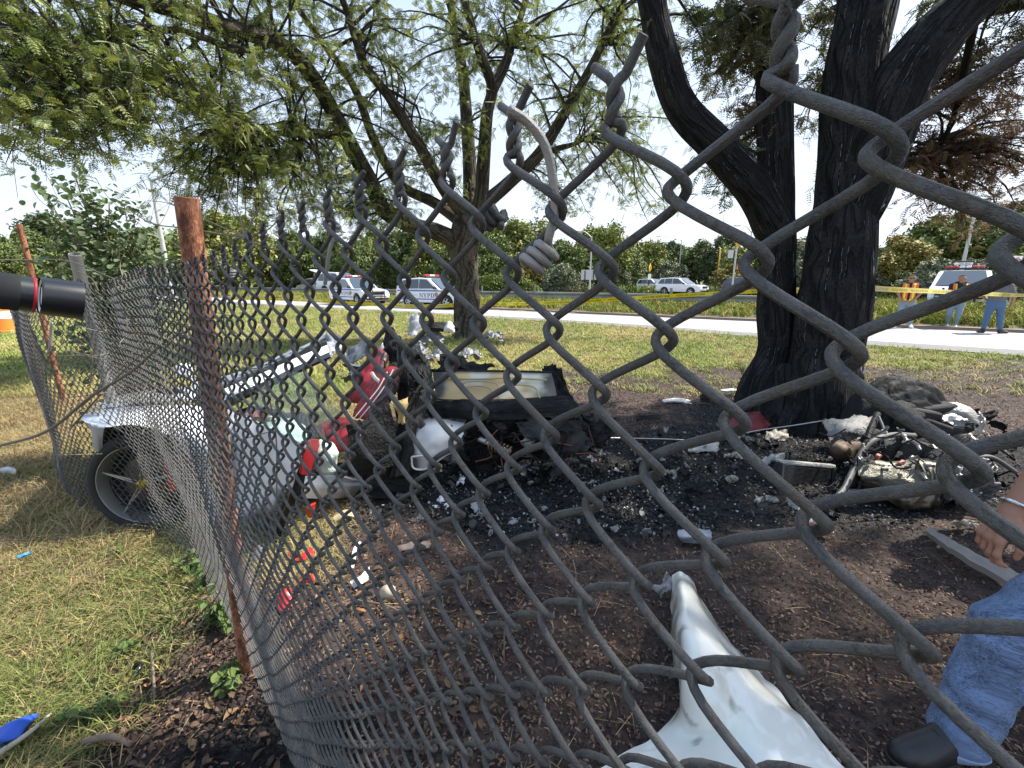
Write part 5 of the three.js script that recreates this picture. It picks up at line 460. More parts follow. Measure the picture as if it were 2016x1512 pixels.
// opened door
{ const d = part(car, 'door', sheet(rowsOf([[440, 818, 2.6], [480, 834, 2.48], [540, 862, 2.32], [606, 897, 2.16]], [[446, 880, 2.58], [485, 892, 2.46], [535, 912, 2.32], [592, 935, 2.18]], [[452, 960, 2.56], [490, 972, 2.44], [530, 985, 2.32], [570, 995, 2.2]], [[456, 1040, 2.54], [480, 1050, 2.42], [510, 1056, 2.32], [545, 1062, 2.22]], [[460, 1095, 2.5], [480, 1104, 2.4], [505, 1112, 2.3], [535, 1120, 2.22]]), { nu: 26, nv: 30, th: 0.006, dent: 0.018, freq: 4, seed: 3, tint: (u, v, p) => soot(white, ss(0.45, 0.62, v * 0.72 + u * 0.33 - 0.12 + 0.16 * fbm(p.x * 9, p.y * 9, p.z * 9))) }), carTint);
  part(d, 'red_inner_trim', sheet(rowsOf([[603, 888, 2.17], [616, 884, 2.24], [632, 882, 2.32]], [[600, 920, 2.18], [614, 920, 2.24], [630, 915, 2.32]], [[596, 955, 2.19], [610, 955, 2.24], [622, 950, 2.32]]), { th: 0.02, dent: 0.004 }), redLeather);
  part(d, 'door_edge', sheet(rowsOf([[600, 905, 2.2], [610, 903, 2.28]], [[575, 990, 2.22], [590, 985, 2.32]], [[548, 1062, 2.24], [565, 1058, 2.34]], [[538, 1118, 2.24], [555, 1110, 2.34]]), { nu: 6, nv: 18, th: 0.02, dent: 0.02 }), charM);
  part(d, 'window', sheet(rowsOf([[508, 778, 2.52], [545, 752, 2.42], [590, 742, 2.34], [628, 768, 2.26], [676, 826, 2.2]], [[482, 825, 2.5], [525, 810, 2.4], [570, 815, 2.32], [610, 838, 2.24], [645, 866, 2.18]], [[478, 834, 2.49], [510, 850, 2.4], [545, 866, 2.32], [575, 882, 2.24], [606, 898, 2.17]]), { nu: 18, nv: 14, th: 0.004 }), paneM); }
// roof rail, pillar
const top3 = [[372, 766, 3.25], [430, 747, 3.4], [500, 723, 3.6], [570, 694, 3.8], [642, 666, 4.05]], low3 = [[425, 823, 2.66], [480, 792, 2.85], [530, 768, 3.02], [590, 738, 3.25], [655, 708, 3.55]];
const band = (a, b) => [0, 0.5, 1].map((k) => top3.map((t, i) => { const l = low3[i], q = lerp(a, b, k); return P(lerp(t[0], l[0], q), lerp(t[1], l[1], q), lerp(t[2], l[2], q)).add(V(0, 0.05 * Math.sin(Math.PI * q), 0)); }));
part(car, 'roof_glass', sheet(band(0, 0.52), { nu: 24, nv: 8, th: 0.006, dent: 0.006 }), phys([0.012, 0.014, 0.018], 0.06, { clearcoat: 1 }));
part(car, 'roof_trim', sheet(band(0.525, 0.68), { nu: 24, nv: 6, th: 0.012 }), trimBlack); part(car, 'roof_rail', sheet(band(0.685, 0.9), { nu: 24, nv: 6, th: 0.02 }), carWhite); part(car, 'door_seal', sheet(band(0.905, 1.02), { nu: 24, nv: 6, th: 0.024 }), trimBlack);
part(car, 'torn_roof_end', sheet(rowsOf([[628, 672, 4.0], [655, 660, 4.05], [680, 668, 4.0]], [[640, 690, 3.85], [662, 682, 3.85], [676, 690, 3.8]], [[622, 722, 3.5], [645, 712, 3.55], [655, 705, 3.6]]), { th: 0.02, dent: 0.05, freq: 14, ragged: 0.15, seed: 6 }), plasticGrey);
part(car, 'wiper_cowl', sheet(rowsOf([[300, 775, 3.3], [350, 778, 3.2], [420, 800, 2.9]], [[310, 792, 3.2], [360, 796, 3.0], [428, 818, 2.72]]), { th: 0.03, dent: 0.02 }), trimBlack);
part(car, 'door_mirror', merge([put(new THREE.SphereGeometry(0.09, 18, 12).scale(1.0, 0.7, 0.6), P(356, 735, 3.6)), tube(pd([[356, 735, 3.6], [372, 752, 3.55], [385, 770, 3.5]]), 0.02, 6, 6)]), carWhite);
// seats, bags, dash
const seatTint = (u, v, p) => soot([0.26, 0.013, 0.017], ss(0.05, 0.45, fbm(p.x * 11, p.y * 11, p.z * 11) + 0.75 * ss(0.55, 1, u) - 0.05) * 0.85);
part(car, 'seat_back', sheet(rowsOf([[742, 700, 3.55], [758, 690, 3.5], [772, 702, 3.45]], [[722, 735, 3.45], [745, 730, 3.4], [764, 740, 3.35]], [[700, 770, 3.35], [728, 770, 3.3], [752, 775, 3.25]], [[688, 800, 3.3], [715, 800, 3.2], [742, 805, 3.15]]), { th: 0.03, puff: 0.04, dent: 0.03, freq: 9, nu: 20, nv: 24, tint: seatTint }), redSoot);
part(car, 'seat_back', sheet(rowsOf([[768, 738, 3.2], [785, 728, 3.12], [800, 735, 3.05]], [[750, 770, 3.15], [770, 768, 3.05], [788, 775, 2.98]], [[725, 800, 3.1], [748, 805, 2.98], [768, 812, 2.9]], [[704, 832, 3.0], [728, 838, 2.9], [752, 846, 2.82]]), { th: 0.03, puff: 0.04, dent: 0.03, freq: 9, nu: 20, nv: 24, tint: seatTint }), redSoot);
for (const o of [0, 12]) part(car, 'white_piping', tube(pd([[786 - o, 735 + o * 0.4, 3.0], [768 - o, 770 + o * 0.3, 2.94], [742 - o, 806, 2.88], [716 - o, 838, 2.82]]), 0.005, 20, 6), mat([0.7, 0.66, 0.62], 0.7));
{ const s = part(car, 'seat_cushion', sheet(rowsOf([[634, 858, 2.95], [672, 842, 3.0], [720, 842, 2.95]], [[640, 868, 2.8], [682, 860, 2.8], [724, 858, 2.75]], [[650, 884, 2.66], [688, 880, 2.64], [722, 874, 2.62]], [[654, 902, 2.64], [690, 905, 2.62], [712, 900, 2.62]]), { th: 0.03, puff: 0.04, dent: 0.025, freq: 9, nu: 20, nv: 20, tint: seatTint }), redSoot); part(s, 'seat_shell', sheet(rowsOf([[690, 850, 2.62], [730, 840, 2.66], [775, 800, 2.8]], [[700, 905, 2.6], [740, 900, 2.64], [790, 860, 2.75]], [[690, 935, 2.62], [740, 940, 2.66], [800, 930, 2.75]]), { th: 0.02, dent: 0.03 }), charM); }
part(car, 'seat_belt', tube(pd([[742, 742, 3.1], [748, 752, 3.05], [758, 762, 3.02], [755, 775, 3.0]]), 0.014, 14, 6), mat([0.6, 0.55, 0.48], 0.9));
part(car, 'side_airbag', sheet(rowsOf([[626, 886, 2.4], [645, 880, 2.38], [662, 886, 2.42]], [[624, 915, 2.38], [648, 910, 2.34], [670, 915, 2.4]], [[626, 945, 2.38], [648, 955, 2.36], [668, 950, 2.42]]), { th: 0.01, puff: 0.04, dent: 0.025, freq: 16 }), bagM);
part(car, 'dash_airbag', sheet(rowsOf([[522, 850, 2.9], [560, 838, 2.95], [605, 852, 2.95]], [[530, 872, 2.8], [565, 868, 2.8], [610, 880, 2.8]], [[545, 892, 2.75], [575, 898, 2.74], [612, 902, 2.74]]), { th: 0.01, puff: 0.05, dent: 0.03, freq: 14 }), bagM);
part(car, 'dashboard', sheet(rowsOf([[470, 820, 2.95], [520, 815, 3.1], [600, 830, 3.3]], [[480, 850, 2.85], [530, 850, 3.0], [620, 860, 3.1]], [[500, 920, 2.8], [560, 930, 2.9], [630, 930, 2.9]]), { th: 0.04, dent: 0.03 }), trimBlack); part(car, 'red_dash_pad', sheet(rowsOf([[482, 826, 2.8], [505, 822, 2.85], [520, 828, 2.9]], [[484, 836, 2.78], [505, 834, 2.82], [522, 840, 2.86]]), { th: 0.02 }), redLeather);
part(car, 'floor_pan', sheet(rowsOf([[470, 930, 2.9], [600, 930, 2.95], [760, 930, 3.0]], [[470, 985, 2.75], [600, 975, 2.72], [760, 972, 2.8]], [[480, 1030, 2.7], [600, 1005, 2.66], [780, 1000, 2.75]]), { nu: 24, nv: 14, th: 0.03, dent: 0.03 }), charM);
part(car, 'sill', sheet(rowsOf([[606, 962, 2.62], [650, 960, 2.66], [720, 960, 2.75]], [[604, 975, 2.56], [650, 975, 2.6], [720, 972, 2.7]], [[606, 998, 2.56], [650, 998, 2.6], [700, 992, 2.7]]), { th: 0.06, dent: 0.01, nu: 16, tint: (u, v, p) => soot([0.62, 0.6, 0.55], ss(0.2, 0.9, u + 0.4 * fbm(p.x * 12, p.y * 12, p.z * 12)) * 0.9) }), carTint);
// burnt middle: pillar, floor, bulkhead
const burnt = (rows, o = {}, m = charM, n = 'burnt_panel') => part(car, n, sheet(rowsOf(...rows), { nu: 22, nv: 22, th: 0.012, dent: 0.045, freq: 9, ragged: 0.06, ...o }), m);
burnt([[[790, 655, 3.5], [820, 690, 3.4], [850, 700, 3.35]], [[790, 760, 3.2], [825, 770, 3.1], [862, 760, 3.1]], [[790, 850, 2.95], [815, 850, 2.9], [850, 850, 3.0]], [[780, 960, 2.75], [805, 960, 2.75], [835, 965, 2.9]]], { seed: 3 }, charM, 'burnt_pillar');
burnt([[[762, 650, 3.7], [780, 645, 3.65], [795, 665, 3.6]], [[765, 690, 3.6], [782, 690, 3.55], [800, 700, 3.5]], [[772, 735, 3.5], [790, 735, 3.4], [806, 740, 3.4]]], { seed: 8, dent: 0.05 });
burnt([[[700, 905, 2.7], [760, 880, 2.85], [830, 900, 2.95]], [[690, 950, 2.7], [750, 950, 2.75], [840, 960, 2.85]], [[680, 985, 2.72], [760, 985, 2.75], [850, 1000, 2.85]]], { seed: 5 }, charM, 'burnt_floor');
burnt([[[806, 700, 3.5], [835, 680, 3.6], [862, 740, 3.5]], [[808, 780, 3.3], [838, 780, 3.3], [868, 800, 3.3]], [[812, 835, 3.1], [840, 835, 3.15], [866, 835, 3.2]]], { seed: 13 }, phys([0.02, 0.026, 0.034], 0.4, { bumpMap: rough1, bumpScale: 0.01 }), 'scorched_seat_back');
part(car, 'seat_foam', sheet(rowsOf([[788, 800, 2.86], [802, 796, 2.86], [820, 788, 2.9]], [[790, 815, 2.84], [803, 815, 2.82], [816, 806, 2.86]], [[798, 850, 2.84], [806, 850, 2.82], [812, 846, 2.86]]), { th: 0.02, dent: 0.03, freq: 18, ragged: 0.2, nu: 10, nv: 12 }), foamM);
{ const lid = part(car, 'tailgate_inner_panel', sheet(rowsOf([[866, 738, 3.5], [950, 740, 3.42], [1030, 741, 3.4], [1108, 743, 3.42]], [[868, 760, 3.42], [950, 762, 3.34], [1030, 763, 3.32], [1114, 764, 3.34]], [[874, 796, 3.28], [950, 798, 3.2], [1030, 796, 3.18], [1120, 790, 3.22]]), { nu: 40, nv: 14, th: 0.02, dent: 0.004, tint: (u, v, p) => { const n = fbm(p.x * 5, p.y * 7, p.z * 5), e = Math.max(ss(0.2, 0.02, u + n * 0.25), ss(0.86, 1, u + n * 0.2), ss(0.14, 0, v)); const s = ss(0.05, 0.4, n + 0.3 * (1 - Math.abs(u - 0.3) * 2.5)); return soot([lerp(0.58, 0.5, s), lerp(0.55, 0.36, s), lerp(0.42, 0.16, s)], e * 0.92); } }), mat([1, 1, 1], 0.5, 0.15, { vertexColors: true }));
  const ring = (pts) => part(lid, 'pressed_rib', tube(curve(pd(pts.map(([x, y, d]) => [x, y, d - 0.035]))).getSpacedPoints(50), 0.007, 50, 6, null, true), mat([0.42, 0.34, 0.2], 0.5, 0.15)); ring([[925, 765, 3.32], [935, 760, 3.32], [985, 760, 3.31], [998, 766, 3.29], [1000, 790, 3.21], [1000, 796, 3.19]]); ring([[928, 775, 3.28], [940, 770, 3.28], [975, 770, 3.27], [986, 776, 3.26], [988, 796, 3.19]]); ring([[1012, 772, 3.28], [1040, 766, 3.29], [1075, 772, 3.28], [1086, 794, 3.2]]); ring([[880, 752, 3.44], [960, 754, 3.37], [1020, 752, 3.36], [1100, 756, 3.36]]);
  part(lid, 'burnt_edge', sheet(rowsOf([[856, 800, 3.25], [950, 800, 3.17], [1050, 797, 3.14], [1150, 790, 3.2]], [[858, 815, 3.2], [950, 818, 3.1], [1050, 815, 3.08], [1165, 808, 3.14]], [[866, 832, 3.16], [960, 838, 3.08], [1060, 836, 3.06], [1160, 826, 3.12]]), { nu: 40, nv: 10, th: 0.03, dent: 0.03, freq: 10 }), charM); part(lid, 'top_edge', tube(pd([[862, 736, 3.5], [950, 738, 3.43], [1030, 739, 3.41], [1110, 741, 3.43]]), 0.014, 24, 6), charM); }
burnt([[[1085, 730, 3.5], [1110, 722, 3.5], [1128, 735, 3.45]], [[1108, 780, 3.3], [1130, 780, 3.3], [1150, 790, 3.25]], [[1120, 835, 3.1], [1150, 835, 3.05], [1180, 840, 3.1]]], { seed: 21, dent: 0.05, freq: 20 });
part(car, 'rear_arch_panel', sheet(rowsOf([[826, 836, 3.0], [870, 834, 2.98], [934, 842, 3.0]], [[820, 870, 2.92], [868, 868, 2.88], [930, 872, 2.94]], [[820, 905, 2.86], [862, 905, 2.84], [920, 895, 2.92]], [[822, 942, 2.84], [850, 940, 2.84], [895, 915, 2.9]]), { nu: 24, nv: 22, th: 0.006, dent: 0.015, ragged: 0.05, tint: (u, v, p) => soot([0.55, 0.55, 0.54], clamp(Math.max(ss(0.25, 0.02, u - 0.1 * v + 0.3 * fbm(p.x * 8, p.y * 8, p.z * 8)), ss(0.2, 0, v)) * 0.9)) }), carTint);
part(car, 'fuel_flap_frame', merge([tube(curve(pd([[824, 915, 2.8], [858, 915, 2.8], [856, 938, 2.78], [828, 938, 2.78], [824, 915, 2.8]])).getSpacedPoints(24), 0.008, 24, 6, null, true)]), mat([0.5, 0.48, 0.44], 0.6));
burnt([[[930, 835, 3.15], [1040, 838, 3.1], [1180, 830, 3.2]], [[930, 880, 3.2], [1040, 870, 3.2], [1200, 850, 3.35]], [[900, 950, 3.2], [1040, 930, 3.3], [1220, 890, 3.6]]], { dent: 0.09, seed: 31, nu: 30 }, charM, 'burnt_boot_floor');
burnt([[[1035, 842, 3.05], [1100, 838, 3.05], [1170, 836, 3.1]], [[1050, 870, 3.0], [1110, 880, 3.0], [1180, 860, 3.1]], [[1080, 890, 3.0], [1120, 920, 3.02], [1200, 890, 3.15]]], { dent: 0.05, seed: 35 }, charGrey);
burnt([[[1160, 832, 3.2], [1200, 820, 3.4], [1248, 828, 3.5]], [[1150, 870, 3.15], [1200, 862, 3.3], [1245, 860, 3.4]], [[1120, 925, 3.1], [1180, 905, 3.25], [1215, 890, 3.4]]], { dent: 0.07, seed: 41, ragged: 0.25 });
burnt([[[880, 700, 3.9], [930, 712, 3.8], [1000, 722, 3.7]], [[875, 720, 3.75], [930, 730, 3.65], [960, 735, 3.6]], [[870, 735, 3.6], [920, 737, 3.55], [955, 738, 3.5]]], { dent: 0.06, seed: 45, ragged: 0.2 });
{ const a = P(982, 886, 3.05), b = P(1026, 905, 2.98), ax = b.clone().sub(a), n = 6.5, pts = [], s = V(0, 1, 0).cross(ax).normalize(), t = ax.clone().normalize().cross(s); for (let i = 0; i <= 160; i++) { const k = i / 160, th = k * n * 6.283; pts.push(a.clone().addScaledVector(ax, k).addScaledVector(s, Math.cos(th) * 0.042).addScaledVector(t, Math.sin(th) * 0.042)); } part(car, 'coil_spring', tube(pts, 0.008, 160, 6, null, true), mat([0.2, 0.13, 0.08], 0.6, 0.5)); part(car, 'damper', tube([a.clone().addScaledVector(ax, -0.5), a, b], 0.022, 6, 10), aluM); }
{ const r = rng(55), g = [], h = []; for (let i = 0; i < 70; i++) { const a = P(rr(890, 1200, r), rr(845, 935, r), rr(2.95, 3.2, r)), e = a.clone().add(V(rr(-0.22, 0.22, r), rr(-0.16, 0.1, r), rr(-0.1, 0.14, r))); (i % 4 ? g : h).push(tube([a, a.clone().lerp(e, 0.5).add(V(rr(-0.08, 0.08, r), rr(-0.05, 0.08, r), rr(-0.05, 0.05, r))), e], rr(0.003, 0.007, r), 8, 5)); } part(car, 'burnt_wiring', merge(g), charM).userData.kind = 'stuff'; part(car, 'copper_wiring', merge(h), mat([0.16, 0.06, 0.04], 0.6, 0.4)).userData.kind = 'stuff'; }
part(car, 'loudspeaker', put(lathe([[0, 0.0], [0.05, 0.01], [0.085, 0.03], [0.09, 0.0], [0.07, -0.05]], 24), P(1125, 955, 3.15), E(1.1, 0, 0.6)), charGrey);
// ---------- loose pieces of wreckage ----------
function piece(name, rows, o, m, label, cat = 'debris', group) { return solo(name, sheet(rowsOf(...rows), { nu: 14, nv: 12, th: 0.008, dent: 0.025, freq: 10, ragged: 0.12, ...o }), m, label, cat, group); }
const gl = (l, h = 0.01) => l.map(([x, y, e = h]) => G(x, y, e));
function gpiece(name, rows, o, m, label, cat = 'debris') { return solo(name, sheet(rows.map((r) => gl(r)), { nu: 14, nv: 12, th: 0.008, dent: 0.02, freq: 10, ragged: 0.1, ...o }), m, label, cat); }
// the big folded panel by the fence
{ const rows = [[[1326, 1135, 0.1], [1339, 1128, 0.13], [1350, 1135, 0.12], [1358, 1142, 0.08]], [[1325, 1180, 0.06], [1345, 1175, 0.22], [1362, 1178, 0.19], [1376, 1188, 0.06]], [[1327, 1240, 0.03], [1352, 1240, 0.26], [1390, 1245, 0.22], [1432, 1258, 0.04]], [[1338, 1310, 0.03], [1362, 1305, 0.24], [1420, 1310, 0.2], [1492, 1325, 0.03]], [[1342, 1385, 0.03], [1375, 1375, 0.22], [1450, 1385, 0.17], [1547, 1395, 0.03]], [[1290, 1450, 0.03], [1390, 1450, 0.1], [1480, 1455, 0.14], [1602, 1460, 0.03]], [[1190, 1512, 0.03], [1340, 1520, 0.09], [1500, 1530, 0.13], [1650, 1514, 0.03]], [[1080, 1580, 0.03], [1300, 1620, 0.1], [1520, 1640, 0.12], [1730, 1600, 0.03]], [[1040, 1660, 0.03], [1280, 1720, 0.06], [1540, 1740, 0.06], [1800, 1690, 0.03]]];
  const o = thing('crumpled_body_panel', 'large folded pearl white car body panel lying by the fence', 'car panel'); part(o, 'panel', sheet(rows.map((r) => gl(r)), { nu: 60, nv: 110, th: 0.004, dent: 0.008, freq: 5, seed: 9, crease: 0.03, cf: 3.2, tint: (u, v, p) => { const k = 1 - 0.5 * ss(0.25, 0.5, fbm(p.x * 16, p.y * 16, p.z * 16)) * ss(-0.1, 0.3, n3(p.x * 3, p.z * 3, 5)); return [0.8 * k, 0.79 * k, 0.68 * k * (0.92 + 0.08 * k)]; } }), pearl);
  part(o, 'folded_flange', sheet([[[1325, 1195, 0.05], [1327, 1250, 0.04], [1338, 1320, 0.03], [1344, 1390, 0.03]].map((a) => G(...a)), [[1330, 1200, 0.12], [1340, 1260, 0.14], [1350, 1320, 0.12], [1356, 1385, 0.09]].map((a) => G(...a)), [[1336, 1195, 0.2], [1346, 1255, 0.22], [1358, 1315, 0.2], [1366, 1380, 0.17]].map((a) => G(...a))], { nu: 26, nv: 10, th: 0.005, dent: 0.012, seed: 3 }), mat([0.6, 0.62, 0.66], 0.4)); }
gpiece('crumpled_scrap', [[[1284, 1160, 0.02], [1302, 1138, 0.08], [1318, 1124, 0.1]], [[1290, 1168, 0.02], [1308, 1155, 0.06], [1328, 1140, 0.06]], [[1300, 1178, 0.01], [1312, 1168, 0.03], [1328, 1162, 0.02]]], { dent: 0.045, freq: 24, ragged: 0.25, th: 0.004 }, ashM, 'crumpled white foil scrap beside the tip of the pearl panel');
gpiece('metal_bracket', [[[1334, 1042, 0.05], [1362, 1040, 0.06], [1398, 1042, 0.05]], [[1334, 1055, 0.06], [1364, 1056, 0.07], [1402, 1055, 0.06]], [[1345, 1066, 0.01], [1370, 1068, 0.02], [1400, 1070, 0.01]]], { dent: 0.012, th: 0.012, ragged: 0.06 }, mat([0.3, 0.33, 0.37], 0.45, 0.4), 'grey bent metal bracket lying alone on the mulch');
piece('crumpled_scrap', [[[1546, 965, 2.95], [1562, 958, 2.95], [1570, 970, 2.95]], [[1550, 990, 2.92], [1568, 985, 2.88], [1578, 1000, 2.9]], [[1562, 1015, 2.84], [1578, 1015, 2.8], [1588, 1022, 2.82]]], { th: 0.004, dent: 0.04, freq: 16, ragged: 0.2 }, ashM, 'white torn paper-like scrap standing by the black hose end');
gpiece('crumpled_scrap', [[[1590, 1020, 0.03], [1615, 1015, 0.09], [1632, 1022, 0.05]], [[1592, 1035, 0.03], [1618, 1030, 0.1], [1640, 1040, 0.03]], [[1600, 1046, 0.01], [1620, 1048, 0.03], [1642, 1050, 0.01]]], { dent: 0.03, freq: 18 }, mat([0.55, 0.5, 0.43], 0.9), 'cream crumpled scrap on the soil below the hose');
gpiece('red_fragment', [[[1586, 1030, 0.04], [1600, 1028, 0.06]], [[1586, 1040, 0.02], [1600, 1042, 0.03]]], { th: 0.02, dent: 0.01 }, redPlastic, 'tiny red plastic fragment beside the cream scrap');
gpiece('charred_plank', [[[1822, 1048, 0.04], [1870, 1085, 0.05], [1920, 1115, 0.05], [1998, 1160, 0.05]], [[1830, 1042, 0.05], [1885, 1075, 0.06], [1940, 1102, 0.06], [2020, 1140, 0.06]]], { th: 0.035, dent: 0.012, nu: 30, ragged: 0.02 }, mat([0.24, 0.21, 0.18], 0.85), 'long grey charred plank lying beyond the man in jeans');
piece('red_sheet_metal', [[[1412, 832, 4.6], [1450, 812, 4.7], [1500, 812, 4.7], [1520, 830, 4.6]], [[1415, 842, 4.5], [1455, 835, 4.5], [1500, 832, 4.5], [1516, 840, 4.5]], [[1430, 852, 4.4], [1460, 853, 4.35], [1495, 850, 4.35], [1510, 845, 4.4]]], { dent: 0.03, nu: 22, tint: (u, v, p) => soot([0.18, 0.022, 0.024], ss(-0.1, 0.4, fbm(p.x * 6, p.y * 6, p.z * 6) + 0.25 - u * 0.5) * 0.7) }, mat([1, 1, 1], 0.6, 0, { vertexColors: true }), 'dull red burnt body panel at the foot of the charred tree', 'car panel');
piece('silver_strip', [[[1300, 788, 5.7], [1340, 784, 5.8], [1378, 796, 5.7]], [[1305, 793, 5.6], [1345, 792, 5.6], [1380, 804, 5.5]]], { th: 0.02, dent: 0.01 }, aluM, 'silver trim strip lying on bare ground before the charred tree');
piece('black_shard', [[[1378, 774, 5.6], [1392, 770, 5.6], [1398, 778, 5.6]], [[1378, 792, 5.5], [1398, 794, 5.5], [1412, 798, 5.5]]], { dent: 0.04 }, charM, 'curled black shard standing beside the silver strip');
piece('white_strip', [[[1418, 767, 6.3], [1440, 765, 6.3], [1464, 768, 6.2]], [[1420, 770, 6.2], [1440, 770, 6.2], [1464, 772, 6.1]]], { th: 0.02, dent: 0.01 }, mat([0.55, 0.58, 0.62], 0.5), 'pale strip on the grass touching the charred tree');
piece('curved_shard', [[[1102, 690, 9.9], [1118, 692, 9.9], [1148, 688, 9.9]], [[1104, 700, 9.5], [1125, 700, 9.5], [1136, 700, 9.5]]], { th: 0.03, dent: 0.05 }, charM, 'curved black shard alone on the open lawn');
gpiece('grey_tube', [[[1250, 820, 0.05], [1280, 816, 0.1], [1302, 816, 0.06]], [[1252, 826, 0.03], [1280, 826, 0.04], [1300, 826, 0.02]]], { th: 0.03, dent: 0.02 }, charGrey, 'bent grey tube on bare earth behind the car wreck');
// behind the wreck, near the unburnt trunk
piece('torn_sheet_metal', [[[676, 693, 5.2], [700, 675, 5.3], [724, 660, 5.4]], [[680, 706, 5.1], [706, 692, 5.15], [727, 680, 5.2]], [[686, 718, 5.0], [708, 710, 5.0], [729, 696, 5.05]]], { dent: 0.04, th: 0.012 }, mat([0.1, 0.11, 0.125], 0.45), 'dark grey curved panel upright behind the torn roof');
piece('bumper_skin', [[[670, 712, 5.0], [710, 722, 4.8], [752, 710, 4.8]], [[674, 720, 4.9], [712, 732, 4.7], [750, 722, 4.7]], [[680, 724, 4.9], [712, 740, 4.7], [745, 732, 4.7]]], { dent: 0.03, th: 0.01 }, charM, 'black curved bumper skin lying behind the red seats');
piece('white_trim', [[[668, 708, 4.95], [712, 718, 4.75], [755, 700, 4.75]], [[670, 711, 4.94], [712, 722, 4.74], [757, 706, 4.74]]], { dent: 0.01, th: 0.01 }, carWhite, 'thin white trim hooped over the black bumper skin');
piece('white_sheet_metal', [[[725, 706, 4.9], [742, 690, 5], [756, 676, 5]], [[728, 716, 4.8], [746, 704, 4.8], [757, 700, 4.8]]], { dent: 0.03 }, carWhite, 'small white torn panel standing behind the red seat');
piece('plastic_column', [[[806, 618, 8.4], [816, 615, 8.4], [826, 622, 8.4]], [[804, 640, 8.3], [818, 640, 8.2], [836, 636, 8.3]], [[802, 660, 8.2], [816, 662, 8.1], [830, 650, 8.3]]], { dent: 0.05, th: 0.03 }, plasticGrey, 'upright grey plastic bumper corner before the unburnt trunk');
piece('dark_beam', [[[826, 632, 8.6], [860, 638, 8.7], [905, 636, 8.8]], [[826, 640, 8.5], [860, 650, 8.5], [905, 646, 8.6]]], { dent: 0.05, th: 0.08 }, charM, 'long black bumper beam leaning at the unburnt trunk');
for (const [x, y, d, w, h, l] of [[850, 665, 8.6, 26, 22, 'shiny crumpled foil heap touching the unburnt trunk'], [822, 688, 7.2, 22, 14, 'silvery crumpled plastic heap below the grey bumper corner'], [862, 700, 6.6, 34, 14, 'flattened silver plastic sheet in the middle of the debris trail'], [925, 692, 7.2, 26, 10, 'pale plastic film lying on grass right of the debris trail'], [968, 658, 10.5, 24, 7, 'pale shredded plastic on grass past the unburnt trunk'], [690, 738, 4.6, 20, 10, 'clear plastic film lying on straw behind the red seats'], [985, 672, 9.4, 10, 5, 'small blue-grey shard on grass past the unburnt trunk']]) piece('plastic_sheet', [[[x - w, y + 4, d], [x, y - h, d + 0.1], [x + w, y, d]], [[x - w * 0.9, y + 8, d - 0.1], [x, y - h * 0.3, d - 0.05], [x + w, y + 6, d - 0.1]], [[x - w * 0.7, y + h * 0.6, d - 0.3], [x + 4, y + h * 0.6, d - 0.35], [x + w * 0.8, y + h * 0.7, d - 0.3]]], { dent: 0.09, freq: 7, nu: 22, nv: 18, ragged: 0.2, th: 0.004, seed: x }, foilM, l, 'plastic sheet');
piece('white_bottle_form', [[[878, 645, 8.3], [886, 634, 8.3], [890, 646, 8.3]], [[874, 656, 8.2], [884, 650, 8.1], [896, 656, 8.2]]], { dent: 0.02, th: 0.05, puff: 0.03 }, mat([0.6, 0.61, 0.62], 0.5), 'small white plastic moulding beside the black bumper beam');
piece('black_debris', [[[860, 700, 5.6], [900, 712, 5.4], [950, 720, 5.3]], [[862, 712, 5.3], [905, 725, 5.2], [955, 732, 5.1]]], { dent: 0.08, th: 0.03, ragged: 0.3 }, charM, 'black torn debris behind the cream tailgate panel');
// foreground scraps inside the fence
gpiece('white_card', [[[496, 1100, 0.02], [512, 1070, 0.12]], [[502, 1102, 0.02], [525, 1098, 0.02]]], { ragged: 0, dent: 0.003 }, mat([0.7, 0.7, 0.75], 0.8), 'folded white card under the burnt door', 'card');
gpiece('red_lamp_shard', [[[565, 1085, 0.04], [590, 1092, 0.05], [612, 1075, 0.08]], [[572, 1100, 0.02], [595, 1106, 0.03], [622, 1090, 0.04]]], { th: 0.02, dent: 0.02 }, redPlastic, 'angular red plastic shard below the burnt door', 'plastic shard');
gpiece('red_lamp_shard', [[[545, 1172, 0.06], [558, 1158, 0.09], [572, 1156, 0.08]], [[546, 1190, 0.03], [562, 1180, 0.05], [576, 1176, 0.04]], [[548, 1202, 0.02], [560, 1204, 0.02], [576, 1198, 0.02]]], { th: 0.015, dent: 0.015 }, redPlastic, 'bright red plastic shell lying in the grass by the mesh', 'plastic shard');
gpiece('red_lamp_shard', [[[590, 1140, 0.04], [612, 1130, 0.06]], [[600, 1146, 0.02], [622, 1142, 0.03]]], { th: 0.02 }, redPlastic, 'small red shard between the two larger red pieces', 'plastic shard');
gpiece('red_lamp_shard', [[[604, 998, 0.14], [622, 990, 0.15]], [[604, 1012, 0.08], [618, 1006, 0.09]], [[606, 1022, 0.03], [612, 1020, 0.04]]], { th: 0.02 }, redPlastic, 'red shard hanging under the car sill', 'plastic shard');
gpiece('white_strap', [[[690, 1118, 0.02], [694, 1085, 0.06], [708, 1066, 0.05]], [[696, 1118, 0.02], [700, 1090, 0.06], [712, 1070, 0.05]]], { th: 0.006, dent: 0.01, ragged: 0.02 }, mat([0.55, 0.57, 0.55], 0.7), 'curved white plastic strap on scorched grass');
gpiece('white_shard', [[[688, 1145, 0.02], [708, 1132, 0.05], [730, 1112, 0.05]], [[694, 1158, 0.01], [712, 1150, 0.03], [726, 1142, 0.02]]], { dent: 0.03 }, mat([0.5, 0.52, 0.5], 0.7), 'torn grey-white shard next to the plastic strap');
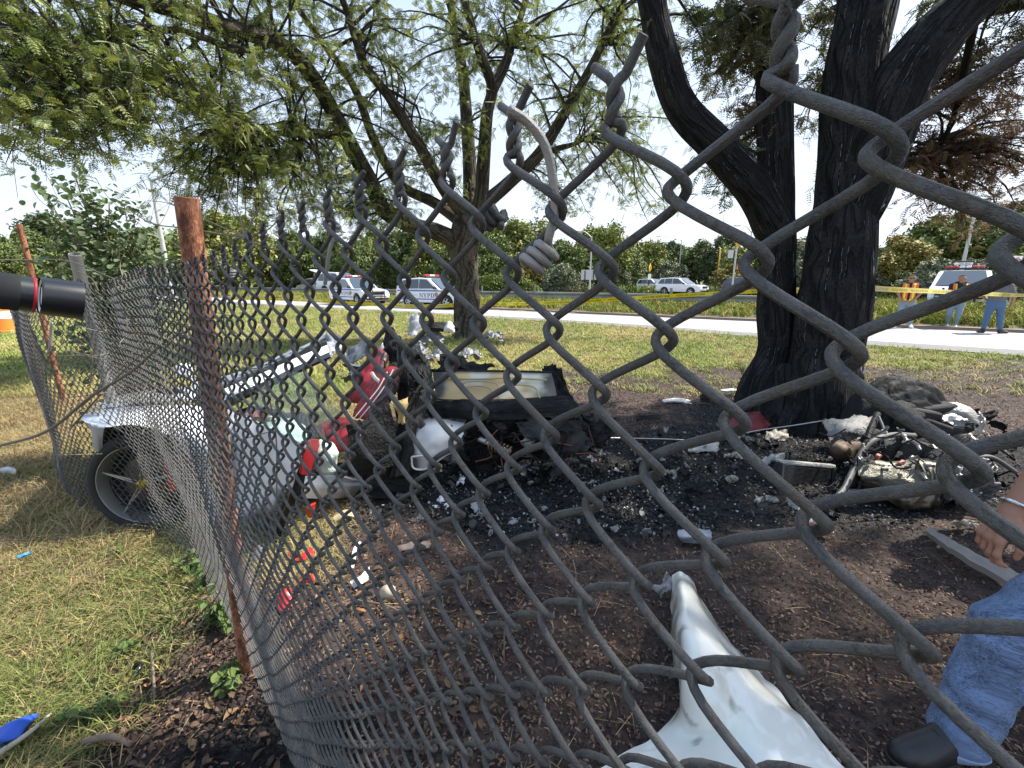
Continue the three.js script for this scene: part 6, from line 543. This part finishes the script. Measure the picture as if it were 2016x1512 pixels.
gpiece('stone', [[[752, 1158, 0.05], [765, 1150, 0.07], [778, 1158, 0.05]], [[752, 1168, 0.03], [766, 1164, 0.06], [780, 1166, 0.03]], [[756, 1176, 0.0], [766, 1178, 0.0], [776, 1174, 0.0]]], { th: 0.02, puff: 0.02, dent: 0.02 }, mat([0.45, 0.4, 0.3], 0.9), 'cream broken stone on the mulch', 'stone');
gpiece('wood_block', [[[655, 1020, 0.05], [680, 1005, 0.08], [698, 1008, 0.06]], [[660, 1028, 0.03], [682, 1018, 0.06], [700, 1020, 0.04]]], { th: 0.03, dent: 0.01 }, mat([0.42, 0.34, 0.2], 0.8), 'pale broken wood block beside the car sill', 'wood');
gpiece('brown_plate', [[[780, 1075, 0.02], [820, 1062, 0.05], [850, 1068, 0.04]], [[785, 1086, 0.01], [825, 1080, 0.03], [846, 1082, 0.02]]], { dent: 0.02 }, mat([0.26, 0.2, 0.16], 0.8), 'brownish bent plate on the mulch before the wreck');
for (const [x, y, w, h, m, l] of [[820, 1020, 26, 12, foilM, 'silver bent strip under the burnt floor'], [870, 990, 22, 16, carWhite, 'white torn metal piece below the arch panel'], [940, 990, 14, 26, ashM, 'upright ash-white shard on the charred ground'], [1000, 1020, 26, 10, ashM, 'ash-covered scrap in the black soil'], [900, 1050, 20, 8, foilM, 'silver sliver among black ash'], [800, 960, 14, 18, plasticGrey, 'grey block under the arch frame'], [905, 945, 10, 22, carWhite, 'small white panel hanging below the arch'], [1062, 1000, 18, 7, ashM, 'flat ash flake beside the loudspeaker'], [742, 1010, 14, 10, foilM, 'silver clip on burnt ground under the sill']]) piece('metal_scrap', [[[x - w, y, G(x, y).z * -1], [x, y - h * 0.7, -G(x, y).z + 0.02], [x + w, y - h * 0.4, -G(x, y).z]], [[x - w * 0.8, y + h * 0.6, -G(x, y + h).z], [x + 3, y + h * 0.4, -G(x, y + h).z], [x + w * 0.8, y + h * 0.5, -G(x, y + h).z]]], { dent: 0.04, freq: 16, ragged: 0.25, th: 0.005, seed: x }, m, l, 'metal scrap');
// ---------- engine heap by the burnt tree ----------
{ const e = thing('engine_wreck', 'burnt engine and gearbox heap at the foot of the charred tree', 'engine wreck'), ep = (n, rows, o, m) => part(e, n, sheet(rowsOf(...rows), { nu: 20, nv: 16, th: 0.01, dent: 0.03, freq: 10, ragged: 0.08, ...o }), m);
  { const c = P(1768, 850, 4.0).setY(0.04), g = new THREE.SphereGeometry(1, 72, 40), p = g.attributes.position; for (let i = 0; i < p.count; i++) { const x = p.getX(i), y = p.getY(i), z = p.getZ(i), a = Math.atan2(y, x), q = Math.hypot(x, y), k = 1 + 0.03 * Math.sin(q * 42 + 2 * n3(a * 2, z * 4)) + 0.05 * n3(x * 3, y * 3, z * 3) + 0.025 * n3(x * 13, y * 13, z * 13); p.setXYZ(i, x * 0.6 * k, y * 0.66 * k, z * 0.26 * k); } g.computeVertexNormals(); part(e, 'burnt_tyre', put(g, c, E(-0.1, 0.1, 0)), charM); }
  ep('intake_shell', [[[1612, 828, 3.75], [1655, 818, 3.8], [1725, 815, 3.85]], [[1630, 850, 3.6], [1670, 842, 3.6], [1712, 845, 3.65]], [[1632, 878, 3.52], [1665, 872, 3.5], [1698, 868, 3.55]]], { dent: 0.04, ragged: 0.14, th: 0.012 }, mat([0.24, 0.235, 0.22], 0.75, 0.2, { bumpMap: rough1, bumpScale: 0.01 }));
  ep('intake_body', [[[1630, 866, 3.56], [1665, 872, 3.52], [1705, 862, 3.6]], [[1628, 880, 3.5], [1665, 888, 3.46], [1700, 876, 3.55]], [[1640, 895, 3.5], [1665, 900, 3.46], [1690, 890, 3.55]]], { th: 0.08, dent: 0.02 }, mat([0.11, 0.075, 0.05], 0.6, 0.4));
  { const a = P(1700, 930, 3.05), b = P(1848, 950, 2.95); const ax = b.clone().sub(a), L = ax.length(), pr = [[0.02, -0.02], [0.1, 0], [0.115, 0.06], [0.105, L * 0.3], [0.12, L * 0.45], [0.14, L * 0.6], [0.15, L * 0.66], [0.14, L * 0.68], [0.155, L * 0.8], [0.16, L * 0.95], [0.13, L], [0.06, L + 0.02]]; const g = lathe(pr, 32), p = g.attributes.position; for (let i = 0; i < p.count; i++) { const x = p.getX(i), y = p.getY(i), z = p.getZ(i), k = 1 + 0.16 * n3(x * 9, y * 8, z * 9) + 0.06 * n3(x * 30, y * 30, z * 30); p.setXYZ(i, x * k, y, z * k * 0.9); } g.computeVertexNormals(); const m = part(e, 'gearbox', put(g, a, new THREE.Quaternion().setFromUnitVectors(V(0, 1, 0), ax.clone().normalize())), castM); for (let i = 0; i < 6; i++) part(m, 'casting_rib', put(new THREE.TorusGeometry(0.152 + 0.006 * (i % 2), 0.008, 6, 30), a.clone().addScaledVector(ax, 0.62 + i * 0.07), new THREE.Quaternion().setFromUnitVectors(V(0, 0, 1), ax.clone().normalize())), castM);
    ep('crash_beam', [[[1685, 912, 3.0], [1740, 915, 2.95], [1800, 912, 2.92]], [[1690, 935, 2.9], [1740, 940, 2.86], [1800, 948, 2.84]], [[1700, 950, 2.9], [1745, 962, 2.86], [1790, 968, 2.84]]], { th: 0.015, dent: 0.03, freq: 7 }, mat([0.14, 0.13, 0.1], 0.5, 0.45, { bumpMap: rough1, bumpScale: 0.006 })); }
  ep('oil_pan', [[[1740, 960, 2.9], [1800, 960, 2.82], [1850, 955, 2.84]], [[1750, 985, 2.84], [1800, 992, 2.76], [1850, 990, 2.8]], [[1770, 1000, 2.84], [1810, 1006, 2.8], [1850, 1000, 2.82]]], { th: 0.03, dent: 0.05 }, mat([0.1, 0.085, 0.06], 0.35, 0.6));
  ep('engine_core', [[[1700, 830, 4], [1790, 800, 4], [1880, 820, 3.9]], [[1690, 870, 3.6], [1790, 860, 3.5], [1900, 870, 3.5]], [[1690, 915, 3.2], [1790, 910, 3.1], [1920, 930, 3.1]]], { dent: 0.12, freq: 6, nu: 34, nv: 30, th: 0.03, ragged: 0.2 }, charM);
  { const c = P(1584, 940, 3.25), r = part(e, 'radiator', put(box(0.46, 0.2, 0.05, 0, 0, 0, 0.01), c, E(-0.25, 0.12, -0.1)), trimBlack); for (let i = 0; i < 17; i++) part(r, 'fin', put(box(0.4, 0.0045, 0.012, 0, -0.08 + i * 0.01, 0.03, 0.001), c, E(-0.25, 0.12, -0.1)), charGrey); part(r, 'header_tank', put(box(0.5, 0.035, 0.06, 0, 0.11, 0, 0.01), c, E(-0.25, 0.12, -0.1)), aluM); for (const s of [-1, 1]) part(r, 'end_tank', put(box(0.035, 0.22, 0.065, s * 0.24, 0, 0, 0.01), c, E(-0.25, 0.12, -0.1)), charGrey); }
  const hose = (pts, r, m, n = 'hose') => part(e, n, tube(pd(pts), r, 40, 10), m);
  const hoseM = mat([0.09, 0.085, 0.08], 0.6); hose([[1800, 858, 3.3], [1760, 856, 3.2], [1722, 866, 3.1], [1700, 885, 3.05], [1680, 925, 2.95], [1660, 965, 2.82], [1635, 988, 2.74], [1605, 998, 2.72], [1580, 998, 2.74]], 0.021, hoseM); hose([[1728, 815, 3.5], [1712, 850, 3.3], [1700, 890, 3.15], [1690, 920, 3.08], [1682, 960, 3.0]], 0.024, charM); hose([[1730, 820, 3.4], [1740, 850, 3.25], [1730, 880, 3.15], [1700, 892, 3.1], [1680, 905, 3.05]], 0.01, hoseM, 'thin_hose'); hose([[1860, 830, 3.5], [1900, 850, 3.4], [1960, 880, 3.2], [2000, 905, 3.1]], 0.008, charM, 'thin_hose'); hose([[1900, 905, 3.0], [1950, 900, 3.0], [2000, 930, 2.95]], 0.016, hoseM);
  part(e, 'catalyst_shell', put((() => { const g = new THREE.SphereGeometry(1, 30, 18), p = g.attributes.position; for (let i = 0; i < p.count; i++) { const k = 1 + 0.12 * n3(p.getX(i) * 3, p.getY(i) * 3, p.getZ(i) * 3); p.setXYZ(i, p.getX(i) * 0.19 * k, p.getY(i) * 0.12 * k, p.getZ(i) * 0.14 * k); } g.computeVertexNormals(); return g; })(), P(1882, 820, 3.9), E(0, 0, -0.35)), mat([0.32, 0.31, 0.28], 0.6, 0.5, { bumpMap: rough1, bumpScale: 0.006 }));
  ep('torn_heat_shield', [[[1850, 815, 3.7], [1880, 812, 3.7], [1905, 826, 3.7]], [[1850, 835, 3.6], [1885, 835, 3.6], [1912, 840, 3.6]]], { dent: 0.04, ragged: 0.25 }, aluM);
  for (const [x, y, d, w, h, r] of [[1770, 808, 3.8, 0.2, 0.12, 0.3], [1812, 818, 3.75, 0.26, 0.12, -0.2], [1838, 802, 3.9, 0.34, 0.07, 0.1], [1790, 826, 3.65, 0.16, 0.14, 0.5], [1850, 842, 3.5, 0.2, 0.08, -0.5], [1745, 885, 3.3, 0.2, 0.16, 0.3], [1800, 890, 3.2, 0.24, 0.18, -0.3], [1850, 900, 3.1, 0.22, 0.16, 0.6]]) part(e, 'burnt_housing', put(box(w, h, 0.16, 0, 0, 0, 0.025), P(x, y, d), E(0.4 * r, r, r * 0.8)), (x + y) % 2 ? charM : charGrey);
  for (const [x, y, d] of [[1730, 897, 3.05], [1775, 912, 2.98]]) part(e, 'pink_connector', put(box(0.05, 0.035, 0.03, 0, 0, 0, 0.008), P(x, y, d), E(0.2, 0.5, 0.3)), mat([0.5, 0.16, 0.12], 0.5));
  { const a = P(1880, 865, 3.25), b = P(1935, 895, 3.05), ax = b.clone().sub(a), L = ax.length(), pr = []; for (let i = 0; i <= 40; i++) pr.push([0.075 + 0.013 * Math.sin(i * 1.35), i / 40 * L]); part(e, 'bellows_pipe', put(lathe(pr, 28), a, new THREE.Quaternion().setFromUnitVectors(V(0, 1, 0), ax.clone().normalize())), mat([0.2, 0.19, 0.17], 0.6, 0.4)); part(e, 'pipe_flange', put(new THREE.TorusGeometry(0.085, 0.014, 8, 28), b, new THREE.Quaternion().setFromUnitVectors(V(0, 0, 1), ax.clone().normalize())), castM); }
  ep('cylinder_head', [[[1850, 905, 3.0], [1900, 900, 3.0], [1960, 915, 2.95]], [[1855, 945, 2.85], [1905, 945, 2.8], [1965, 955, 2.8]], [[1860, 985, 2.78], [1910, 985, 2.74], [1970, 985, 2.74]]], { dent: 0.08, freq: 14, nu: 30, nv: 26, th: 0.03 }, mat([0.14, 0.135, 0.13], 0.45, 0.6, { bumpMap: rough1, bumpScale: 0.01 }));
  { const r = rng(66), g = []; for (let i = 0; i < 60; i++) { const a = P(rr(1650, 1990, r), rr(840, 1000, r), rr(2.85, 3.3, r)), f = a.clone().add(V(rr(-0.2, 0.2, r), rr(-0.1, 0.1, r), rr(-0.12, 0.12, r))); g.push(tube([a, a.clone().lerp(f, 0.5).add(V(0, rr(-0.06, 0.08, r), 0)), f], rr(0.003, 0.008, r), 6, 5)); } part(e, 'wiring', merge(g), charM).userData.kind = 'stuff';
    const b = []; for (let i = 0; i < 70; i++) { const a = P(rr(1690, 1960, r), rr(850, 985, r), rr(2.85, 3.2, r)); b.push(put(lathe([[0.012, 0], [0.014, 0.01], [0.008, 0.012], [0.008, 0.04]], 7), a, E(rr(0, 6, r), rr(0, 6, r), 0), rr(0.7, 1.8, r))); } part(e, 'bolts', merge(b), aluM).userData.kind = 'stuff'; }
  ep('frayed_carbon', [[[1885, 808, 4.2], [1925, 808, 4.2], [1972, 812, 4.2]], [[1890, 824, 4.1], [1925, 826, 4.1], [1960, 822, 4.1]]], { dent: 0.05, freq: 22, ragged: 0.35, th: 0.02 }, charM); }
solo('steel_cable', tube([P(1200, 862, 3.9), P(1300, 864, 4.0), P(1400, 866, 4.1), P(1490, 848, 4.05), P(1560, 838, 3.9), P(1635, 826, 3.75)], 0.006, 40, 6), aluM, 'taut bare steel cable running from the car wreck to the engine heap', 'cable');
for (const [x, y, w, h, l] of [[1385, 880, 34, 18, 'grey-white burnt lump beside the steel cable'], [1445, 895, 22, 10, 'flat ash-white fragment in front of the red panel'], [1530, 858, 26, 16, 'cream broken casting behind the black radiator'], [1450, 862, 30, 5, 'yellowish burnt rail under the steel cable'], [1520, 905, 26, 14, 'ashen scrap cluster touching the radiator end'], [1440, 940, 12, 6, 'two pale chips on black soil'], [1270, 905, 20, 7, 'thin ashen flake near the burnt boot'], [1320, 930, 14, 5, 'small pale flake in the middle of the black soil'], [1900, 1030, 24, 7, 'pale splinter beside the charred plank']]) gpiece('burnt_fragment', [[[x - w, y, 0.03], [x, y - h, 0.07], [x + w, y - h * 0.4, 0.04]], [[x - w, y + h * 0.4, 0.02], [x, y, 0.05], [x + w, y + h * 0.3, 0.02]], [[x - w * 0.8, y + h * 0.7, 0], [x, y + h * 0.6, 0.01], [x + w * 0.7, y + h * 0.7, 0]]], { dent: 0.05, freq: 18, ragged: 0.3, th: 0.01, nu: 18 }, (x + y) % 2 ? ashM : mat([0.42, 0.38, 0.3], 0.9, 0, { bumpMap: rough1, bumpScale: 0.01 }), l);
// uncountable ash crumbs
{ const r = rng(88), fl = (() => geom([0, 0, 0, 0.03, 0.006, 0.004, 0.024, -0.004, 0.03, -0.006, 0.008, 0.022, 0.012, 0.014, 0.012], [0, 1, 4, 1, 2, 4, 2, 3, 4, 3, 0, 4]))(), L = []; for (let i = 0; i < 9000; i++) { const k = r(), x = k < 0.5 ? rr(-1.1, 1.4, r) : rr(0.6, 4, r), d = k < 0.5 ? rr(2.5, 3.6, r) : rr(2.6, 4.4, r); if (charW(x, d) < 0.3) continue; const t = r(), v = t < 0.72 ? 0.013 : t < 0.9 ? rr(0.06, 0.2, r) : rr(0.3, 0.5, r); L.push({ p: V(x, landH(x, d) + 0.006, -d), q: E(rr(-1, 1, r), rr(0, 6.3, r), rr(-1, 1, r)), s: rr(0.2, 0.75, r) * (t < 0.72 ? 1.35 : 1), c: new THREE.Color(v, v * 0.97, v * 0.93) }); } tag(inst(scene, 'ash_debris', fl, mat([1, 1, 1], 0.85), L), 'black, grey and white ash crumbs strewn over burnt soil', 'debris', null, 'stuff'); }
// litter outside the fence
gpiece('blue_glove', [[[-10, 1450, 0.02], [30, 1425, 0.06], [82, 1402, 0.03]], [[-12, 1475, 0.02], [35, 1450, 0.07], [70, 1412, 0.03]]], { th: 0.008, puff: 0.012, dent: 0.02 }, mat([0.03, 0.11, 0.55], 0.6), 'crumpled blue plastic wrapper in the dry grass', 'wrapper');
gpiece('blue_wrapper', [[[-15, 1465, 0.02], [10, 1458, 0.03]], [[-15, 1480, 0.01], [8, 1474, 0.02]]], { th: 0.01 }, mat([0.02, 0.2, 0.55], 0.5), 'small bright blue wrapper end by the pale stalk', 'wrapper');
gpiece('blue_pen_cap', [[[36, 1096, 0.03], [60, 1086, 0.04]], [[38, 1100, 0.02], [62, 1090, 0.03]]], { th: 0.02, ragged: 0 }, mat([0.05, 0.3, 0.7], 0.4), 'light blue plastic stick in long grass', 'plastic stick');
solo('dry_stalk', tube([G(-20, 1495, 0.03), G(60, 1440, 0.06), G(100, 1405, 0.05)], [0.012, 0.004], 14, 6), mat([0.5, 0.45, 0.35], 0.8), 'pale dry stalk lying beside the blue wrapper', 'stalk');
solo('plastic_disc', put(lathe([[0, 0.004], [0.03, 0.004], [0.034, 0.0], [0.036, 0.008], [0.033, 0.012]], 28), G(268, 1322, 0.02), E(0.5, 0, 0.5)), trimBlack, 'round black plastic disc among dead leaves', 'plastic disc');
gpiece('white_pebble', [[[2, 925, 0.02], [16, 920, 0.05], [30, 924, 0.03]], [[4, 934, 0.01], [18, 930, 0.04], [32, 934, 0.02]]], { th: 0.02, puff: 0.02 }, mat([0.6, 0.58, 0.54], 0.9), 'whitish crumpled paper lump on the grass outside the fence', 'paper');
for (const [a, b, c, r, l] of [[[165, 1460], [220, 1450], [258, 1466], 0.014, 'grey broken stick lying among brown leaves'], [[298, 1282], [302, 1335], [305, 1375], 0.008, 'short upright twig at the foot of the fence'], [[690, 1180], [760, 1192], [800, 1210], 0.006, 'thin twig on mulch inside the fence']]) solo('fallen_twig', tube([G(...a, 0.02), G(...b, 0.04), G(...c, 0.015)], [r, r * 0.6], 12, 6, ridge(0.15, 3, 1)), mat([0.2, 0.15, 0.11], 0.9), l, 'twig');

// torn scraps packed in the burnt half and the engine heap
{ const r = rng(404), mats = [charM, charM, charGrey, aluM, charM, mat([0.1, 0.095, 0.09], 0.6, 0.3, { bumpMap: rough1, bumpScale: 0.008 }), ashM];
  const scrap = (c, s, k) => { const u = V(rr(-1, 1, r), rr(-1, 1, r), rr(-1, 1, r)).normalize(), v = u.clone().cross(V(rr(-1, 1, r), rr(-1, 1, r), rr(-1, 1, r))).normalize(), n = u.clone().cross(v), rows = []; for (let j = 0; j < 3; j++) { const row = []; for (let i = 0; i < 3; i++) row.push(c.clone().addScaledVector(u, (i - 1) * s * rr(0.6, 1.2, r)).addScaledVector(v, (j - 1) * s * rr(0.25, 0.7, r)).addScaledVector(n, s * rr(-0.3, 0.3, r))); rows.push(row); } return sheet(rows, { nu: 9, nv: 7, th: 0.004, dent: s * 0.35, freq: 1.6 / s, ragged: 0.3, seed: k }); };
  for (let i = 0; i < 46; i++) part(car, 'torn_scrap', scrap(P(rr(850, 1210, r), rr(850, 955, r), rr(3.0, 3.3, r)), rr(0.04, 0.12, r), i), mats[r() * 5 | 0]);
  for (let i = 0; i < 16; i++) part(car, 'torn_scrap', scrap(P(rr(775, 850, r), rr(680, 985, r), rr(2.95, 3.3, r)), rr(0.04, 0.1, r), i + 99), mats[r() * 3 | 0]);
  const eng = scene.getObjectByName('engine_wreck'); for (let i = 0; i < 60; i++) part(eng, 'torn_scrap', scrap(P(rr(1640, 1990, r), rr(825, 990, r), rr(2.95, 3.5, r)), rr(0.04, 0.1, r), i + 200), mats[r() * 7 | 0]);
  const lots = [[], [], []]; for (let i = 0; i < 330; i++) { const k = r(), x = k < 0.55 ? rr(-1.0, 1.5, r) : rr(0.8, 4.2, r), d = k < 0.55 ? rr(2.4, 3.8, r) : rr(2.7, 4.7, r); if (charW(x, d) < 0.15) continue; lots[r() * 3 | 0].push(scrap(V(x, landH(x, d) + 0.02, -d), rr(0.015, 0.06, r), i)); }
  ['black torn scraps trodden into the burnt soil', 'grey torn scraps strewn over the burnt soil', 'pale ashen scraps strewn over the burnt soil'].forEach((l, i) => solo('scrap_debris', merge(lots[i]), [charM, mats[5], ashM][i], l, 'debris', null, 'stuff')); }

// ---------- shrub, vines and weeds along the fence ----------
const roundLeaf = (() => { const pos = [0, 0, 0], idx = []; const n = 10; for (let i = 0; i < n; i++) { const a = i / n * 6.283, r = 0.03 * (1 + 0.12 * Math.cos(a)); pos.push(Math.sin(a) * r * 0.9, -0.006 * Math.cos(a * 2), 0.028 - Math.cos(a) * r * 1.05); } pos[2] = 0.028; pos[1] = -0.006; for (let i = 0; i < n; i++) idx.push(0, 1 + i, 1 + (i + 1) % n); return geom(pos, idx); })();
const stemM = mat([0.13, 0.1, 0.075], 0.9), dryM = mat([0.2, 0.165, 0.125], 0.9);
function leafy(o, stems, r, { per = 30, spread = 0.14, size = 1, tone = [0.1, 0.15, 0.045], from = 0.1 } = {}) { const L = []; stems.forEach((s) => { const c = curve(s); for (let i = 0; i < per; i++) { const p = c.getPoint(lerp(from, 1, r())).add(V(rr(-1, 1, r), rr(-1, 1, r), rr(-1, 1, r)).multiplyScalar(spread * r())); L.push({ p, q: E(rr(0, 1.3, r), rr(0, 6.28, r), rr(-0.6, 0.6, r), 'YXZ'), s: size * rr(0.6, 1.2, r), c: leafTone(r, tone, 0.6) }); } }); inst(o, 'foliage', roundLeaf, leafNear, L); }
{ const r = rng(301), o = thing('climbing_shrub', 'round-leaved climbing shrub growing through the fence by the galvanised post', 'shrub'), st = []; const b = [];
  for (const [x0, x1, top, d] of [[205, 150, 352, 3.7], [210, 175, 370, 3.7], [225, 130, 385, 3.6], [215, 215, 400, 3.8], [230, 245, 405, 3.8], [240, 265, 425, 3.8], [220, 120, 430, 3.5], [235, 290, 470, 3.7], [225, 190, 420, 3.9], [245, 310, 500, 3.6], [215, 165, 450, 3.9], [240, 235, 480, 3.6], [215, 100, 460, 3.6], [230, 205, 520, 3.5], [235, 260, 540, 3.5]]) { const base = W(-3.35 + rr(-0.12, 0.12, r), -0.05, 3.75 + rr(-0.1, 0.1, r)); const e = P(x1, top, d), pts = [base, base.clone().lerp(e, 0.4).add(V(rr(-0.1, 0.1, r), 0.1, rr(-0.1, 0.1, r))), base.clone().lerp(e, 0.75).add(V(rr(-0.1, 0.1, r), 0.05, 0)), e]; st.push(pts); part(o, 'stem', tube(pts, [0.016, 0.004], 14, 6), stemM); for (let k = 0; k < 3; k++) { const a = curve(pts).getPoint(rr(0.4, 0.95, r)), z = a.clone().add(V(rr(-0.4, 0.4, r), rr(0, 0.35, r), rr(-0.3, 0.3, r))); b.push([a, a.clone().lerp(z, 0.5), z]); } }
  part(o, 'side_shoots', merge(b.map((p) => tube(p, [0.005, 0.002], 5, 4))), stemM).userData.kind = 'stuff'; leafy(o, st, r, { per: 210, spread: 0.3, size: 0.78, from: 0.25 }); leafy(o, b, r, { per: 22, spread: 0.08, size: 0.75 }); }
{ const o = thing('dry_vine', 'bare dry vine stems tangled across the top of the fence', 'vine'), vine = (pts, r0, r1 = r0 * 0.5) => part(o, 'stem', tube(pd(pts), [r0 * 0.55, r1 * 0.55], 30, 5), dryM);
  vine([[-20, 512, 2.2], [60, 512, 2.2], [130, 513, 2.1], [240, 555, 1.9], [380, 600, 1.5], [470, 660, 1.3]], 0.006); vine([[-10, 880, 1.6], [90, 850, 1.55], [180, 780, 1.5], [260, 730, 1.45], [330, 670, 1.4], [395, 640, 1.4]], 0.012, 0.006); vine([[140, 842, 1.6], [200, 775, 1.55], [262, 712, 1.5], [300, 680, 1.5]], 0.007);
  vine([[480, 465, 1.3], [440, 462, 1.35], [370, 450, 1.4], [300, 440, 1.6], [250, 410, 1.8]], 0.006); vine([[480, 465, 1.3], [420, 440, 1.4], [330, 400, 1.6], [290, 395, 1.7]], 0.004); vine([[480, 465, 1.3], [470, 420, 1.3], [455, 390, 1.3], [445, 345, 1.35]], 0.004, 0.0015); vine([[482, 465, 1.3], [510, 410, 1.3], [545, 360, 1.3], [570, 340, 1.3]], 0.004, 0.0015); vine([[482, 465, 1.3], [496, 430, 1.3], [500, 400, 1.3]], 0.003, 0.0015); vine([[484, 466, 1.3], [530, 450, 1.25], [550, 420, 1.2], [548, 390, 1.2]], 0.004, 0.0015); vine([[484, 466, 1.3], [520, 480, 1.25], [548, 492, 1.2], [600, 468, 1.2]], 0.005, 0.002); vine([[478, 466, 1.3], [500, 480, 1.25], [470, 520, 1.2], [440, 620, 1.25], [455, 700, 1.3]], 0.006); vine([[478, 466, 1.3], [440, 480, 1.35], [400, 510, 1.4], [330, 470, 1.6]], 0.004);
  vine([[330, 352, 2.0], [334, 400, 2], [310, 455, 1.9], [322, 475, 1.8]], 0.003); vine([[188, 350, 2.6], [210, 385, 2.5], [250, 420, 2.2], [310, 470, 2]], 0.004); vine([[60, 365, 2.8], [75, 390, 2.8], [105, 415, 2.7], [130, 440, 2.6]], 0.004); vine([[505, 690, 1.0], [540, 830, 1.0], [545, 960, 1.05], [542, 1110, 1.1], [550, 1130, 1.1], [590, 1140, 1.15]], 0.0035, 0.003); vine([[180, 690, 1.7], [182, 720, 1.7], [176, 760, 1.7]], 0.006); vine([[130, 690, 1.8], [190, 700, 1.8], [230, 690, 1.9], [360, 650, 1.6]], 0.005); vine([[400, 800, 1.2], [430, 860, 1.1], [420, 950, 1.1], [450, 1050, 1.1]], 0.004); vine([[250, 760, 1.8], [330, 745, 1.7], [420, 745, 1.5], [500, 760, 1.3]], 0.004); vine([[300, 690, 1.9], [390, 720, 1.7], [430, 790, 1.5], [415, 880, 1.4]], 0.005);
  const r = rng(311); for (let i = 0; i < 46; i++) { const a = [rr(170, 520, r), rr(540, 900, r), rr(1.2, 2.2, r)], ang = rr(0, 6.28, r), l = rr(50, 150, r); vine([a, [a[0] + Math.cos(ang) * l * 0.5 + rr(-15, 15, r), a[1] + Math.sin(ang) * l * 0.35, a[2] + rr(-0.1, 0.1, r)], [a[0] + Math.cos(ang) * l, a[1] + Math.sin(ang) * l * 0.6, a[2] + rr(-0.15, 0.15, r)]], rr(0.0025, 0.0045, r)); } }
{ const r = rng(321); const spots = [[440, 1230, 0.2, 'leafy green weed climbing the mesh at the post foot'], [410, 1150, 0.16, 'low green weed between dry grass and the mesh'], [230, 1092, 0.06, 'small bright green sprout in long grass'], [250, 1290, 0.07, 'tiny green rosette among dead leaves'], [200, 1400, 0.06, 'green sprout beside the grey stick'], [150, 1420, 0.08, 'clover patch near the blue wrapper'], [455, 1350, 0.08, 'narrow green seedling under the mesh edge'], [385, 1120, 0.12, 'yellow-green weed tuft against the mesh']];
  for (const [x, y, h, l] of spots) { const p = G(x, y, 0), o = thing('weed', l, 'weed', V(p.x, landH(p.x, -p.z), p.z)), st = []; for (let i = 0; i < 6 + h * 40; i++) { const e = V(rr(-0.6, 0.6, r) * h, h * rr(0.4, 1.1, r), rr(-0.6, 0.6, r) * h), s = [V(rr(-0.2, 0.2, r) * h, 0, rr(-0.2, 0.2, r) * h), e.clone().multiplyScalar(0.6), e]; st.push(s); } part(o, 'stems', merge(st.map((s) => tube(s, [0.0025, 0.0012], 5, 4))), stemM).userData.kind = 'stuff'; leafy(o, st, r, { per: 7, spread: 0.035, size: 0.5 + h, tone: [0.12, 0.19, 0.03] }); } }
{ const p = G(15, 640, 0.3), o = thing('traffic_barrel', 'orange and white striped traffic barrel standing beyond the lens', 'traffic barrel', P(4, 620, 14).setY(0)); part(o, 'barrel', lathe([[0, 1.0], [0.2, 1.0], [0.22, 0.94], [0.23, 0.72], [0.26, 0.7], [0.27, 0.4], [0.29, 0.38], [0.3, 0.08], [0.34, 0.05], [0.34, 0], [0, 0]], 28), orangeM); for (const [y0, y1, r] of [[0.74, 0.92, 0.232], [0.42, 0.66, 0.275]]) part(o, 'white_band', lathe([[r - 0.003, y0], [r + 0.002, y0], [r - 0.01, y1]], 28), signW); }

renderer.render(scene, camera);
